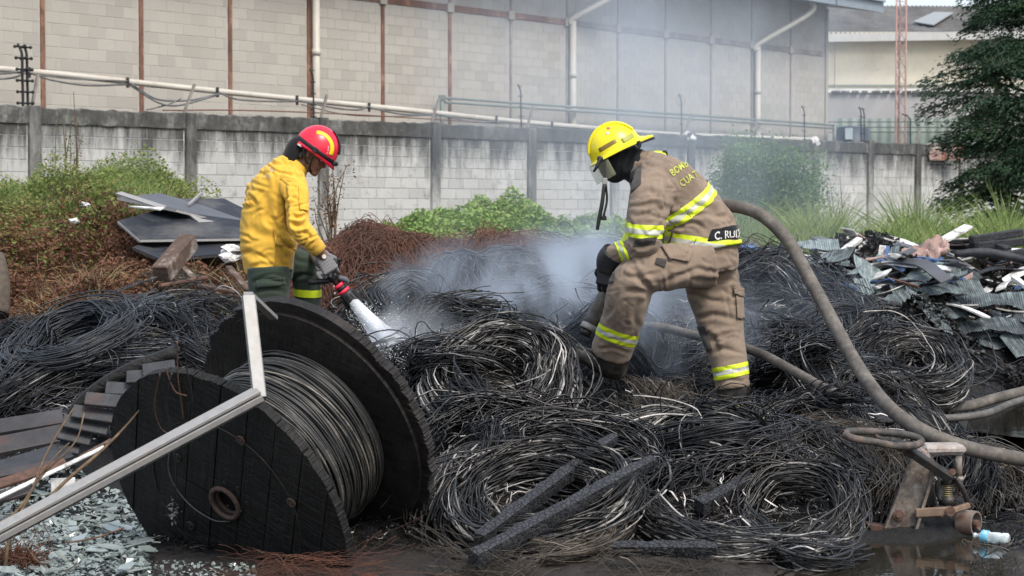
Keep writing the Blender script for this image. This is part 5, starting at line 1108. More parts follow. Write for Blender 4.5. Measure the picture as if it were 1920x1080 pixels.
def glass():
    rng = np.random.default_rng(6)
    s = NT('shattered_glass'); v = s.coord('World'); f = s.noise(v, 5, 4); s.base(s.mix(s.rand(), s.ramp(f, [(.3, (.15, .18, .175)), (.7, (.36, .41, .395))]), (.27, .32, .31))); s.set(Roughness=.16, Specular_IOR_Level=.7, Transmission_Weight=.12); s.bump(s.noise(v, 40, 3), .15, .003); M['glass'] = s.m
    protos = []
    for j in range(8):
        n = int(rng.integers(4, 8)); a = np.sort(rng.uniform(0, 2*math.pi, n)); r = rng.uniform(.5, 1.1, n); m = MB(); m.prism([Vector((.06*q*math.cos(x), .045*q*math.sin(x), 0)) for x, q in zip(a, r)], Vector((0, 0, .005))); me = m.mesh('glass_shard'); me.materials.append(M['glass']); protos.append(me)
    def pos():
        while True:
            Y = rng.uniform(8.5, 11.2); U = rng.uniform(-80, 275)
            if Y > 9.9 and U > 60+200*(11.4-Y): continue
            if Y > 10 and rng.random() < .4: continue
            return XY(U, Y), Y
    for k in range(230):
        x, Y = pos(); o = D.objects.new('glass_shard', protos[k % 8]); COL.objects.link(o); sc = rng.uniform(.4, 1.5); o.location = (x, Y, float(H(x, Y))+rng.uniform(.005, .05)); o.rotation_euler = (rng.normal()*.22, rng.normal()*.22, rng.uniform(0, 6.28)); o.scale = (sc, sc, 1)
        tag(o, 'flat shard of greenish-white broken safety glass at lower left', 'glass shard', 'glass shards strewn in the lower left corner')
    n = 5200; P0 = np.array([pos() for _ in range(n)]); C = np.stack([P0[:, 0], P0[:, 1], H(P0[:, 0], P0[:, 1])+rng.uniform(.004, .03, n)], 1)
    tag(link('glass_crumbs', leaves_mesh('glass_crumbs', C, rng.uniform(.012, .05, n), rng, 1.2, .8), M['glass']), 'crumbs of shattered glass between the larger shards', 'glass', kind='stuff')
    n = 500; Y = rng.uniform(8.3, 8.9, n); U = rng.uniform(250, 480, n); C = np.stack([XY(U, Y), Y, H(XY(U, Y), Y)+.01], 1); tag(link('glass_crumbs', leaves_mesh('glass_crumbs', C, rng.uniform(.01, .03, n), rng, 1.2, .8), M['glass']), 'thin scatter of glass crumbs below the reel', 'glass', kind='stuff')
glass()
def twigs():
    def T(pts, r, l, m='twig', Y=8.6): tag(link('dead_branch', MB().tube([P(x, y, Y+dy) for x, y, dy in pts], r, 6, 26, wob=.12, seed=len(l)).mesh('dead_branch'), M[m]), l, 'branch')
    T([(278, 748, .5), (235, 800, .4), (185, 850, .2), (120, 905, .1), (40, 985, 0), (-10, 1010, 0)], [.004, .006, .008, .009], 'longest curved dead branch ending before the reel face')
    T([(138, 765, .5), (90, 845, .3), (55, 930, .1), (20, 1000, 0), (8, 1080, 0)], [.003, .006, .009], 'thin upright dead branch at the left of the glass')
    T([(158, 775, .4), (140, 830, .3), (80, 890, .2), (30, 960, .1), (-20, 990, 0)], [.003, .005, .008], 'forked dead branch crossing the burnt boards')
    T([(130, 830, .3), (100, 860, .2), (70, 900, .2)], [.003, .005], 'short side twig above the forked branch')
    T([(232, 990, .2), (180, 1008, .1), (125, 1018, 0)], .004, 'reddish stick lying flat on the broken glass', 'rust')
    T([(28, 980, .2), (60, 1040, .1), (110, 1085, .1)], .003, 'thin bent twig in the bottom left corner')
    T([(140, 1060, 0), (120, 1075, 0), (95, 1090, 0)], .003, 'short dark twig on the glass at the bottom edge')
    rng = np.random.default_rng(3); n, K = 420, 12; B = np.array([tuple(P(rng.uniform(-40, 60), rng.uniform(960, 1010), 8.75)) for _ in range(n)]); B[:, 2] = .02; d = rng.normal(size=(n, 3)); d[:, 2] = np.abs(d[:, 2])*1.1; t = np.linspace(0, 1, K)
    L = B[:, None]+d[:, None]*(.06*t)[None, :, None]+smooth_noise(rng, n, K, .016, 5); tag(link('root_tangle', tubes_mesh('root_tangle', L, rng.uniform(.0012, .0025, n), 3, {'ash': rng.random(n)}), M['rust_wire']), 'brown rootlet tangle at the lower left edge', 'roots', kind='stuff')
twigs()
# ============================================================ CHARRED BEAMS
def beams():
    def B(a, b, w_, h_, l, seed):
        a, b = G(a[0], a[1], .09), G(b[0], b[1], .30 if b[1] < 900 else .12); n = 26; ax = (b-a).normalized(); y = Vector((0, -.5, 1)).cross(ax).normalized(); z = ax.cross(y); bm = bmesh.new(); prev = None; r = random.Random(seed)
        for i in range(n+1):
            t = i/n; c = a.lerp(b, t); k = 1-.35*max(0, t-.85)/.15*.8; ring = []
            for (sy, sz) in ((-1, -1), (-.2, -1.05), (1, -1), (1.04, 0), (1, 1), (.1, 1.06), (-1, 1), (-1.05, .1)):
                q = c+y*sy*w_/2*k+z*sz*h_/2*k; q += (y*sy+z*sz)*.006*noise.noise(q*30+Vector((seed, 0, 0))); ring.append(bm.verts.new(q))
            if prev:
                for j in range(8): bm.faces.new((prev[j], prev[(j+1) % 8], ring[(j+1) % 8], ring[j]))
            else: bm.faces.new(ring)
            prev = ring
        bm.faces.new(prev[::-1]); bmesh.ops.recalc_face_normals(bm, faces=bm.faces[:]); me = D.meshes.new('charred_beam'); bm.to_mesh(me); bm.free(); tag(link('charred_beam', me, M['char_beam']), l, 'beam')
    B((898, 1014, 9.0), (1152, 822, 9.75), .055, .068, 'upper of two crossed-out charred beams lying on the wire, deep crackle', 1)
    B((888, 1048, 8.85), (1226, 864, 9.65), .055, .064, 'lower charred beam reaching the mud, crackled like crocodile skin', 2)
    B((1150, 1029, 9.05), (1345, 1030, 9.1), .05, .055, 'short charred log lying level on the mud at bottom centre', 3)
    B((1310, 950, 9.7), (1405, 900, 9.95), .06, .06, 'short lumpy charred stick left of the oval coil', 4)
beams()
# ============================================================ HOSES
def hoses():
    def Hh(pts, r, l, m='hose', n=90): tag(link('fire_hose', MB().tube([P(*p) for p in pts], r, 14, n).mesh('fire_hose'), M[m]), l, 'hose')
    Hh([(1100, 618, 12.02), (1122, 575, 12.03), (1150, 520, 12.1), (1200, 460, 12.16), (1270, 410, 12.2), (1330, 388, 12.1), (1372, 386, 11.95), (1425, 402, 11.8), (1475, 448, 11.7), (1512, 512, 11.6), (1560, 600, 11.3), (1610, 690, 10.95), (1665, 762, 10.55), (1730, 808, 10.3), (1800, 836, 10.25), (1870, 853, 10.3), (1960, 868, 10.45)], .0385, 'thick muddy fire hose arching from the tan coat down to the pallet truck', n=150)
    Hh([(1170, 612, 12.8), (1230, 612, 12.8), (1300, 628, 12.6), (1370, 645, 12.3), (1430, 665, 12.05), (1490, 697, 11.75), (1540, 725, 11.5), (1590, 748, 11.4)], .029, 'thinner pale hose running behind the legs into the wire')
    Hh([(1672, 765, 12.4), (1740, 766, 12.6), (1810, 762, 12.8), (1870, 746, 13.0), (1960, 724, 13.3)], .034, 'grey hose crossing to the right edge above the pond')
    Hh([(1700, 782, 12.35), (1780, 784, 12.5), (1850, 775, 12.7), (1900, 755, 13.0), (1970, 735, 13.3)], .024, 'wet hose lying half under the grey one at the pond edge', 'hose_dark')
hoses()
# ============================================================ PALLET TRUCK
def pallet_truck():
    M['truck_paint'] = simple('worn_truck_paint', (.21, .19, .17), .8, 0, .4, 26, .6, .005, dirt=(.075, .048, .038), dirt_amt=.8, dscale=14)
    M['truck_top'] = simple('ash_covered_steel', (.32, .29, .27), .8, 0, .25, 25, .5, .004, dirt=(.20, .12, .09), dirt_amt=.45, dscale=20)
    t = empty('pallet_truck', P(1735, 1000, 9.75), 'burnt-out hand pallet truck standing in the puddle, handle folded to the left', 'pallet truck')
    def Q(x, y, dy=0.): return P(x, y, 9.75+dy)
    def plate(pts, th, name, m, dy=0., bev=0): q = [Q(x, y, dy) for x, y in pts]; return MB().prism(q, Vector((0, th, 0))).build(name, M[m], t)
    plate([(1712, 862), (1750, 872), (1713, 1000), (1660, 990)], .03, 'leg_plate', 'truck_paint')
    MB().bar(Q(1752, 872, -.012), Q(1714, 1000, -.012), .055, .014, (1, 0, .3)).build('leg_flange', M['truck_paint'], t)
    MB().bar(Q(1711, 862, -.008), Q(1659, 990, -.008), .03, .010, (1, 0, .3)).build('leg_flange', M['truck_paint'], t)
    m = MB(); m.cyl(Q(1685, 966, -.03), Q(1685, 966, .02), .026, 20); m.cyl(Q(1685, 966, -.042), Q(1685, 966, -.02), .014, 6); m.build('pivot_bolt', M['rust'], t)
    plate([(1628, 984), (1716, 996), (1716, 1010), (1640, 1004)], .12, 'fork_foot', 'rust', -.01)
    MB().box(Q(1722, 994, .03), (.045, .10, .085), None, .008).build('foot_block', M['metal_dark'], t)
    MB().bar(Q(1640, 990, .1), Q(1560, 975, 1.0), .16, .03, (0, 0, 1)).build('fork', M['rust'], t)
    m = MB(); m.box(Q(1766, 841, .06), (.21, .16, .05), None, .018, .004, random.Random(2)); m.build('head_casting', M['truck_top'], t)
    m = MB(); m.box(Q(1730, 852, .05), (.055, .13, .07), None, .012); m.build('casting_cheek', M['truck_top'], t)
    plate([(1722, 846), (1750, 852), (1746, 880), (1712, 866)], .03, 'gusset', 'truck_paint', .005)
    MB().cyl(Q(1797, 850, .02), Q(1797, 900, .02), .019, 14).build('post', M['truck_paint'], t)
    MB().cyl(Q(1797, 893, .02), Q(1797, 901, .02), .024, 14).build('post_collar', M['truck_top'], t)
    # handle bar and loop
    MB().bar(Q(1694, 838, -.14), Q(1782, 896, -.06), .05, .042, (0, -.5, 1), .006).build('handle_bar', M['metal_dark'], t)
    MB().bar(Q(1640, 820, -.2), Q(1700, 843, -.13), .03, .03, (0, -.5, 1), .004).build('handle_neck', M['metal_dark'], t)
    lp = [(1584, 815, -.26), (1596, 809, -.2), (1650, 810, -.15), (1704, 816, -.10), (1727, 826, -.12), (1716, 835, -.2), (1680, 836, -.26), (1640, 829, -.30), (1600, 822, -.3)]
    L = spline([Q(*p) for p in lp+[lp[0]]], 60)[None]; mb = MB(); me = tubes_mesh('l', L, [.0185], 10); mb.bm.from_mesh(me); mb.build('handle_loop', M['loop'], t)
    MB().bar(Q(1668, 828, -.24), Q(1720, 832, -.12), .022, .016, (0, 0, 1), .003).build('release_lever', M['metal_dark'], t)
    # pump
    m = MB(); m.cyl(Q(1776, 930, .02), Q(1776, 946, .02), .042, 18); m.build('pump_body', M['metal_dark'], t); MB().cyl(Q(1776, 898, .02), Q(1776, 908, .02), .03, 18).build('pump_cap', M['metal_dark'], t)
    MB().cyl(Q(1776, 905, .02), Q(1776, 930, .02), .016, 12).build('piston', M['metal_dark'], t)
    L = np.array([tuple(Q(1776, 906+24*k/90, .02)+Vector((.024*math.cos(k*.42), .024*math.sin(k*.42), 0))) for k in range(90)])[None]; mb = MB(); me = tubes_mesh('s', L, [.0035], 6); mb.bm.from_mesh(me); mb.build('spring', M['brass'], t)
    for sx in (-1, 1):
        MB().tube([Q(1776+sx*12, 898, 0), Q(1776+sx*19, 910, -.01), Q(1776+sx*18, 926, 0), Q(1776+sx*12, 938, 0)], .011, 8, 18).build('yoke_arm', M['metal_dark'], t)
    MB().tube([Q(1792, 896, -.02), Q(1804, 915, -.02), Q(1812, 935, 0), Q(1816, 948, .02)], .013, 8, 18).build('link_arm', M['metal_dark'], t)
    MB().cyl(Q(1786, 885, -.07), Q(1786, 885, .07), .017, 14).build('hinge_pin', M['rust'], t)
    MB().bar(Q(1716, 962, -.03), Q(1786, 958, -.04), .03, .044, (0, 0, 1), .005).build('push_rod', M['rodtan'], t)
    MB().bar(Q(1784, 958, -.04), Q(1818, 947, -.02), .03, .030, (0, 0, 1), .006).build('push_rod_end', M['rodtan'], t)
    MB().cyl(Q(1782, 959, -.07), Q(1782, 959, .01), .024, 16).build('knuckle', M['rust'], t)
    def wheel(x, y, dy, r, w_, name='wheel'):
        c = Q(x, y, dy); ax = Vector((.75, -.62, 0)).normalized(); m = MB(); n = 32; a = Vector((0, 0, 1)); b = ax.cross(a)
        prof = [(0, r), (w_, r), (w_, r*.86), (w_*.55, r*.80), (w_*.55, r*.25), (w_*.8, r*.22), (w_*.8, 0.001)]
        V = []; F = []
        for (d, q) in [(0, .001)]+prof: V += [tuple(c+ax*(d-w_/2)+a*q*math.cos(2*math.pi*k/n)+b*q*math.sin(2*math.pi*k/n)) for k in range(n)]
        for s in range(len(prof)): F += [(s*n+k, s*n+(k+1) % n, (s+1)*n+(k+1) % n, (s+1)*n+k) for k in range(n)]
        o = link(name, np_mesh('wheel', V, F, False), M['truck_wheel'], t); MB().cyl(c+ax*w_*.1, c+ax*w_*.62, r*.3, 12).build('hub', M['rust'], o)
    M['truck_wheel'] = simple('burnt_wheel', (.17, .15, .135), .8, 0, .3, 15, .3, .003, dirt=(.20, .09, .05), dirt_amt=.5, dscale=12)
    wheel(1816, 980, .05, .062, .085); wheel(1763, 983, .12, .055, .05)
    MB().cyl(Q(1758, 984, .12), Q(1822, 978, .05), .012, 8).build('axle', M['metal_dark'], t)
    MB().bar(Q(1735, 905, .14), Q(1742, 950, .14), .05, .08, (1, 0, 0), .01).build('back_plate', M['metal_dark'], t)
M['loop'] = simple('handle_grip', (.045, .042, .040), .7, 0, .4, 25, .4, .003, dirt=(.15, .11, .09), dirt_amt=.5, dscale=9)
M['brass'] = simple('old_brass', (.24, .20, .12), .5, .4, .2, 20, .1, .001)
M['rodtan'] = simple('rusty_tan_steel', (.17, .12, .085), .8, 0, .3, 18, .3, .003, dirt=(.14, .08, .055), dirt_amt=.5, dscale=10)
pallet_truck()
def bottle():
    c = P(1830, 991, 9.55); d = Vector((.125, -.06, -.028)); ax = d.normalized(); L = .165; c.z = .028; t = empty('plastic_bottle', c, 'crushed clear plastic bottle with blue label floating at the puddle edge', 'bottle'); a = ax.cross(Vector((0, 0, 1))).normalized(); b = a.cross(ax)
    ax = Vector((.85, -.5, -.05)).normalized(); a = ax.cross(Vector((0, 0, 1))).normalized(); b = a.cross(ax)
    s = NT('clear_plastic'); s.base((.70, .78, .80)); s.set(Roughness=.12, Transmission_Weight=.55, IOR=1.3, Specular_IOR_Level=.6); M['clear'] = s.m
    def lathe(pr, nm, m, crush=.0):
        n = 24; V = []; F = []
        for (x, r) in pr: V += [tuple(c+ax*x+(a*math.cos(2*math.pi*k/n)+b*math.sin(2*math.pi*k/n))*(r*(1+crush*math.sin(3*2*math.pi*k/n+x*60)))) for k in range(n)]
        for s_ in range(len(pr)-1): F += [(s_*n+k, s_*n+(k+1) % n, (s_+1)*n+(k+1) % n, (s_+1)*n+k) for k in range(n)]
        return link(nm, np_mesh(nm, V, F), m, t)
    lathe([(0, .001), (0, .012), (.012, .013), (.02, .02), (.035, .031), (.06, .031), (.075, .026), (.09, .031), (.115, .031), (.122, .027), (.13, .031), (.155, .030), (.163, .022), (.160, .001)], 'shell', M['clear'], .08)
    lathe([(.028, .0315), (.034, .0325), (.064, .0325), (.066, .031)], 'label', simple('blue_label', (.10, .36, .52), .5, 0, .2, 30, .1, .001, dirt=(.5, .6, .65), dirt_amt=.4, dscale=30), .05)
    lathe([(-.012, .001), (-.012, .014), (.002, .014), (.002, .001)], 'cap', M['clear'])
bottle()
# ============================================================ PEOPLE
def loft(bm, rings, n=28, sub=6, ex=2.3, cap=True):
    """rings: (px, py, Y, a_px, b_px): a across the limb, b along the sight line; smooth closed tube"""
    R = np.array([tuple(P(r[0], r[1], r[2]))+(r[3]*r[2]/FPX, r[4]*r[2]/FPX) for r in rings]); m = (len(R)-1)*sub+1
    Q = spline(R, m) if len(R) > 2 else np.linspace(R[0], R[1], m); c = Q[:, :3]; T = np.gradient(c, axis=0); T /= np.linalg.norm(T, axis=1, keepdims=True)
    th = np.linspace(0, 2*math.pi, n, endpoint=False); cx = np.sign(np.cos(th))*np.abs(np.cos(th))**(2/ex); sy = np.sign(np.sin(th))*np.abs(np.sin(th))**(2/ex); vs_ = []
    for i in range(m):
        A = np.cross(T[i], (0, 1, 0)); A /= np.linalg.norm(A)+1e-9; B = np.cross(A, T[i])
        vs_.append([bm.verts.new(c[i]+A*Q[i, 3]*cx[k]+B*Q[i, 4]*sy[k]) for k in range(n)])
    for i in range(m-1):
        for k in range(n): bm.faces.new((vs_[i][k], vs_[i][(k+1) % n], vs_[i+1][(k+1) % n], vs_[i+1][k]))
    if cap: bm.faces.new(vs_[0][::-1]); bm.faces.new(vs_[-1])
def ball(bm, c, r, sc=(1, 1, 1), Mx=None):
    q = bmesh.ops.create_icosphere(bm, subdivisions=3, radius=r)
    for v in q['verts']:
        v.co = Vector((v.co.x*sc[0], v.co.y*sc[1], v.co.z*sc[2])); v.co = (Mx @ v.co if Mx else v.co)+Vector(c)
def fuse(bm, voxel, smooth=4, fac=.5):
    bmesh.ops.recalc_face_normals(bm, faces=bm.faces[:]); me = D.meshes.new('tmp'); bm.to_mesh(me); bm.free(); o = D.objects.new('tmp', me); COL.objects.link(o)
    r = o.modifiers.new('r', 'REMESH'); r.mode = 'VOXEL'; r.voxel_size = voxel; r.use_smooth_shade = True
    if smooth: s = o.modifiers.new('s', 'SMOOTH'); s.iterations = smooth; s.factor = fac
    dg = bpy.context.evaluated_depsgraph_get(); out = D.meshes.new_from_object(o.evaluated_get(dg)); D.objects.remove(o); D.meshes.remove(me)
    for p in out.polygons: p.use_smooth = True
    return out
def co_of(me): a = np.empty(len(me.vertices)*3, np.float32); me.vertices.foreach_get('co', a); return a.reshape(-1, 3).astype(float)
def no_of(me): a = np.empty(len(me.vertices)*3, np.float32); me.vertices.foreach_get('normal', a); return a.reshape(-1, 3).astype(float)
def set_co(me, c): me.vertices.foreach_set('co', np.ascontiguousarray(c, dtype=np.float32).ravel()); me.update()
def wrinkle(me, folds, amp=.006, seed=1, freq=9., gain=1.35, auto=0):
    """cloth folds: broad soft buckling plus creases surveyed as (polyline px, depth m, width px)"""
    c = co_of(me); n = no_of(me); r = np.random.default_rng(seed); d = np.zeros(len(c)); folds = list(folds)
    if auto:
        px, py = proj(c); vis = np.where(n[:, 1] < -.2)[0]
        for _ in range(auto):
            i = vis[r.integers(0, len(vis))]; a = r.normal()*.55+(0 if r.random() < .7 else 1.3); ln = r.uniform(9, 30); cu = r.normal()*5; dx, dy = math.cos(a)*ln, math.sin(a)*ln
            folds.append(([(px[i]-dx, py[i]-dy), (px[i]-dy/ln*cu, py[i]+dx/ln*cu), (px[i]+dx, py[i]+dy)], r.uniform(.0015, .0042), r.uniform(1.8, 3.8)))
    wv = r.normal(size=(3, 3))*freq*.35
    wp = c+.05*np.sin(c @ wv.T)
    for k in range(7):
        kv = r.normal(size=3)*freq*(.55+.18*k); kv[2] *= 1.5; d += amp*(.85**k)*.22*np.sin(wp @ kv+r.uniform(0, 6)+1.3*np.sin(wp @ (kv[::-1]*.6)))
    for k in range(4): kv = r.normal(size=3)*freq*5; d += amp*.10*np.sin(wp @ kv+r.uniform(0, 6))
    px, py = proj(c); facing = np.clip(-n[:, 1]*2+.4, 0, 1)
    for f in folds:
        pl = spline(f[0], 24) if len(f[0]) > 2 else np.linspace(f[0][0], f[0][1], 24); dep, wd = f[1], f[2]; best = np.full(len(c), 1e9); tt = np.zeros(len(c))
        for i in range(23):
            a, b = pl[i], pl[i+1]; ab = b-a; L2 = (ab**2).sum()+1e-9; t = np.clip(((px-a[0])*ab[0]+(py-a[1])*ab[1])/L2, 0, 1); ds = np.hypot(px-a[0]-t*ab[0], py-a[1]-t*ab[1]); m = ds < best; best[m] = ds[m]; tt[m] = (i+t[m])/23
        e = np.clip(np.minimum(tt, 1-tt)*5, 0, 1); d += gain*facing*e*dep*(-np.exp(-(best/wd)**2)+.55*np.exp(-((best-1.9*wd)/(1.1*wd))**2))
    set_co(me, c+n*d[:, None]); return me
def band(src, p0, p1, nrm_depth, w0, w1, off, keep=None, m=None, name='stripe', parent=None, th=.003):
    """a strip of tape: the slice of a garment between two parallel planes, lifted off the cloth.
    p0,p1: world points on the plane; the plane also holds a near-depth direction; w0..w1 distance below the plane"""
    p0, p1 = Vector(p0), Vector(p1); dirx = (p1-p0).normalized(); dep = Vector((0, 1, nrm_depth)).normalized(); n = dirx.cross(dep).normalized()
    if n.z > 0: n = -n                                         # n points down
    bm = bmesh.new(); bm.from_mesh(src)
    bmesh.ops.bisect_plane(bm, geom=bm.verts[:]+bm.edges[:]+bm.faces[:], plane_co=p0+n*w0, plane_no=-n, clear_outer=True)
    bmesh.ops.bisect_plane(bm, geom=bm.verts[:]+bm.edges[:]+bm.faces[:], plane_co=p0+n*w1, plane_no=n, clear_outer=True)
    if keep:
        bad = [f for f in bm.faces if not keep(f.calc_center_median())]; bmesh.ops.delete(bm, geom=bad, context='FACES')
    bm.normal_update()
    for v in bm.verts: v.co += v.normal*off
    for f in bm.faces: f.smooth = True
    me = D.meshes.new(name); bm.to_mesh(me); bm.free(); o = link(name, me, m, parent); return o
def on_cloth(bvh, px, py, off=.004):
    o = Vector((0, 0, CAMZ)); d = (P(px, py, 10)-o).normalized(); h = bvh.ray_cast(o, d)
    if h[0] is None: return None
    nn = h[1] if h[1].dot(d) < 0 else -h[1]
    return h[0]+nn*off, nn
def print_on(bvh, body, px, py, ang, hpx, m, name, parent, sx=1., off=.004, shear=0., curve=0., bold=0.):
    """lettering laid onto the cloth: outline text meshed, then each vertex set on the garment"""
    cu = D.curves.new(name, 'FONT'); cu.body = body; cu.size = 1; cu.offset = bold; o = D.objects.new('t', cu); COL.objects.link(o); dg = bpy.context.evaluated_depsgraph_get(); me = D.meshes.new_from_object(o.evaluated_get(dg)); D.objects.remove(o)
    bm = bmesh.new(); bm.from_mesh(me); bmesh.ops.triangulate(bm, faces=bm.faces[:]); bmesh.ops.subdivide_edges(bm, edges=[e for e in bm.edges if e.calc_length() > .12], cuts=2); ca, sa = math.cos(ang), math.sin(ang)
    dead = []
    for v in bm.verts:
        x = v.co.x*hpx*sx*1.4+shear*v.co.y*hpx; y = v.co.y*hpx*1.4; y += curve*x*x; q = on_cloth(bvh, px+x*ca-y*sa*1., py-(x*sa+y*ca), off)
        if q is None: dead.append(v)
        else: v.co = q[0]
    bmesh.ops.delete(bm, geom=dead, context='VERTS'); out = D.meshes.new(name); bm.to_mesh(out); bm.free(); return link(name, out, m, parent)
def patch_on(bvh, corners, m, name, parent, off=.003, n=12, th=None):
    """a sewn-on patch through four photo corners (tl,tr,br,bl), laid on the garment"""
    tl, tr, br, bl = [np.array(c, float) for c in corners]; bm = bmesh.new(); g = {}
    for i in range(n+1):
        for j in range(n+1):
            s, t = i/n, j/n; q = on_cloth(bvh, *((tl*(1-s)+tr*s)*(1-t)+(bl*(1-s)+br*s)*t), off)
            if q: g[i, j] = bm.verts.new(q[0])
    for i in range(n):
        for j in range(n):
            k = [(i, j), (i+1, j), (i+1, j+1), (i, j+1)]
            if all(a in g for a in k):
                if max((g[k[0]].co-g[b].co).length for b in k) < .09: bm.faces.new([g[a] for a in k]).smooth = True
    me = D.meshes.new(name); bm.to_mesh(me); bm.free(); o = link(name, me, m, parent); s_ = o.modifiers.new('s', 'SOLIDIFY'); s_.thickness = .004; s_.offset = 0; return o
def cloth(name, c, stops=None, dirt=None, amt=.4, weave=420, rough=.85, dsc=5, lohi=(.84, 1.1)):
    s = NT(name); v = s.coord('World'); f = s.noise(v, 4.5, 5, .65); lo = tuple(x*lohi[0] for x in c); hi = tuple(x*lohi[1] for x in c); col = s.ramp(f, [(.3, lo), (.7, hi)])
    if dirt: g = s.noise(v, dsc, 6, .75); col = s.mix(s.ramp(g, [(.66-.3*amt, 0.), (.86-.2*amt, .85)]), col, dirt)
    s.base(col); s.set(Roughness=rough, Specular_IOR_Level=.2, Sheen_Weight=.15); s.bump(s.math('ADD', s.noise(v, weave, 2, .5), s.math('MULTIPLY', s.noise(v, 38, 4, .6), 1.6)), .35, .003); return s.m
def tape(name, c, emit=0):
    s = NT(name); v = s.coord('World'); f = s.noise(v, 14, 4, .6); s.base(s.mix(s.ramp(f, [(.45, 0.), (.75, .35)]), c, tuple(x*.55 for x in c))); s.set(Roughness=.45, Specular_IOR_Level=.5); s.bump(s.noise(v, 160, 2), .15, .002); return s.m
M['tan'] = cloth('tan_turnout_cloth', (.225, .170, .128), dirt=(.085, .062, .048), amt=.42, dsc=3.2)
M['tan_dark'] = cloth('worn_dark_trim', (.055, .048, .045), dirt=(.11, .08, .06), amt=.3)
M['yellow'] = cloth('yellow_shirt_cloth', (.66, .39, .05), dirt=(.26, .16, .04), amt=.10, dsc=2.6, lohi=(.95, 1.04))
M['olive'] = cloth('dark_green_trousers', (.028, .042, .030), dirt=(.055, .06, .045), amt=.3)
M['lime'] = tape('lime_tape', (.60, .72, .02)); M['silver'] = tape('silver_tape', (.42, .43, .38)); M['print_lime'] = tape('lime_print', (.40, .42, .06)); M['print_grey'] = tape('grey_print', (.48, .44, .34)); M['print_white'] = tape('white_print', (.55, .55, .52))
M['black_cloth'] = cloth('black_hood_cloth', (.012, .013, .015), rough=.9); M['navy_patch'] = cloth('black_patch', (.012, .013, .017))
M['rubber'] = simple('boot_rubber', (.018, .017, .016), .5, 0, .3, 20, .2, .002, dirt=(.07, .06, .052), dirt_amt=.55, dscale=8)
M['glove_black'] = simple('black_leather_glove', (.016, .017, .019), .55, 0, .3, 30, .4, .003)
M['glove_grey'] = simple('grey_glove', (.17, .165, .17), .8, 0, .2, 30, .3, .002, dirt=(.07, .07, .07), dirt_amt=.35, dscale=15)
M['red_shell'] = simple('red_helmet_shell', (.62, .015, .045), .28, 0, .05, 4, .02, .001, spec=.5, dirt=(.25, .02, .03), dirt_amt=.1)
M['yellow_shell'] = simple('yellow_helmet_shell', (.80, .67, .01), .3, 0, .05, 4, .02, .001, spec=.5, dirt=(.35, .28, .04), dirt_amt=.18, dscale=9)
def skin():
    s = NT('skin'); v = s.coord('World'); f = s.noise(v, 30, 3); s.base(s.ramp(f, [(.35, (.17, .082, .055)), (.7, (.26, .13, .088))])); s.set(Roughness=.5, Subsurface_Weight=.08, Subsurface_Scale=.01); s.bump(s.noise(v, 260, 3), .2, .001); return s.m
M['skin'] = skin()
M['eye_white'] = simple('eye_white', (.6, .58, .55), .2, 0, .02, 5, 0); M['hair'] = simple('black_hair', (.012, .010, .009), .6, 0, .2, 60, .6, .003)
def hand(name, m, parent, palm_c, back, fwd, side, size=1., curl=(50, 60, 40), thumb=(-20, 30), spread=5., voxel=.0035):
    """gloved hand: fwd = direction of the fingers from the wrist, back = back-of-hand normal, side = towards the thumb"""
    bm = bmesh.new(); fwd, back, side = Vector(fwd).normalized(), Vector(back).normalized(), None or Vector(side)
    side = (side-fwd*side.dot(fwd)).normalized(); back = fwd.cross(side) if fwd.cross(side).dot(back) > 0 else -fwd.cross(side); s = size; c = Vector(palm_c)
    Mx = Matrix((fwd, side, back)).transposed()
    def seg(pts, rs):
        for i in range(len(pts)-1):
            a, b = pts[i], pts[i+1]; k = max(2, int((b-a).length/.004))
            for j in range(k+1): ball_(bm, a.lerp(b, j/k), rs[i]+(rs[i+1]-rs[i])*j/k)
    def ball_(bm, p, r):
        q = bmesh.ops.create_icosphere(bm, subdivisions=1, radius=r*1.05)
        for v in q['verts']: v.co += p
    for i in range(7):
        for j in range(6):
            x = -.045+.09*i/6; y = -.034+.068*j/5; w_ = 1-.22*(1-i/6); ball_(bm, c+(fwd*x+side*y*w_)*s+back*(.004*math.cos(j/5*3.14-1.57))*s, .0155*s)
    seg([c-fwd*.085*s, c-fwd*.04*s], [.030*s, .026*s])
    L = [(.044, .026, .022), (.048, .030, .024), (.045, .027, .022), (.036, .021, .019)]
    for f in range(4):
        y = (.033-.0225*f)*s; a0 = c+fwd*.042*s+side*y; d = fwd; ax = side; ang = 0; pts = [a0]; sp = math.radians(spread*(1.5-f))
        for k in range(3):
            ang += math.radians(curl[k]+(f*3)); dd = (fwd*math.cos(ang)-back*math.sin(ang)); dd = (dd+side*math.sin(sp)*.8).normalized(); pts.append(pts[-1]+dd*L[f][k]*s)
        seg(pts, [.0112*s, .0105*s, .0098*s, .0085*s])
    t0 = c-fwd*.025*s+side*.032*s; a, b = math.radians(thumb[0]), math.radians(thumb[1]); d1 = (fwd*.75+side*.62-back*.35).normalized(); d2 = (fwd*.85+side*math.sin(a)-back*math.sin(b)).normalized()
    p1 = t0+d1*.042*s; p2 = p1+d2*.034*s; p3 = p2+(d2-back*.4).normalized()*.026*s; seg([t0, p1, p2, p3], [.016*s, .0135*s, .012*s, .0098*s])
    me = fuse(bm, voxel, 3); return link(name, me, m, parent)
def helmet_frame(fwd, yaw=0.):
    f = Vector(fwd).normalized(); s = Vector((0, 1, 0)); s = (s-f*s.dot(f)).normalized(); u = f.cross(s); 
    if u.z < 0: u = -u
    return Matrix((f, s, u)).transposed()
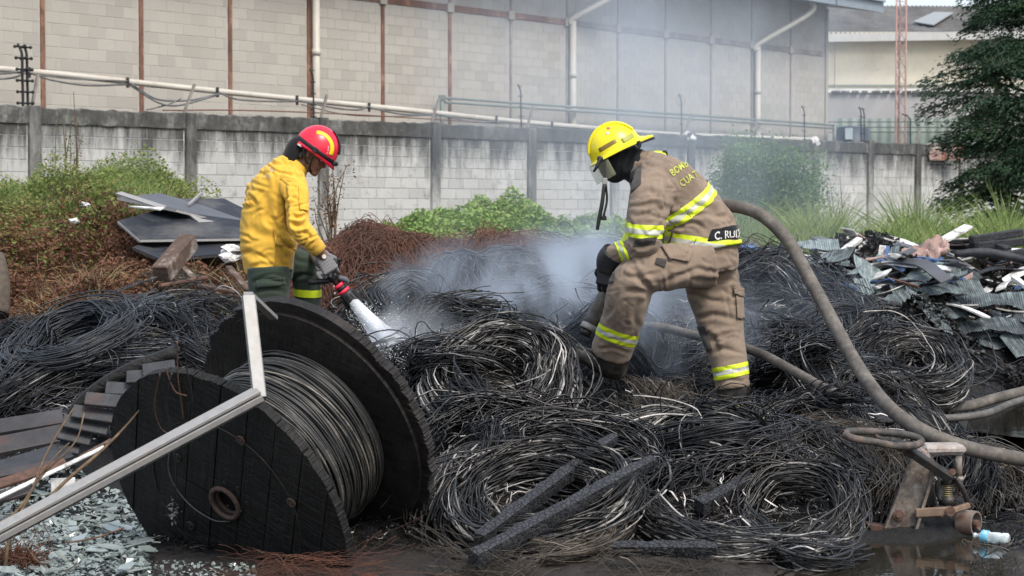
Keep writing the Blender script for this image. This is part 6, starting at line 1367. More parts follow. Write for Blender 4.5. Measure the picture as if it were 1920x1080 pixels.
# ------------------------------------------------------------ person in tan coat
def person_tan():
    root = P(1340, 790, 11.85); t = empty('person', root, 'person in tan turnout coat and yellow helmet bending over, one leg stepped up', 'person')
    # body: one continuous figure inside the clothes
    bm = bmesh.new()
    loft(bm, [(1160, 290, 11.95, 34, 24), (1185, 300, 11.95, 20, 20), (1215, 330, 11.95, 32, 52), (1260, 370, 11.95, 46, 52), (1305, 430, 11.92, 48, 46), (1318, 480, 11.9, 50, 48), (1318, 505, 11.9, 42, 46)])
    loft(bm, [(1222, 345, 11.75, 24, 22), (1212, 430, 11.66, 20, 20), (1212, 460, 11.62, 17, 17), (1165, 478, 11.7, 14, 14), (1142, 500, 11.8, 12, 14), (1135, 530, 11.82, 9, 14)])
    loft(bm, [(1225, 345, 12.15, 24, 22), (1212, 410, 12.25, 20, 20), (1195, 450, 12.25, 17, 17), (1160, 500, 12.15, 13, 13), (1145, 525, 12.1, 12, 12)])
    loft(bm, [(1305, 495, 11.78, 38, 34), (1245, 508, 11.72, 34, 34), (1190, 520, 11.7, 28, 28), (1172, 570, 11.78, 25, 25), (1145, 650, 11.95, 18, 18), (1140, 675, 11.98, 20, 16), (1095, 668, 11.98, 13, 16), (1072, 660, 11.98, 8, 12)])
    loft(bm, [(1330, 500, 12.0, 38, 34), (1345, 570, 11.98, 32, 32), (1360, 640, 11.92, 25, 25), (1375, 725, 11.85, 18, 18), (1378, 765, 11.85, 20, 18), (1345, 775, 11.85, 11, 16), (1335, 778, 11.85, 8, 12)])
    ball(bm, P(1152, 288, 11.95), .098, (1., .82, 1.15)); body = link('body', fuse(bm, .012, 3), M['skin'], t)
    # trousers
    bm = bmesh.new()
    loft(bm, [(1305, 440, 11.93, 60, 56), (1318, 480, 11.9, 66, 60), (1322, 510, 11.9, 62, 62)])
    loft(bm, [(1330, 490, 11.8, 50, 44), (1285, 498, 11.76, 43, 44), (1238, 502, 11.7, 44, 44), (1196, 517, 11.68, 40, 42), (1180, 548, 11.7, 41, 42), (1172, 585, 11.76, 40, 40), (1159, 622, 11.84, 39, 38), (1146, 659, 11.92, 39, 36)], ex=2.2)
    loft(bm, [(1325, 480, 12.0, 54, 48), (1332, 515, 12.0, 51, 48), (1339, 548, 11.98, 51, 46), (1347, 582, 11.96, 46, 44), (1352, 615, 11.94, 43, 40), (1360, 650, 11.9, 38, 37), (1369, 690, 11.86, 34, 36), (1374, 728, 11.85, 33, 36)], ex=2.2)
    me = fuse(bm, .0095, 5)
    folds = [([(1225, 545), (1200, 525), (1165, 515)], .010, 5), ([(1218, 552), (1195, 545), (1170, 548)], .009, 5), ([(1230, 540), (1262, 522), (1320, 500)], .008, 5), ([(1176, 495), (1200, 520), (1215, 550)], .009, 6), ([(1150, 500), (1175, 492), (1215, 498)], .006, 5),
             ([(1290, 545), (1320, 560), (1380, 570)], .007, 5), ([(1306, 600), (1335, 590), (1385, 600)], .009, 5), ([(1312, 622), (1335, 635), (1345, 660)], .012, 6), ([(1322, 645), (1345, 632), (1380, 628)], .008, 5), ([(1330, 665), (1352, 655), (1392, 660)], .008, 5), ([(1340, 725), (1365, 712), (1400, 718)], .006, 4),
             ([(1130, 600), (1150, 575), (1160, 540)], .006, 5), ([(1200, 560), (1190, 590), (1195, 615)], .006, 5), ([(1290, 520), (1330, 528), (1385, 520)], .007, 5), ([(1300, 500), (1340, 510), (1388, 498)], .006, 4), ([(1250, 500), (1255, 530), (1235, 548)], .006, 5), ([(1115, 655), (1150, 652), (1182, 662)], .006, 3), ([(1358, 535), (1366, 580), (1372, 600)], .004, 3)]
    wrinkle(me, folds, .006, 3, 8, 1.35, 80); tr = link('trousers', me, M['tan'], t)
    # coat
    bm = bmesh.new()
    loft(bm, [(1196, 300, 11.96, 27, 34), (1212, 318, 11.96, 42, 62), (1238, 345, 11.95, 58, 72), (1268, 375, 11.94, 65, 68), (1295, 410, 11.92, 68, 64), (1312, 440, 11.91, 72, 64), (1320, 473, 11.9, 73, 68)], ex=2.4)
    loft(bm, [(1232, 335, 11.86, 42, 34), (1222, 365, 11.72, 41, 36), (1214, 400, 11.66, 37, 35), (1210, 432, 11.62, 33, 33), (1208, 455, 11.62, 29, 30), (1188, 468, 11.66, 22, 26), (1160, 474, 11.72, 20, 22), (1148, 478, 11.75, 18, 20)], ex=2.2)
    loft(bm, [(1232, 335, 12.06, 42, 34), (1218, 370, 12.2, 38, 34), (1208, 410, 12.25, 33, 30), (1195, 450, 12.23, 26, 26), (1168, 485, 12.16, 22, 22)], ex=2.2)
    me = fuse(bm, .0085, 4)
    folds = [([(1250, 330), (1252, 370), (1246, 400)], .016, 6), ([(1206, 338), (1228, 330), (1248, 338)], .006, 3), ([(1192, 372), (1215, 358), (1240, 370)], .006, 5), ([(1200, 390), (1225, 382), (1245, 400)], .007, 5), ([(1190, 405), (1215, 402), (1240, 412)], .006, 4), ([(1248, 418), (1262, 405), (1290, 402), (1300, 400)], .010, 5), ([(1296, 385), (1330, 392), (1355, 412)], .010, 6), ([(1300, 402), (1330, 402), (1345, 415)], .010, 5), ([(1330, 380), (1350, 400), (1370, 425)], .005, 7), ([(1262, 425), (1300, 418), (1325, 432)], .007, 4), ([(1244, 435), (1265, 422), (1285, 428)], .012, 5), ([(1188, 452), (1205, 462), (1230, 450)], .010, 5), ([(1265, 340), (1258, 360), (1265, 385)], .005, 5), ([(1310, 330), (1330, 350), (1345, 380)], .004, 6), ([(1275, 300), (1270, 330), (1280, 350)], .004, 5), ([(1165, 460), (1178, 470), (1185, 482)], .006, 4)]
    wrinkle(me, folds, .0055, 5, 8, 1.35, 80); coat = link('coat', me, M['tan'], t); bvh = BVHTree.FromPolygons([v.co[:] for v in me.vertices], [p.vertices[:] for p in me.polygons])
    # reflective stripes: yellow, silver, yellow
    def stripe(src, a, b, tilt, wd, keep, off=.004, nm='reflective_stripe'):
        w0 = 0
        for frac, mt in ((.34, 'lime'), (.34, 'silver'), (.32, 'lime')): band(src, a, b, tilt, w0, w0+wd*frac, off+(0 if mt == 'lime' else .0015), keep, M[mt], nm, t); w0 += wd*frac
    def pxk(f):
        def g(c): x, y = proj(np.array([c])); return f(float(x[0]), float(y[0]), c)
        return g
    stripe(me, P(1331, 345.5, 11.8), P(1248, 403, 11.8), .25, .078, pxk(lambda x, y, c: x > 1246 or c.y > 12.05))
    stripe(me, P(1262, 438, 11.7), P(1389, 454, 11.7), .12, .083, pxk(lambda x, y, c: x > 1246))
    stripe(me, P(1179, 417.5, 11.6), P(1241, 421.5, 11.6), .1, .078, pxk(lambda x, y, c: x < 1244 and c.y < 11.85 and y < 450))
    stripe(me, P(1166, 452, 11.7), P(1178, 482, 11.7), .0, .045, pxk(lambda x, y, c: x < 1184 and c.y < 11.95 and 449 < y < 492))
    tm = tr.data; stripe(tm, P(1120, 601, 11.85), P(1195, 625.5, 11.85), .12, .076, pxk(lambda x, y, c: x < 1230)); stripe(tm, P(1336, 690.5, 11.85), P(1401, 677.5, 11.85), -.08, .074, pxk(lambda x, y, c: x > 1300))
    # seams, patches and lettering
    patch_on(bvh, [(1334, 431), (1385.5, 421), (1388, 446.5), (1326, 453)], M['navy_patch'], 'name_patch', t, .007)
    print_on(bvh, 'C. RUIZ', 1339, 450.5, math.radians(7), 14.5, M['print_white'], 'name_lettering', t, .72, .0145, .14, 0, .014)
    print_on(bvh, 'BOMB', 1261, 331, math.radians(34), 13, M['print_lime'], 'back_lettering', t, .72, .006, 0, 0, .016)
    print_on(bvh, 'CUA', 1279, 351, math.radians(36), 13, M['print_lime'], 'back_lettering', t, .72, .006, 0, 0, .016)
    print_on(bvh, 'TI', 1302, 334, math.radians(30), 12, M['print_lime'], 'back_lettering', t, .72, .006, 0, 0, .014)
    patch_on(bvh, [(1183, 322), (1203, 306), (1202, 346), (1184, 362)], M['tan_dark'], 'collar_panel', t, .004)
    patch_on(bvh, [(1192, 449), (1232, 444), (1228, 458), (1186, 464)], M['tan_dark'], 'elbow_patch', t, .004)
    L = MB(); L.tube([q[0] for q in (on_cloth(bvh, x, y, .003) for x, y in ((1276, 386), (1288, 398), (1296, 408))) if q], .0018, 5, 12); L.build('seam', M['tan_dark'], t)
    L = MB(); L.tube([q[0] for q in (on_cloth(bvh, x, y, .006) for x, y in ((1306, 447), (1302, 458), (1299, 470))) if q], .0018, 5, 12); L.build('seam', M['tan_dark'], t)
    L = MB(); L.tube([q[0] for q in (on_cloth(bvh, x, y, .012) for x, y in ((1266, 422), (1262, 436), (1258, 450), (1252, 462))) if q], .005, 6, 16); L.build('zip_pull', M['tan_dark'], t)
    c = P(1232, 293, 12.05); m = MB(); m.tube([P(1214, 297, 12.0), P(1224, 290, 12.02), P(1240, 289, 12.05), P(1249, 291, 12.1)], [.012, .02, .02, .014], 8, 14); m.build('shoulder_tab', M['lime'], t)
    MB().tube([P(1240, 287, 12.04), P(1247, 284, 12.06), P(1250, 291, 12.08)], .009, 8, 12).build('tab_clip', M['plastic_black'], t)
    # collar
    bm = bmesh.new(); loft(bm, [(1186, 296, 11.95, 22, 26), (1196, 306, 11.95, 29, 34), (1206, 322, 11.95, 34, 42)], sub=5); cm = fuse(bm, .008, 3); wrinkle(cm, [([(1195, 290), (1200, 310), (1190, 335)], .008, 4)], .004, 9, 12); link('collar', cm, M['tan'], t)
    # trouser pocket flap, hem flap, cuffs and boots
    tb = BVHTree.FromPolygons([v.co[:] for v in tm.vertices], [p.vertices[:] for p in tm.polygons])
    patch_on(tb, [(1378, 552), (1394, 552), (1396, 600), (1380, 597)], M['tan'], 'pocket', t, .012); patch_on(tb, [(1372, 532), (1388, 540), (1394, 556), (1374, 550)], M['tan'], 'pocket_flap', t, .020)
    patch_on(tb, [(1232, 484), (1250, 488), (1246, 502), (1228, 494)], M['tan_dark'], 'pocket_tab', t, .006)
    patch_on(tb, [(1238, 462), (1300, 470), (1290, 492), (1254, 486)], M['tan'], 'hem_flap', t, .016)
    patch_on(tb, [(1143, 500), (1154, 490), (1152, 530), (1140, 532)], M['tan_dark'], 'knee_patch', t, .005)
    patch_on(tb, [(1308, 612), (1322, 608), (1336, 655), (1326, 660)], M['tan_dark'], 'knee_patch', t, .005)
    def boot(rings, foot, nm, mark=None):
        bm = bmesh.new(); loft(bm, rings); loft(bm, foot, ex=2.6); bme = fuse(bm, .008, 3); o = link(nm, bme, M['rubber'], t); 
        bb = BVHTree.FromPolygons([v.co[:] for v in bme.vertices], [p.vertices[:] for p in bme.polygons])
        if mark: patch_on(bb, mark, M['boot_mark'], 'boot_mark', o if False else t, .004, 5)
        return o
    boot([(1150, 655, 11.93, 34, 33), (1148, 675, 11.95, 33, 32), (1150, 695, 11.97, 28, 26)], [(1170, 700, 11.98, 16, 24), (1140, 688, 11.97, 20, 24), (1100, 668, 11.95, 16, 24), (1072, 657, 11.95, 12, 19), (1064, 655, 11.95, 7, 12)], 'boot')
    boot([(1374, 722, 11.86, 32, 33), (1376, 745, 11.86, 31, 31), (1379, 772, 11.86, 29, 28)], [(1390, 782, 11.86, 14, 24), (1365, 782, 11.8, 16, 24), (1338, 780, 11.75, 12, 22), (1322, 782, 11.7, 8, 14)], 'boot', [(1381, 760), (1400, 753), (1402, 760), (1383, 767)])
    # hood and helmet
    bm = bmesh.new(); F = Vector((-.86, .05, -.50)).normalized(); HM = helmet_frame(F)
    ball(bm, P(1153, 290, 11.95), .125, (1.05, .80, 1.1), HM); ball(bm, P(1152, 312, 11.95), .092, (1., .78, 1.1)); loft(bm, [(1160, 300, 11.95, 34, 30), (1182, 306, 11.95, 32, 30), (1200, 316, 11.95, 34, 36)]); ball(bm, P(1155, 326, 11.95), .06, (1.0, .85, .85)); hm = fuse(bm, .008, 4); wrinkle(hm, [([(1190, 275), (1180, 300), (1170, 325)], .007, 5), ([(1175, 280), (1165, 305), (1162, 335)], .005, 4)], .004, 2, 14); link('hood', hm, M['black_cloth'], t)
    hc = P(1154, 281, 11.95)
    def shell(prof, nm, m, c, Mx, ax, ay, n=48, thick=.004, parent=t, cut=None):
        V = []; Fc = []
        for (r, z) in prof:
            for k in range(n):
                a = 2*math.pi*k/n; rx, ry, zz = r(a) if callable(r) else r, None, z(a) if callable(z) else z
                V.append(tuple(c+Mx @ Vector((math.cos(a)*rx*ax, math.sin(a)*rx*ay, zz))))
        for s in range(len(prof)-1): Fc += [(s*n+k, s*n+(k+1) % n, (s+1)*n+(k+1) % n, (s+1)*n+k) for k in range(n) if not (cut and cut(s, 2*math.pi*k/n))]
        o = link(nm, np_mesh(nm, V, Fc), m, parent); q = o.modifiers.new('s', 'SOLIDIFY'); q.thickness = thick; return o
    dome = [(.002, .166)]+[(.158*math.sin(a), -.0+.166*math.cos(a)) for a in np.linspace(.15, 1.5, 12)]
    brim = lambda k: (lambda a: .158+k*(.018+.020*abs(math.sin(a))+.055*max(0, -math.cos(a))**2+.004*max(0, math.cos(a))))
    drop = lambda k: (lambda a: -.004-k*(.010+.012*max(0, -math.cos(a))**2-.006*math.cos(a)))
    shell(dome+[(.162, -.0), (brim(.5), drop(.5)), (brim(1.), drop(1.)), (brim(1.03), drop(1.5))], 'helmet_shell', M['yellow_shell'], hc, HM, 1.02, .84)
    shell([(brim(1.0), drop(1.45)), (brim(1.06), drop(1.8)), (brim(.98), drop(2.1))], 'brim_trim', M['plastic_black'], hc, HM, 1.02, .84)
    # raised ribs on the crown
    for s in (-.045, 0, .045):
        pts = [hc+HM @ Vector((.160*1.0*math.cos(a), s, .166*math.sin(a)*math.sqrt(max(0, 1-(s/.133)**2))+.001)) for a in np.linspace(.35, 2.8, 16)]
        MB().tube(pts, .0065, 6, 40).build('crown_rib', M['yellow_shell'], t)
    def hp(a, z, k=1.): r = .158*math.sqrt(max(0, 1-(z/.166)**2)); return hc+HM @ Vector((math.cos(a)*r*1.02*k, math.sin(a)*r*.84*k, z))
    def hpatch(a0, a1, z0, z1, nm, m, k=1.03, sl=0):
        bm = bmesh.new(); n = 8; g = [[bm.verts.new(hp(a0+(a1-a0)*i/n, z0+(z1-z0)*j/n+sl*i/n, k)) for j in range(n+1)] for i in range(n+1)]
        for i in range(n):
            for j in range(n): bm.faces.new((g[i][j], g[i+1][j], g[i+1][j+1], g[i][j+1])).smooth = True
        me_ = D.meshes.new(nm); bm.to_mesh(me_); bm.free(); o = link(nm, me_, m, t); q = o.modifiers.new('s', 'SOLIDIFY'); q.thickness = .002
    hpatch(-1.0, -1.75, .035, .058, 'side_strip', M['brown_strip'], 1.025)
    hpatch(-1.95, -2.55, .010, .040, 'side_strip', M['lime_dull'], 1.035); hpatch(-1.75, -1.95, .125, .142, 'round_sticker', M['sticker_red'], 1.02); hpatch(-1.55, -1.72, .103, .118, 'small_sticker', M['sticker_pink'], 1.02)
    # visor hanging at the brow, its knob and the chin strap
    V = []; n = 18; Fv = []
    for i in range(n+1):
        a = -1.25+2.5*i/n
        for j in range(7): z = -.012-.115*j/6; r = .185+.01*j/6; V.append(tuple(hc+HM @ Vector((math.cos(a)*r+.008, math.sin(a)*r*.86, z))))
    Fv = [(i*7+j, (i+1)*7+j, (i+1)*7+j+1, i*7+j+1) for i in range(n) for j in range(6)]; o = link('visor', np_mesh('visor', V, Fv), M['visor'], t); o.modifiers.new('s', 'SOLIDIFY').thickness = .002
    k = P(1125, 298, 11.80); m = MB(); m.sphere(k, .019, (1, .6, 1)); m.build('visor_knob', M['plastic_black'], t)
    MB().tube([P(1125, 298, 11.8), P(1118, 314, 11.79), P(1113, 322, 11.8)], [.012, .010, .006], 8, 12).build('visor_arm', M['plastic_black'], t)
    MB().tube([P(1197, 264, 11.80), P(1199, 272, 11.80), P(1194, 280, 11.80)], .012, 8, 10).build('rear_buckle', M['plastic_black'], t)
    MB().bar(P(1133, 302, 11.80), P(1134, 342, 11.79), .016, .004, (0, 1, 0)).build('chin_strap', M['plastic_black'], t)
    MB().box(P(1134, 340, 11.79), (.03, .012, .04), None, .004).build('strap_buckle', M['alu'], t)
    MB().tube([P(1133, 346, 11.79), P(1129, 380, 11.78), P(1123, 412, 11.78), P(1120, 431, 11.78)], [.011, .012, .012, .010], 6, 20).build('strap_tail', M['plastic_black'], t)
    MB().tube([P(1136, 346, 11.79), P(1138, 375, 11.8), P(1133, 400, 11.79), P(1131, 412, 11.79)], .007, 6, 20).build('strap_tail', M['plastic_black'], t)
    MB().box(P(1132, 409, 11.79), (.034, .014, .026), None, .004).build('strap_slider', M['plastic_black'], t)
    # gloves
    hand('glove', M['glove_black'], t, P(1137, 512, 11.78), (-.5, -.8, .2), (-.12, .05, -1), (-.75, .45, 0), 1.3, (28, 48, 35), (-10, 40))
    bm = bmesh.new(); loft(bm, [(1152, 474, 11.74, 24, 24), (1142, 488, 11.77, 24, 24), (1137, 508, 11.79, 19, 22)]); link('glove_cuff', fuse(bm, .006, 3), M['glove_black'], t)
    hand('glove', M['glove_black'], t, P(1150, 520, 12.12), (.2, .9, .2), (-.3, -.3, -1), (-.8, -.3, 0), 1.25, (45, 60, 35), (-10, 40))
    return t
M['boot_mark'] = tape('boot_mark', (.62, .55, .02)); M['brown_strip'] = tape('brown_strip', (.20, .13, .02)); M['lime_dull'] = tape('dull_lime', (.30, .32, .05)); M['sticker_red'] = tape('red_sticker', (.45, .12, .08)); M['sticker_pink'] = tape('pale_sticker', (.70, .50, .42))
def visor_mat():
    s = NT('yellowed_visor'); s.base((.62, .62, .42)); s.set(Roughness=.25, Alpha=.18, Specular_IOR_Level=.6); return s.m
M['visor'] = visor_mat()
person_tan()
def nozzle_tan():
    MB_ = MB(); a, b = P(1118, 585, 12.03), P(1096, 628, 12.0); t = empty('hose_nozzle', a, 'dull metal nozzle on the hose held by the person in tan, pointing into smoke', 'nozzle')
    MB().cyl(a, a.lerp(b, .55), .044, 16).build('barrel', M['hose_dark'], t); MB().cyl(a.lerp(b, .55), a.lerp(b, .78), .05, 18).build('coupling', M['alu'], t); MB().cyl(a.lerp(b, .78), b, .036, 16).build('tip', M['metal_dark'], t)
nozzle_tan()
# ------------------------------------------------------------ person in yellow shirt
def person_yellow():
    Y = 13.1; root = P(510, 745, Y); t = empty('person', root, 'person in yellow shirt and red helmet looking down and spraying water from a nozzle', 'person')
    F = Vector((.83, -.05, -.55)).normalized(); HM = helmet_frame(F)
    bm = bmesh.new(); hc = P(588, 280, Y)
    ball(bm, hc, .098, (1.02, .78, 1.06), HM)
    hd = lambda x, y, z: hc+HM @ Vector((x, y, z))
    def b2(x, y, z, r, sc=(1, 1, 1)): ball(bm, hd(x, y, z), r, sc, HM)
    b2(.055, 0, -.075, .058, (1, .9, 1.05)); b2(.085, 0, -.125, .030, (1, 1.1, .8)); b2(.045, 0, -.11, .048, (1.2, 1.05, .7))     # jaw and chin
    b2(.094, 0, -.03, .022, (.8, 1.3, 1)); b2(.112, 0, -.055, .0165, (1.2, .9, 1.1)); b2(.103, 0, -.042, .014, (1, .75, 1.6)); b2(.095, .0, .005, .03, (.7, 1.7, .7))
    b2(.103, 0, -.088, .013, (.9, 1.7, .6)); b2(.101, 0, -.101, .013, (.9, 1.5, .65))
    for s in (-1, 1): b2(-.002, s*.077, -.045, .026, (.75, .35, 1.25)); b2(.072, s*.038, -.052, .026, (.8, .9, 1))
    loft(bm, [(585, 305, Y, 15, 16), (568, 308, Y, 17, 17), (550, 312, Y, 20, 22), (538, 325, Y, 26, 44), (520, 370, Y, 38, 44), (508, 440, Y, 38, 36), (505, 510, Y, 34, 36), (508, 530, Y, 28, 34)])
    loft(bm, [(552, 340, 12.95, 17, 17), (556, 390, 12.85, 16, 16), (560, 425, 12.82, 14, 14), (598, 468, 12.85, 10, 10), (606, 482, 12.88, 9, 11)])
    loft(bm, [(540, 335, 13.3, 17, 17), (495, 352, 13.42, 15, 15), (482, 370, 13.5, 14, 14), (520, 420, 13.6, 12, 12), (575, 470, 13.5, 10, 10), (608, 500, 13.3, 9, 10)])
    loft(bm, [(505, 510, 12.98, 28, 27), (508, 590, 12.98, 23, 23), (508, 640, 13.0, 17, 18), (508, 720, 13.0, 13, 14), (512, 742, 13.0, 12, 13), (540, 748, 13.0, 8, 12)])
    loft(bm, [(515, 500, 13.22, 28, 27), (545, 492, 13.25, 25, 25), (572, 502, 13.25, 20, 21), (577, 560, 13.3, 16, 17), (582, 660, 13.3, 13, 14), (586, 672, 13.3, 11, 13), (612, 678, 13.3, 8, 12)])
    me = fuse(bm, .0065, 2); link('body', me, M['skin'], t)
    for s in (-1, 1): MB().sphere(hd(.083, s*.034, -.035), .0125).build('eye', M['eye_white'], t)
    # trousers
    bm = bmesh.new()
    loft(bm, [(506, 490, Y, 44, 46), (506, 525, Y, 42, 44)])
    loft(bm, [(503, 500, 12.98, 40, 36), (505, 540, 12.98, 39, 34), (507, 590, 12.98, 33, 31), (508, 650, 13.0, 27, 27), (508, 725, 13.0, 24, 24)], ex=2.2)
    loft(bm, [(520, 495, 13.2, 36, 34), (545, 492, 13.24, 30, 32), (572, 505, 13.25, 28, 30), (576, 540, 13.27, 26, 27), (580, 600, 13.3, 22, 24), (584, 660, 13.3, 20, 22)], ex=2.2)
    me = fuse(bm, .009, 4); wrinkle(me, [([(545, 480), (562, 490), (585, 492)], .006, 4), ([(552, 520), (570, 515), (592, 520)], .007, 4), ([(470, 530), (500, 524), (540, 530)], .007, 4), ([(475, 548), (505, 542), (540, 548)], .006, 4), ([(480, 522), (510, 515), (535, 520)], .005, 3)], .006, 13, 9); tr = link('trousers', me, M['olive'], t)
    tb = BVHTree.FromPolygons([v.co[:] for v in me.vertices], [p.vertices[:] for p in me.polygons])
    patch_on(tb, [(483, 524), (532, 520), (534, 534), (482, 538)], M['olive'], 'pocket_flap', t, .01)
    band(me, P(560, 548, 13.2), P(590, 550, 13.2), .1, -.02, .03, .004, lambda c: c.y > 13.1 and c.x > P(545, 540, 13.2).x, M['lime'], 'reflective_stripe', t)
    for rg in ([(508, 722, 13.0, 24, 24), (508, 742, 13.0, 20, 20)], [(584, 655, 13.3, 21, 22), (585, 672, 13.3, 18, 19)]):
        bm = bmesh.new(); loft(bm, rg); q = rg[-1]; loft(bm, [(q[0]-12, q[1]+4, q[2], 9, 14), (q[0]+10, q[1]+4, q[2], 10, 15), (q[0]+34, q[1]+7, q[2], 7, 13)]); link('boot', fuse(bm, .009, 2), M['rubber'], t)
    # shirt
    bm = bmesh.new()
    loft(bm, [(556, 308, Y, 19, 24), (545, 316, Y, 32, 44), (530, 336, Y, 42, 58), (517, 365, Y, 50, 58), (508, 400, Y, 55, 54), (504, 440, Y, 54, 52), (503, 478, Y, 49, 52), (504, 513, Y, 42, 52)], ex=2.3)
    loft(bm, [(545, 334, 12.98, 27, 26), (555, 362, 12.88, 25, 25), (557, 395, 12.83, 22, 23), (559, 424, 12.8, 21, 22), (577, 445, 12.8, 19, 20), (598, 468, 12.84, 13, 15)], ex=2.2)
    loft(bm, [(530, 335, 13.25, 27, 26), (495, 350, 13.38, 24, 24), (482, 366, 13.5, 20, 22), (505, 405, 13.6, 19, 20), (560, 455, 13.52, 15, 16)], ex=2.2)
    me = fuse(bm, .0075, 3)
    folds = [([(533, 340), (536, 380), (538, 420), (552, 450)], .012, 4), ([(462, 365), (472, 372), (480, 385)], .006, 4), ([(480, 350), (500, 380), (505, 420)], .004, 7), ([(465, 420), (490, 440), (530, 445)], .004, 8), ([(520, 440), (535, 460), (550, 465)], .009, 4), ([(545, 400), (560, 408), (574, 402)], .006, 3), ([(545, 418), (562, 424), (578, 418)], .008, 4), ([(560, 440), (572, 436), (585, 448)], .006, 3), ([(455, 470), (480, 480), (515, 485)], .004, 6), ([(470, 505), (490, 495), (520, 500)], .004, 4), ([(500, 400), (515, 430), (518, 470)], .004, 6), ([(535, 325), (555, 330), (572, 345)], .005, 3), ([(575, 465), (582, 458), (588, 452)], .004, 3), ([(490, 320), (500, 345), (498, 375)], .003, 7), ([(556, 350), (566, 370), (566, 395)], .003, 4)]
    wrinkle(me, folds, .006, 15, 9, 2.0, 60); shirt = link('shirt', me, M['yellow'], t); bv = BVHTree.FromPolygons([v.co[:] for v in me.vertices], [p.vertices[:] for p in me.polygons])
    for sm in (((531, 348), (533, 372), (532, 396), (538, 425), (552, 448)), ((500, 325), (525, 336), (545, 340), (568, 346)), ((470, 500), (495, 504), (535, 506)), ((512, 430), (516, 465), (513, 500))):
        q = [x[0] for x in (on_cloth(bv, a, b, .001) for a, b in sm) if x]
        if len(q) > 2: MB().tube(q, .0022, 5, 20).build('seam', M['yellow_soiled'], t)
    patch_on(bv, [(520, 452), (552, 460), (546, 507), (514, 500)], M['yellow_soiled'], 'pocket', t, .008); patch_on(bv, [(520, 440), (556, 456), (552, 470), (518, 458)], M['yellow_soiled'], 'pocket_flap', t, .014)
    patch_on(bv, [(560, 350), (576, 352), (575, 384), (560, 382)], M['yellow'], 'sleeve_pocket', t, .007); patch_on(bv, [(560, 382), (577, 384), (576, 396), (562, 394)], M['yellow'], 'sleeve_flap', t, .012)
    print_on(bv, 'ERS', 504, 320, math.radians(-18), 6, M['print_grey'], 'back_lettering', t, .9, .005, 0, 0, .012); print_on(bv, 'CIL', 496, 332, math.radians(-14), 7, M['print_grey'], 'back_lettering', t, .85, .005, 0, 0, .012)
    bm = bmesh.new(); loft(bm, [(566, 306, Y, 18, 22), (556, 316, Y, 23, 28), (549, 324, Y, 26, 32)], sub=4); link('collar', fuse(bm, .007, 3), M['yellow'], t)
    c = tuple((a+b)/2 for a, b in zip(P(596, 466, 12.84), P(600, 470, 12.84))); m = MB(); m.tube([P(585, 455, 12.82), P(600, 471, 12.84)], [.060, .052], 16); m.build('cuff', M['yellow'], t)
    # neck flap and helmet
    bm = bmesh.new(); loft(bm, [(566, 264, Y, 16, 24), (557, 276, Y, 19, 27), (547, 292, Y, 17, 28), (541, 300, Y, 15, 27)], sub=5); fm = fuse(bm, .007, 3); link('neck_flap', fm, M['black_cloth'], t)
    bm = bmesh.new(); ball(bm, hd(-.035, 0, .0), .085, (.95, .93, .95), HM); ball(bm, hd(-.06, 0, -.035), .06, (.8, 1.1, 1), HM); link('hair', fuse(bm, .007, 2), M['hair'], t)
    ec = hc+HM @ Vector((.012, 0, .010))
    def shell(prof, nm, m, ax, ay, n=48, thick=.004):
        V = []; Fc = []
        for (r, z) in prof:
            for k in range(n): a = 2*math.pi*k/n; rx = r(a) if callable(r) else r; zz = z(a) if callable(z) else z; V.append(tuple(ec+HM @ Vector((math.cos(a)*rx*ax, math.sin(a)*rx*ay, zz))))
        for s in range(len(prof)-1): Fc += [(s*n+k, s*n+(k+1) % n, (s+1)*n+(k+1) % n, (s+1)*n+k) for k in range(n)]
        o = link(nm, np_mesh(nm, V, Fc), m, t); o.modifiers.new('s', 'SOLIDIFY').thickness = thick; return o
    lower = lambda a: -.032-.020*max(0, math.cos(a))**2-.030*max(0, -math.cos(a))**3; flare = lambda a: .148+.012*max(0, -math.cos(a))+.026*max(0, math.cos(a))**4
    shell([(.002, .158)]+[(.145*math.sin(a), .158*math.cos(a)) for a in np.linspace(.15, 1.5, 12)]+[(.147, -.015), (flare, lower)], 'helmet_shell', M['red_shell'], 1.0, .84)
    def hp(a, z, k=1.): r = .146*math.sqrt(max(0, 1-(max(z, 0)/.158)**2)); return ec+HM @ Vector((math.cos(a)*r*k, math.sin(a)*r*.84*k, z*(1+(k-1)*.8)))
    def hpatch(fn, nm, m, n=16, k=1.02):
        bm = bmesh.new(); g = [[bm.verts.new(hp(*fn(i/n, j/3), k)) for j in range(4)] for i in range(n+1)]
        for i in range(n):
            for j in range(3): bm.faces.new((g[i][j], g[i+1][j], g[i+1][j+1], g[i][j+1])).smooth = True
        me_ = D.meshes.new(nm); bm.to_mesh(me_); bm.free(); o = link(nm, me_, m, t); o.modifiers.new('s', 'SOLIDIFY').thickness = .0025
    # yellow arc on the near side: an arch over the temple, in helmet coordinates (x forward, z up)
    def side(x, z): # point on near side shell from side view coordinates
        q = 1-(x/.146)**2-(z/.158)**2; y = -.146*.84*math.sqrt(max(q, .0)); return x, y, z
    def arc(r0, r1, a0, a1, nm, m, k=1.02, n=22, cx=.012, cz=.010):
        bm = bmesh.new(); g = []
        for i in range(n+1):
            a = a0+(a1-a0)*i/n; row = []
            for j in range(4):
                r = r0+(r1-r0)*j/3; x, y, z = side(cx+r*math.cos(a), cz+r*math.sin(a)); row.append(bm.verts.new(ec+HM @ (Vector((x, y, z))*k)))
            g.append(row)
        for i in range(n):
            for j in range(3): bm.faces.new((g[i][j], g[i+1][j], g[i+1][j+1], g[i][j+1])).smooth = True
        me_ = D.meshes.new(nm); bm.to_mesh(me_); bm.free(); o = link(nm, me_, m, t); o.modifiers.new('s', 'SOLIDIFY').thickness = .0025
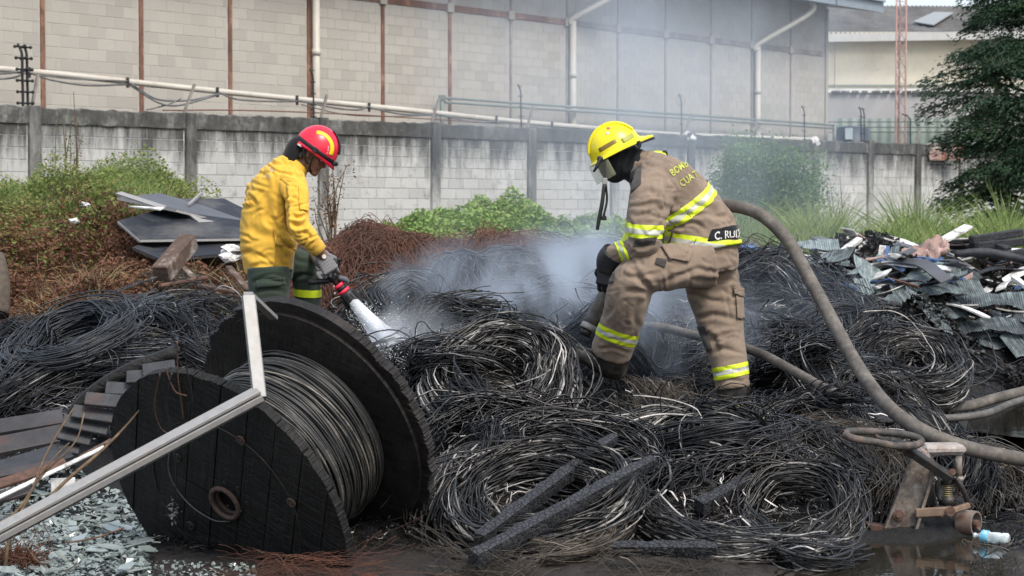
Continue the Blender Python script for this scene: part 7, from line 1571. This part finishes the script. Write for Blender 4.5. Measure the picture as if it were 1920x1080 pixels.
    arc(.088, .110, .10, 2.15, 'yellow_arc', M['arc_yellow'])
    # small white lettering following the arc (too small to read in the photo, dashes of the same size)
    for i in range(17):
        if i == 8: continue
        a = 1.85-i*.105; arc(.074, .082, a, a-.065, 'helmet_lettering', M['print_white'], 1.022, 2)
    # front crest band
    bm = bmesh.new(); g = []
    for i in range(15):
        a = .32+1.05*i/14; g.append([bm.verts.new(ec+HM @ Vector((math.cos(a)*.151, y_, math.sin(a)*.163))) for y_ in (-.022, 0, .022)])
    for i in range(14):
        for j in range(2): bm.faces.new((g[i][j], g[i+1][j], g[i+1][j+1], g[i][j+1])).smooth = True
    me_ = D.meshes.new('crest_band'); bm.to_mesh(me_); bm.free(); o = link('crest_band', me_, M['plastic_black'], t); o.modifiers.new('s', 'SOLIDIFY').thickness = .008
    V = []; n = 48
    for k in range(n):
        a = 2*math.pi*k/n
        for (dr, dz) in ((.006, .012), (.009, .0), (.006, -.014), (-.002, -.014)): V.append(tuple(ec+HM @ Vector((math.cos(a)*(.147+dr+.004*math.cos(a)), math.sin(a)*(.147+dr)*.84, -.002+dz-.006*math.cos(a)))))
    Fg = [(k*4+j, ((k+1) % n)*4+j, ((k+1) % n)*4+j+1, k*4+j+1) for k in range(n) for j in range(3)]; link('goggle_strap', np_mesh('goggle_strap', V, Fg), M['plastic_black'], t)
    MB().box(ec+HM @ Vector((.158, 0, -.010)), (.030, .10, .032), HM.to_4x4(), .008).build('headlamp', M['plastic_black'], t)
    MB().box(ec+HM @ Vector((.02, -.131, -.004)), (.03, .012, .034), HM.to_4x4(), .003).build('strap_clip', M['plastic_black'], t)
    for p in ([(.035, -.118, -.03), (.045, -.095, -.075), (.055, -.065, -.115), (.075, -.02, -.135)], [(-.04, -.112, -.03), (-.01, -.098, -.07), (.03, -.078, -.100)]): MB().tube([hd(*q) for q in p], .0085, 6, 18).build('chin_strap', M['plastic_black'], t)
    MB().box(hd(-.035, -.088, -.07), (.03, .02, .045), HM.to_4x4(), .006).build('strap_buckle', M['plastic_black'], t)
    MB().box(ec+HM @ Vector((-.085, -.112, -.034)), (.03, .004, .012), HM.to_4x4()).build('sticker', M['print_white'], t)
    # gloves
    hand('glove', M['glove_grey'], t, P(611, 492, 12.88), (.6, -.6, .45), (.5, .1, -.85), (.75, .3, .5), 1.2, (32, 50, 40), (5, 45))
    hand('glove', M['glove_grey'], t, P(606, 512, 13.2), (-.3, .9, 0), (.6, -.1, -.7), (.5, .2, .8), 1.15, (45, 60, 40), (0, 40))
    m = MB(); m.cyl(P(608, 481, 12.80), P(608, 481, 12.79), .014, 14); m.build('glove_badge', M['print_white'], t)
    return t
M['yellow_soiled'] = cloth('soiled_yellow_cloth', (.50, .28, .025), dirt=(.10, .065, .028), amt=.75, dsc=7); M['arc_yellow'] = tape('yellow_arc_paint', (.80, .58, .01))
person_yellow()
def nozzle_yellow():
    Y = 12.95; a, b = P(612, 506, Y), P(667, 572, Y+.03); ax = (b-a).normalized(); L = (b-a).length; t = empty('jet_nozzle', a, 'black fire nozzle with two bright red rings throwing a white water jet', 'nozzle'); sd = ax.cross(Vector((0, 1, 0))).normalized(); q = lambda s, o=0., d=0.: a+ax*L*s+sd*o+Vector((0, d, 0))
    MB().cyl(q(-.1), q(.45), .026, 18).build('barrel', M['metal_dark'], t); MB().cyl(q(.10), q(.28), .036, 18).build('valve_body', M['plastic_black'], t)
    for s0, s1 in ((.40, .47), (.56, .63)): MB().cyl(q(s0), q(s1), .040, 24).build('red_ring', M['ring_red'], t)
    MB().cyl(q(.47), q(.56), .036, 20).build('collar_ring', M['plastic_black'], t); MB().tube([q(.63), q(.70), q(.98), q(1.)], [.042, .052, .056, .050], 24, 8).build('bumper', M['plastic_black'], t)
    for k in range(12):
        an = k*math.pi/6; o = sd*math.cos(an)+ax.cross(sd)*math.sin(an); MB().bar(q(.70)+o*.054, q(.96)+o*.058, .010, .008, o).build('bumper_tooth', M['plastic_black'], t)
    # bail handle over the valve and pistol grip
    MB().tube([q(.16, .03, -.05), q(-.02, .085, -.04), q(.02, .10, 0), q(.2, .03, .05)], .011, 8, 20).build('bail_handle', M['plastic_black'], t)
    MB().tube([q(.22, -.03), q(.12, -.075), q(.0, -.125), q(-.04, -.14)], [.020, .019, .020, .016], 10, 16).build('pistol_grip', M['plastic_black'], t)
    MB().box(q(.02, .052, -.05), (.03, .012, .05), Matrix.Rotation(.6, 4, 'Y'), .004).build('tag_plate', M['alu'], t)
    MB().tube([q(.3, .03, -.02), q(.42, .055, -.02), q(.52, .06, -.02)], [.018, .02, .014], 10, 12).build('flow_lever', M['panel_grey'], t)
    tag(link('supply_hose', MB().tube([q(-.1), P(598, 492, 13.0), P(570, 470, 13.45), P(520, 500, 13.6), P(470, 600, 13.7), P(440, 680, 13.6)], .030, 12, 50).mesh('supply_hose'), M['hose']), 'hose feeding the red-ringed nozzle, hidden mostly behind the yellow shirt', 'hose')
    # the jet: a solid white core that frays into streaks and droplets
    rng = np.random.default_rng(8); o = b; e = P(768, 684, 11.7); d = (e-o); n = 7000; K = 6
    s0 = rng.random(n)**1.3*.9; ln = rng.uniform(.05, .16, n); t_ = np.clip(s0[:, None]+ln[:, None]*np.linspace(0, 1, K)[None], 0, 1.05); ang = rng.uniform(0, 6.28, n); rr = np.sqrt(rng.random(n)); A = np.array(sd); B = np.array(ax.cross(sd)); rad = .036+.10*t_**1.5
    C = np.array(o)+t_[..., None]*np.array(d)+(np.cos(ang)*rr)[:, None, None]*rad[..., None]*A+(np.sin(ang)*rr)[:, None, None]*rad[..., None]*B; C[..., 2] -= .05*t_**2
    jt = empty('water_jet', o, 'white jet of water spraying down to the right from the nozzle', 'water jet')
    link('streaks', tubes_mesh('streaks', C, rng.uniform(.0016, .004, n)[:, None]*(1-np.linspace(-1, 1, K)**2*.8)[None], 3), M['spray'], jt)['kind'] = 'stuff'
    MB().tube([o-ax*.02, o+d*.35, o+d*.75, o+d*1.0+Vector((0, 0, -.04))], [.038, .042, .040, .012], 16, 30).build('core', M['jet_core'], jt)
    n = 2600; s = rng.random(n); C = np.array(o)+s[:, None]*np.array(d)*1.05+rng.normal(size=(n, 3))*(.02+.11*s[:, None])*np.array([1, .7, 1]); C = C[(C-np.array(o)) @ np.array(d) > 0]
    q = leaves_mesh('droplets', C, rng.uniform(.003, .009, len(C)), rng, .2, .8); link('droplets', q, M['spray'], jt)['kind'] = 'stuff'
    n = 1800; C = np.array(e)+rng.normal(size=(n, 3))*np.array([.12, .12, .08]); link('splash', leaves_mesh('splash', C, rng.uniform(.003, .008, n), rng, .2, .8), M['spray'], jt)['kind'] = 'stuff'
    # drips from the valve
    for k, (x, y) in enumerate(((609, 517), (612, 522), (627, 540), (628, 548), (626, 535), (661, 590))): tag(link('water_drip', MB().tube([P(x, y, Y), P(x, y+4, Y)], [.004, .002], 5).mesh('water_drip'), M['spray']), 'drip falling below the red-ringed nozzle', 'drip', 'drips below the nozzle')
M['ring_red'] = simple('bright_red_ring', (.75, .03, .07), .4, 0, .05, 10, .02, .001)
def spray_mats():
    s = NT('water_spray'); s.base((.86, .89, .92)); s.set(Roughness=.35, Alpha=.75, Specular_IOR_Level=.5); M['spray'] = s.m
    s = NT('jet_core'); v = s.coord('Object', (30, 30, 8)); s.base((.88, .90, .93)); s.set(Roughness=.5, Alpha=.6, Subsurface_Weight=.3, Subsurface_Scale=.03); s.bump(s.noise(v, 3, 4), .6, .01); M['jet_core'] = s.m
spray_mats(); nozzle_yellow()
# ============================================================ SMOKE
def smoke_mat(name, dens, sc, col=(.80, .87, .97), lo=.42, hi=.72, stretch=(1, 1, .5), absorb=0.):
    m = D.materials.new(name); m.use_nodes = True; s = NT.__new__(NT); s.m = m; s.t = m.node_tree; s.out = s.t.nodes['Material Output']; s.t.nodes.remove(s.t.nodes['Principled BSDF'])
    pv = s.n('ShaderNodeVolumePrincipled'); pv.inputs['Color'].default_value = (*col, 1); pv.inputs['Anisotropy'].default_value = .35
    g = s.n('ShaderNodeTexGradient', gradient_type='SPHERICAL'); s.l(s.coord('Object'), g.inputs[0]); v = s.coord('World', stretch); n = s.noise(v, sc, 4, .6, 1.1)
    k = s.ramp(n, [(lo, 0.), (hi, 1.)]); e = s.math('POWER', g.outputs[0], 1.0, True); s.l(s.math('MULTIPLY', s.math('MULTIPLY', k, e), dens), pv.inputs['Density']); s.l(pv.outputs[0], s.out.inputs['Volume']); return m
def puff(px, py, Y, rx, ry, rd, m, label, roll=0.):
    """ellipsoid of smoke; density fades to nothing at its skin"""
    bm = bmesh.new(); bmesh.ops.create_icosphere(bm, subdivisions=3, radius=1.0); me = D.meshes.new('smoke'); bm.to_mesh(me); bm.free()
    o = link('smoke', me, m); o.location = P(px, py, Y); o.scale = (rx, rd, ry); o.rotation_euler = (0, math.radians(roll), 0); tag(o, label, 'smoke', kind='stuff')
sm1 = smoke_mat('ground_smoke', 5.0, 1.9, lo=.44, hi=.66); sm2 = smoke_mat('rising_smoke', .42, .7, (.78, .86, .98), .38, .70, (1, 1, .6)); sm3 = smoke_mat('mist', 6.0, 2.2, (.86, .88, .92), .3, .7)
puff(1225, 640, 12.7, .8, .6, .5, sm1, 'dense bluish smoke between the bent legs')
puff(1060, 580, 13.6, 1.0, .6, .7, sm1, 'blue smoke drifting over the middle of the heap')
puff(1120, 505, 15.2, .9, .5, .7, sm1, 'smoke lifting off the smooth dark dome')
puff(900, 560, 14.0, .8, .5, .5, sm1, 'thin smoke beside the water jet')
puff(1380, 420, 17.5, 1.6, 1.1, 1.0, sm2, 'smoke drifting behind the tan coat')
puff(1150, 330, 19, 2.4, 1.7, 1.4, sm2, 'pale smoke rising around the yellow helmet')
puff(1280, 130, 24, 3.4, 2.4, 2.0, sm2, 'broad blue smoke in front of the warehouse eave')
puff(1050, 60, 26, 2.8, 2.6, 2.0, sm2, 'thinner smoke higher up in front of the warehouse')
puff(1440, 620, 14.0, 1.1, .6, .6, sm2, 'faint smoke right of the rear leg')
puff(785, 680, 11.9, .36, .42, .35, sm3, 'white mist where the water jet lands')
puff(735, 640, 12.2, .18, .24, .2, sm3, 'thin mist around the falling jet')
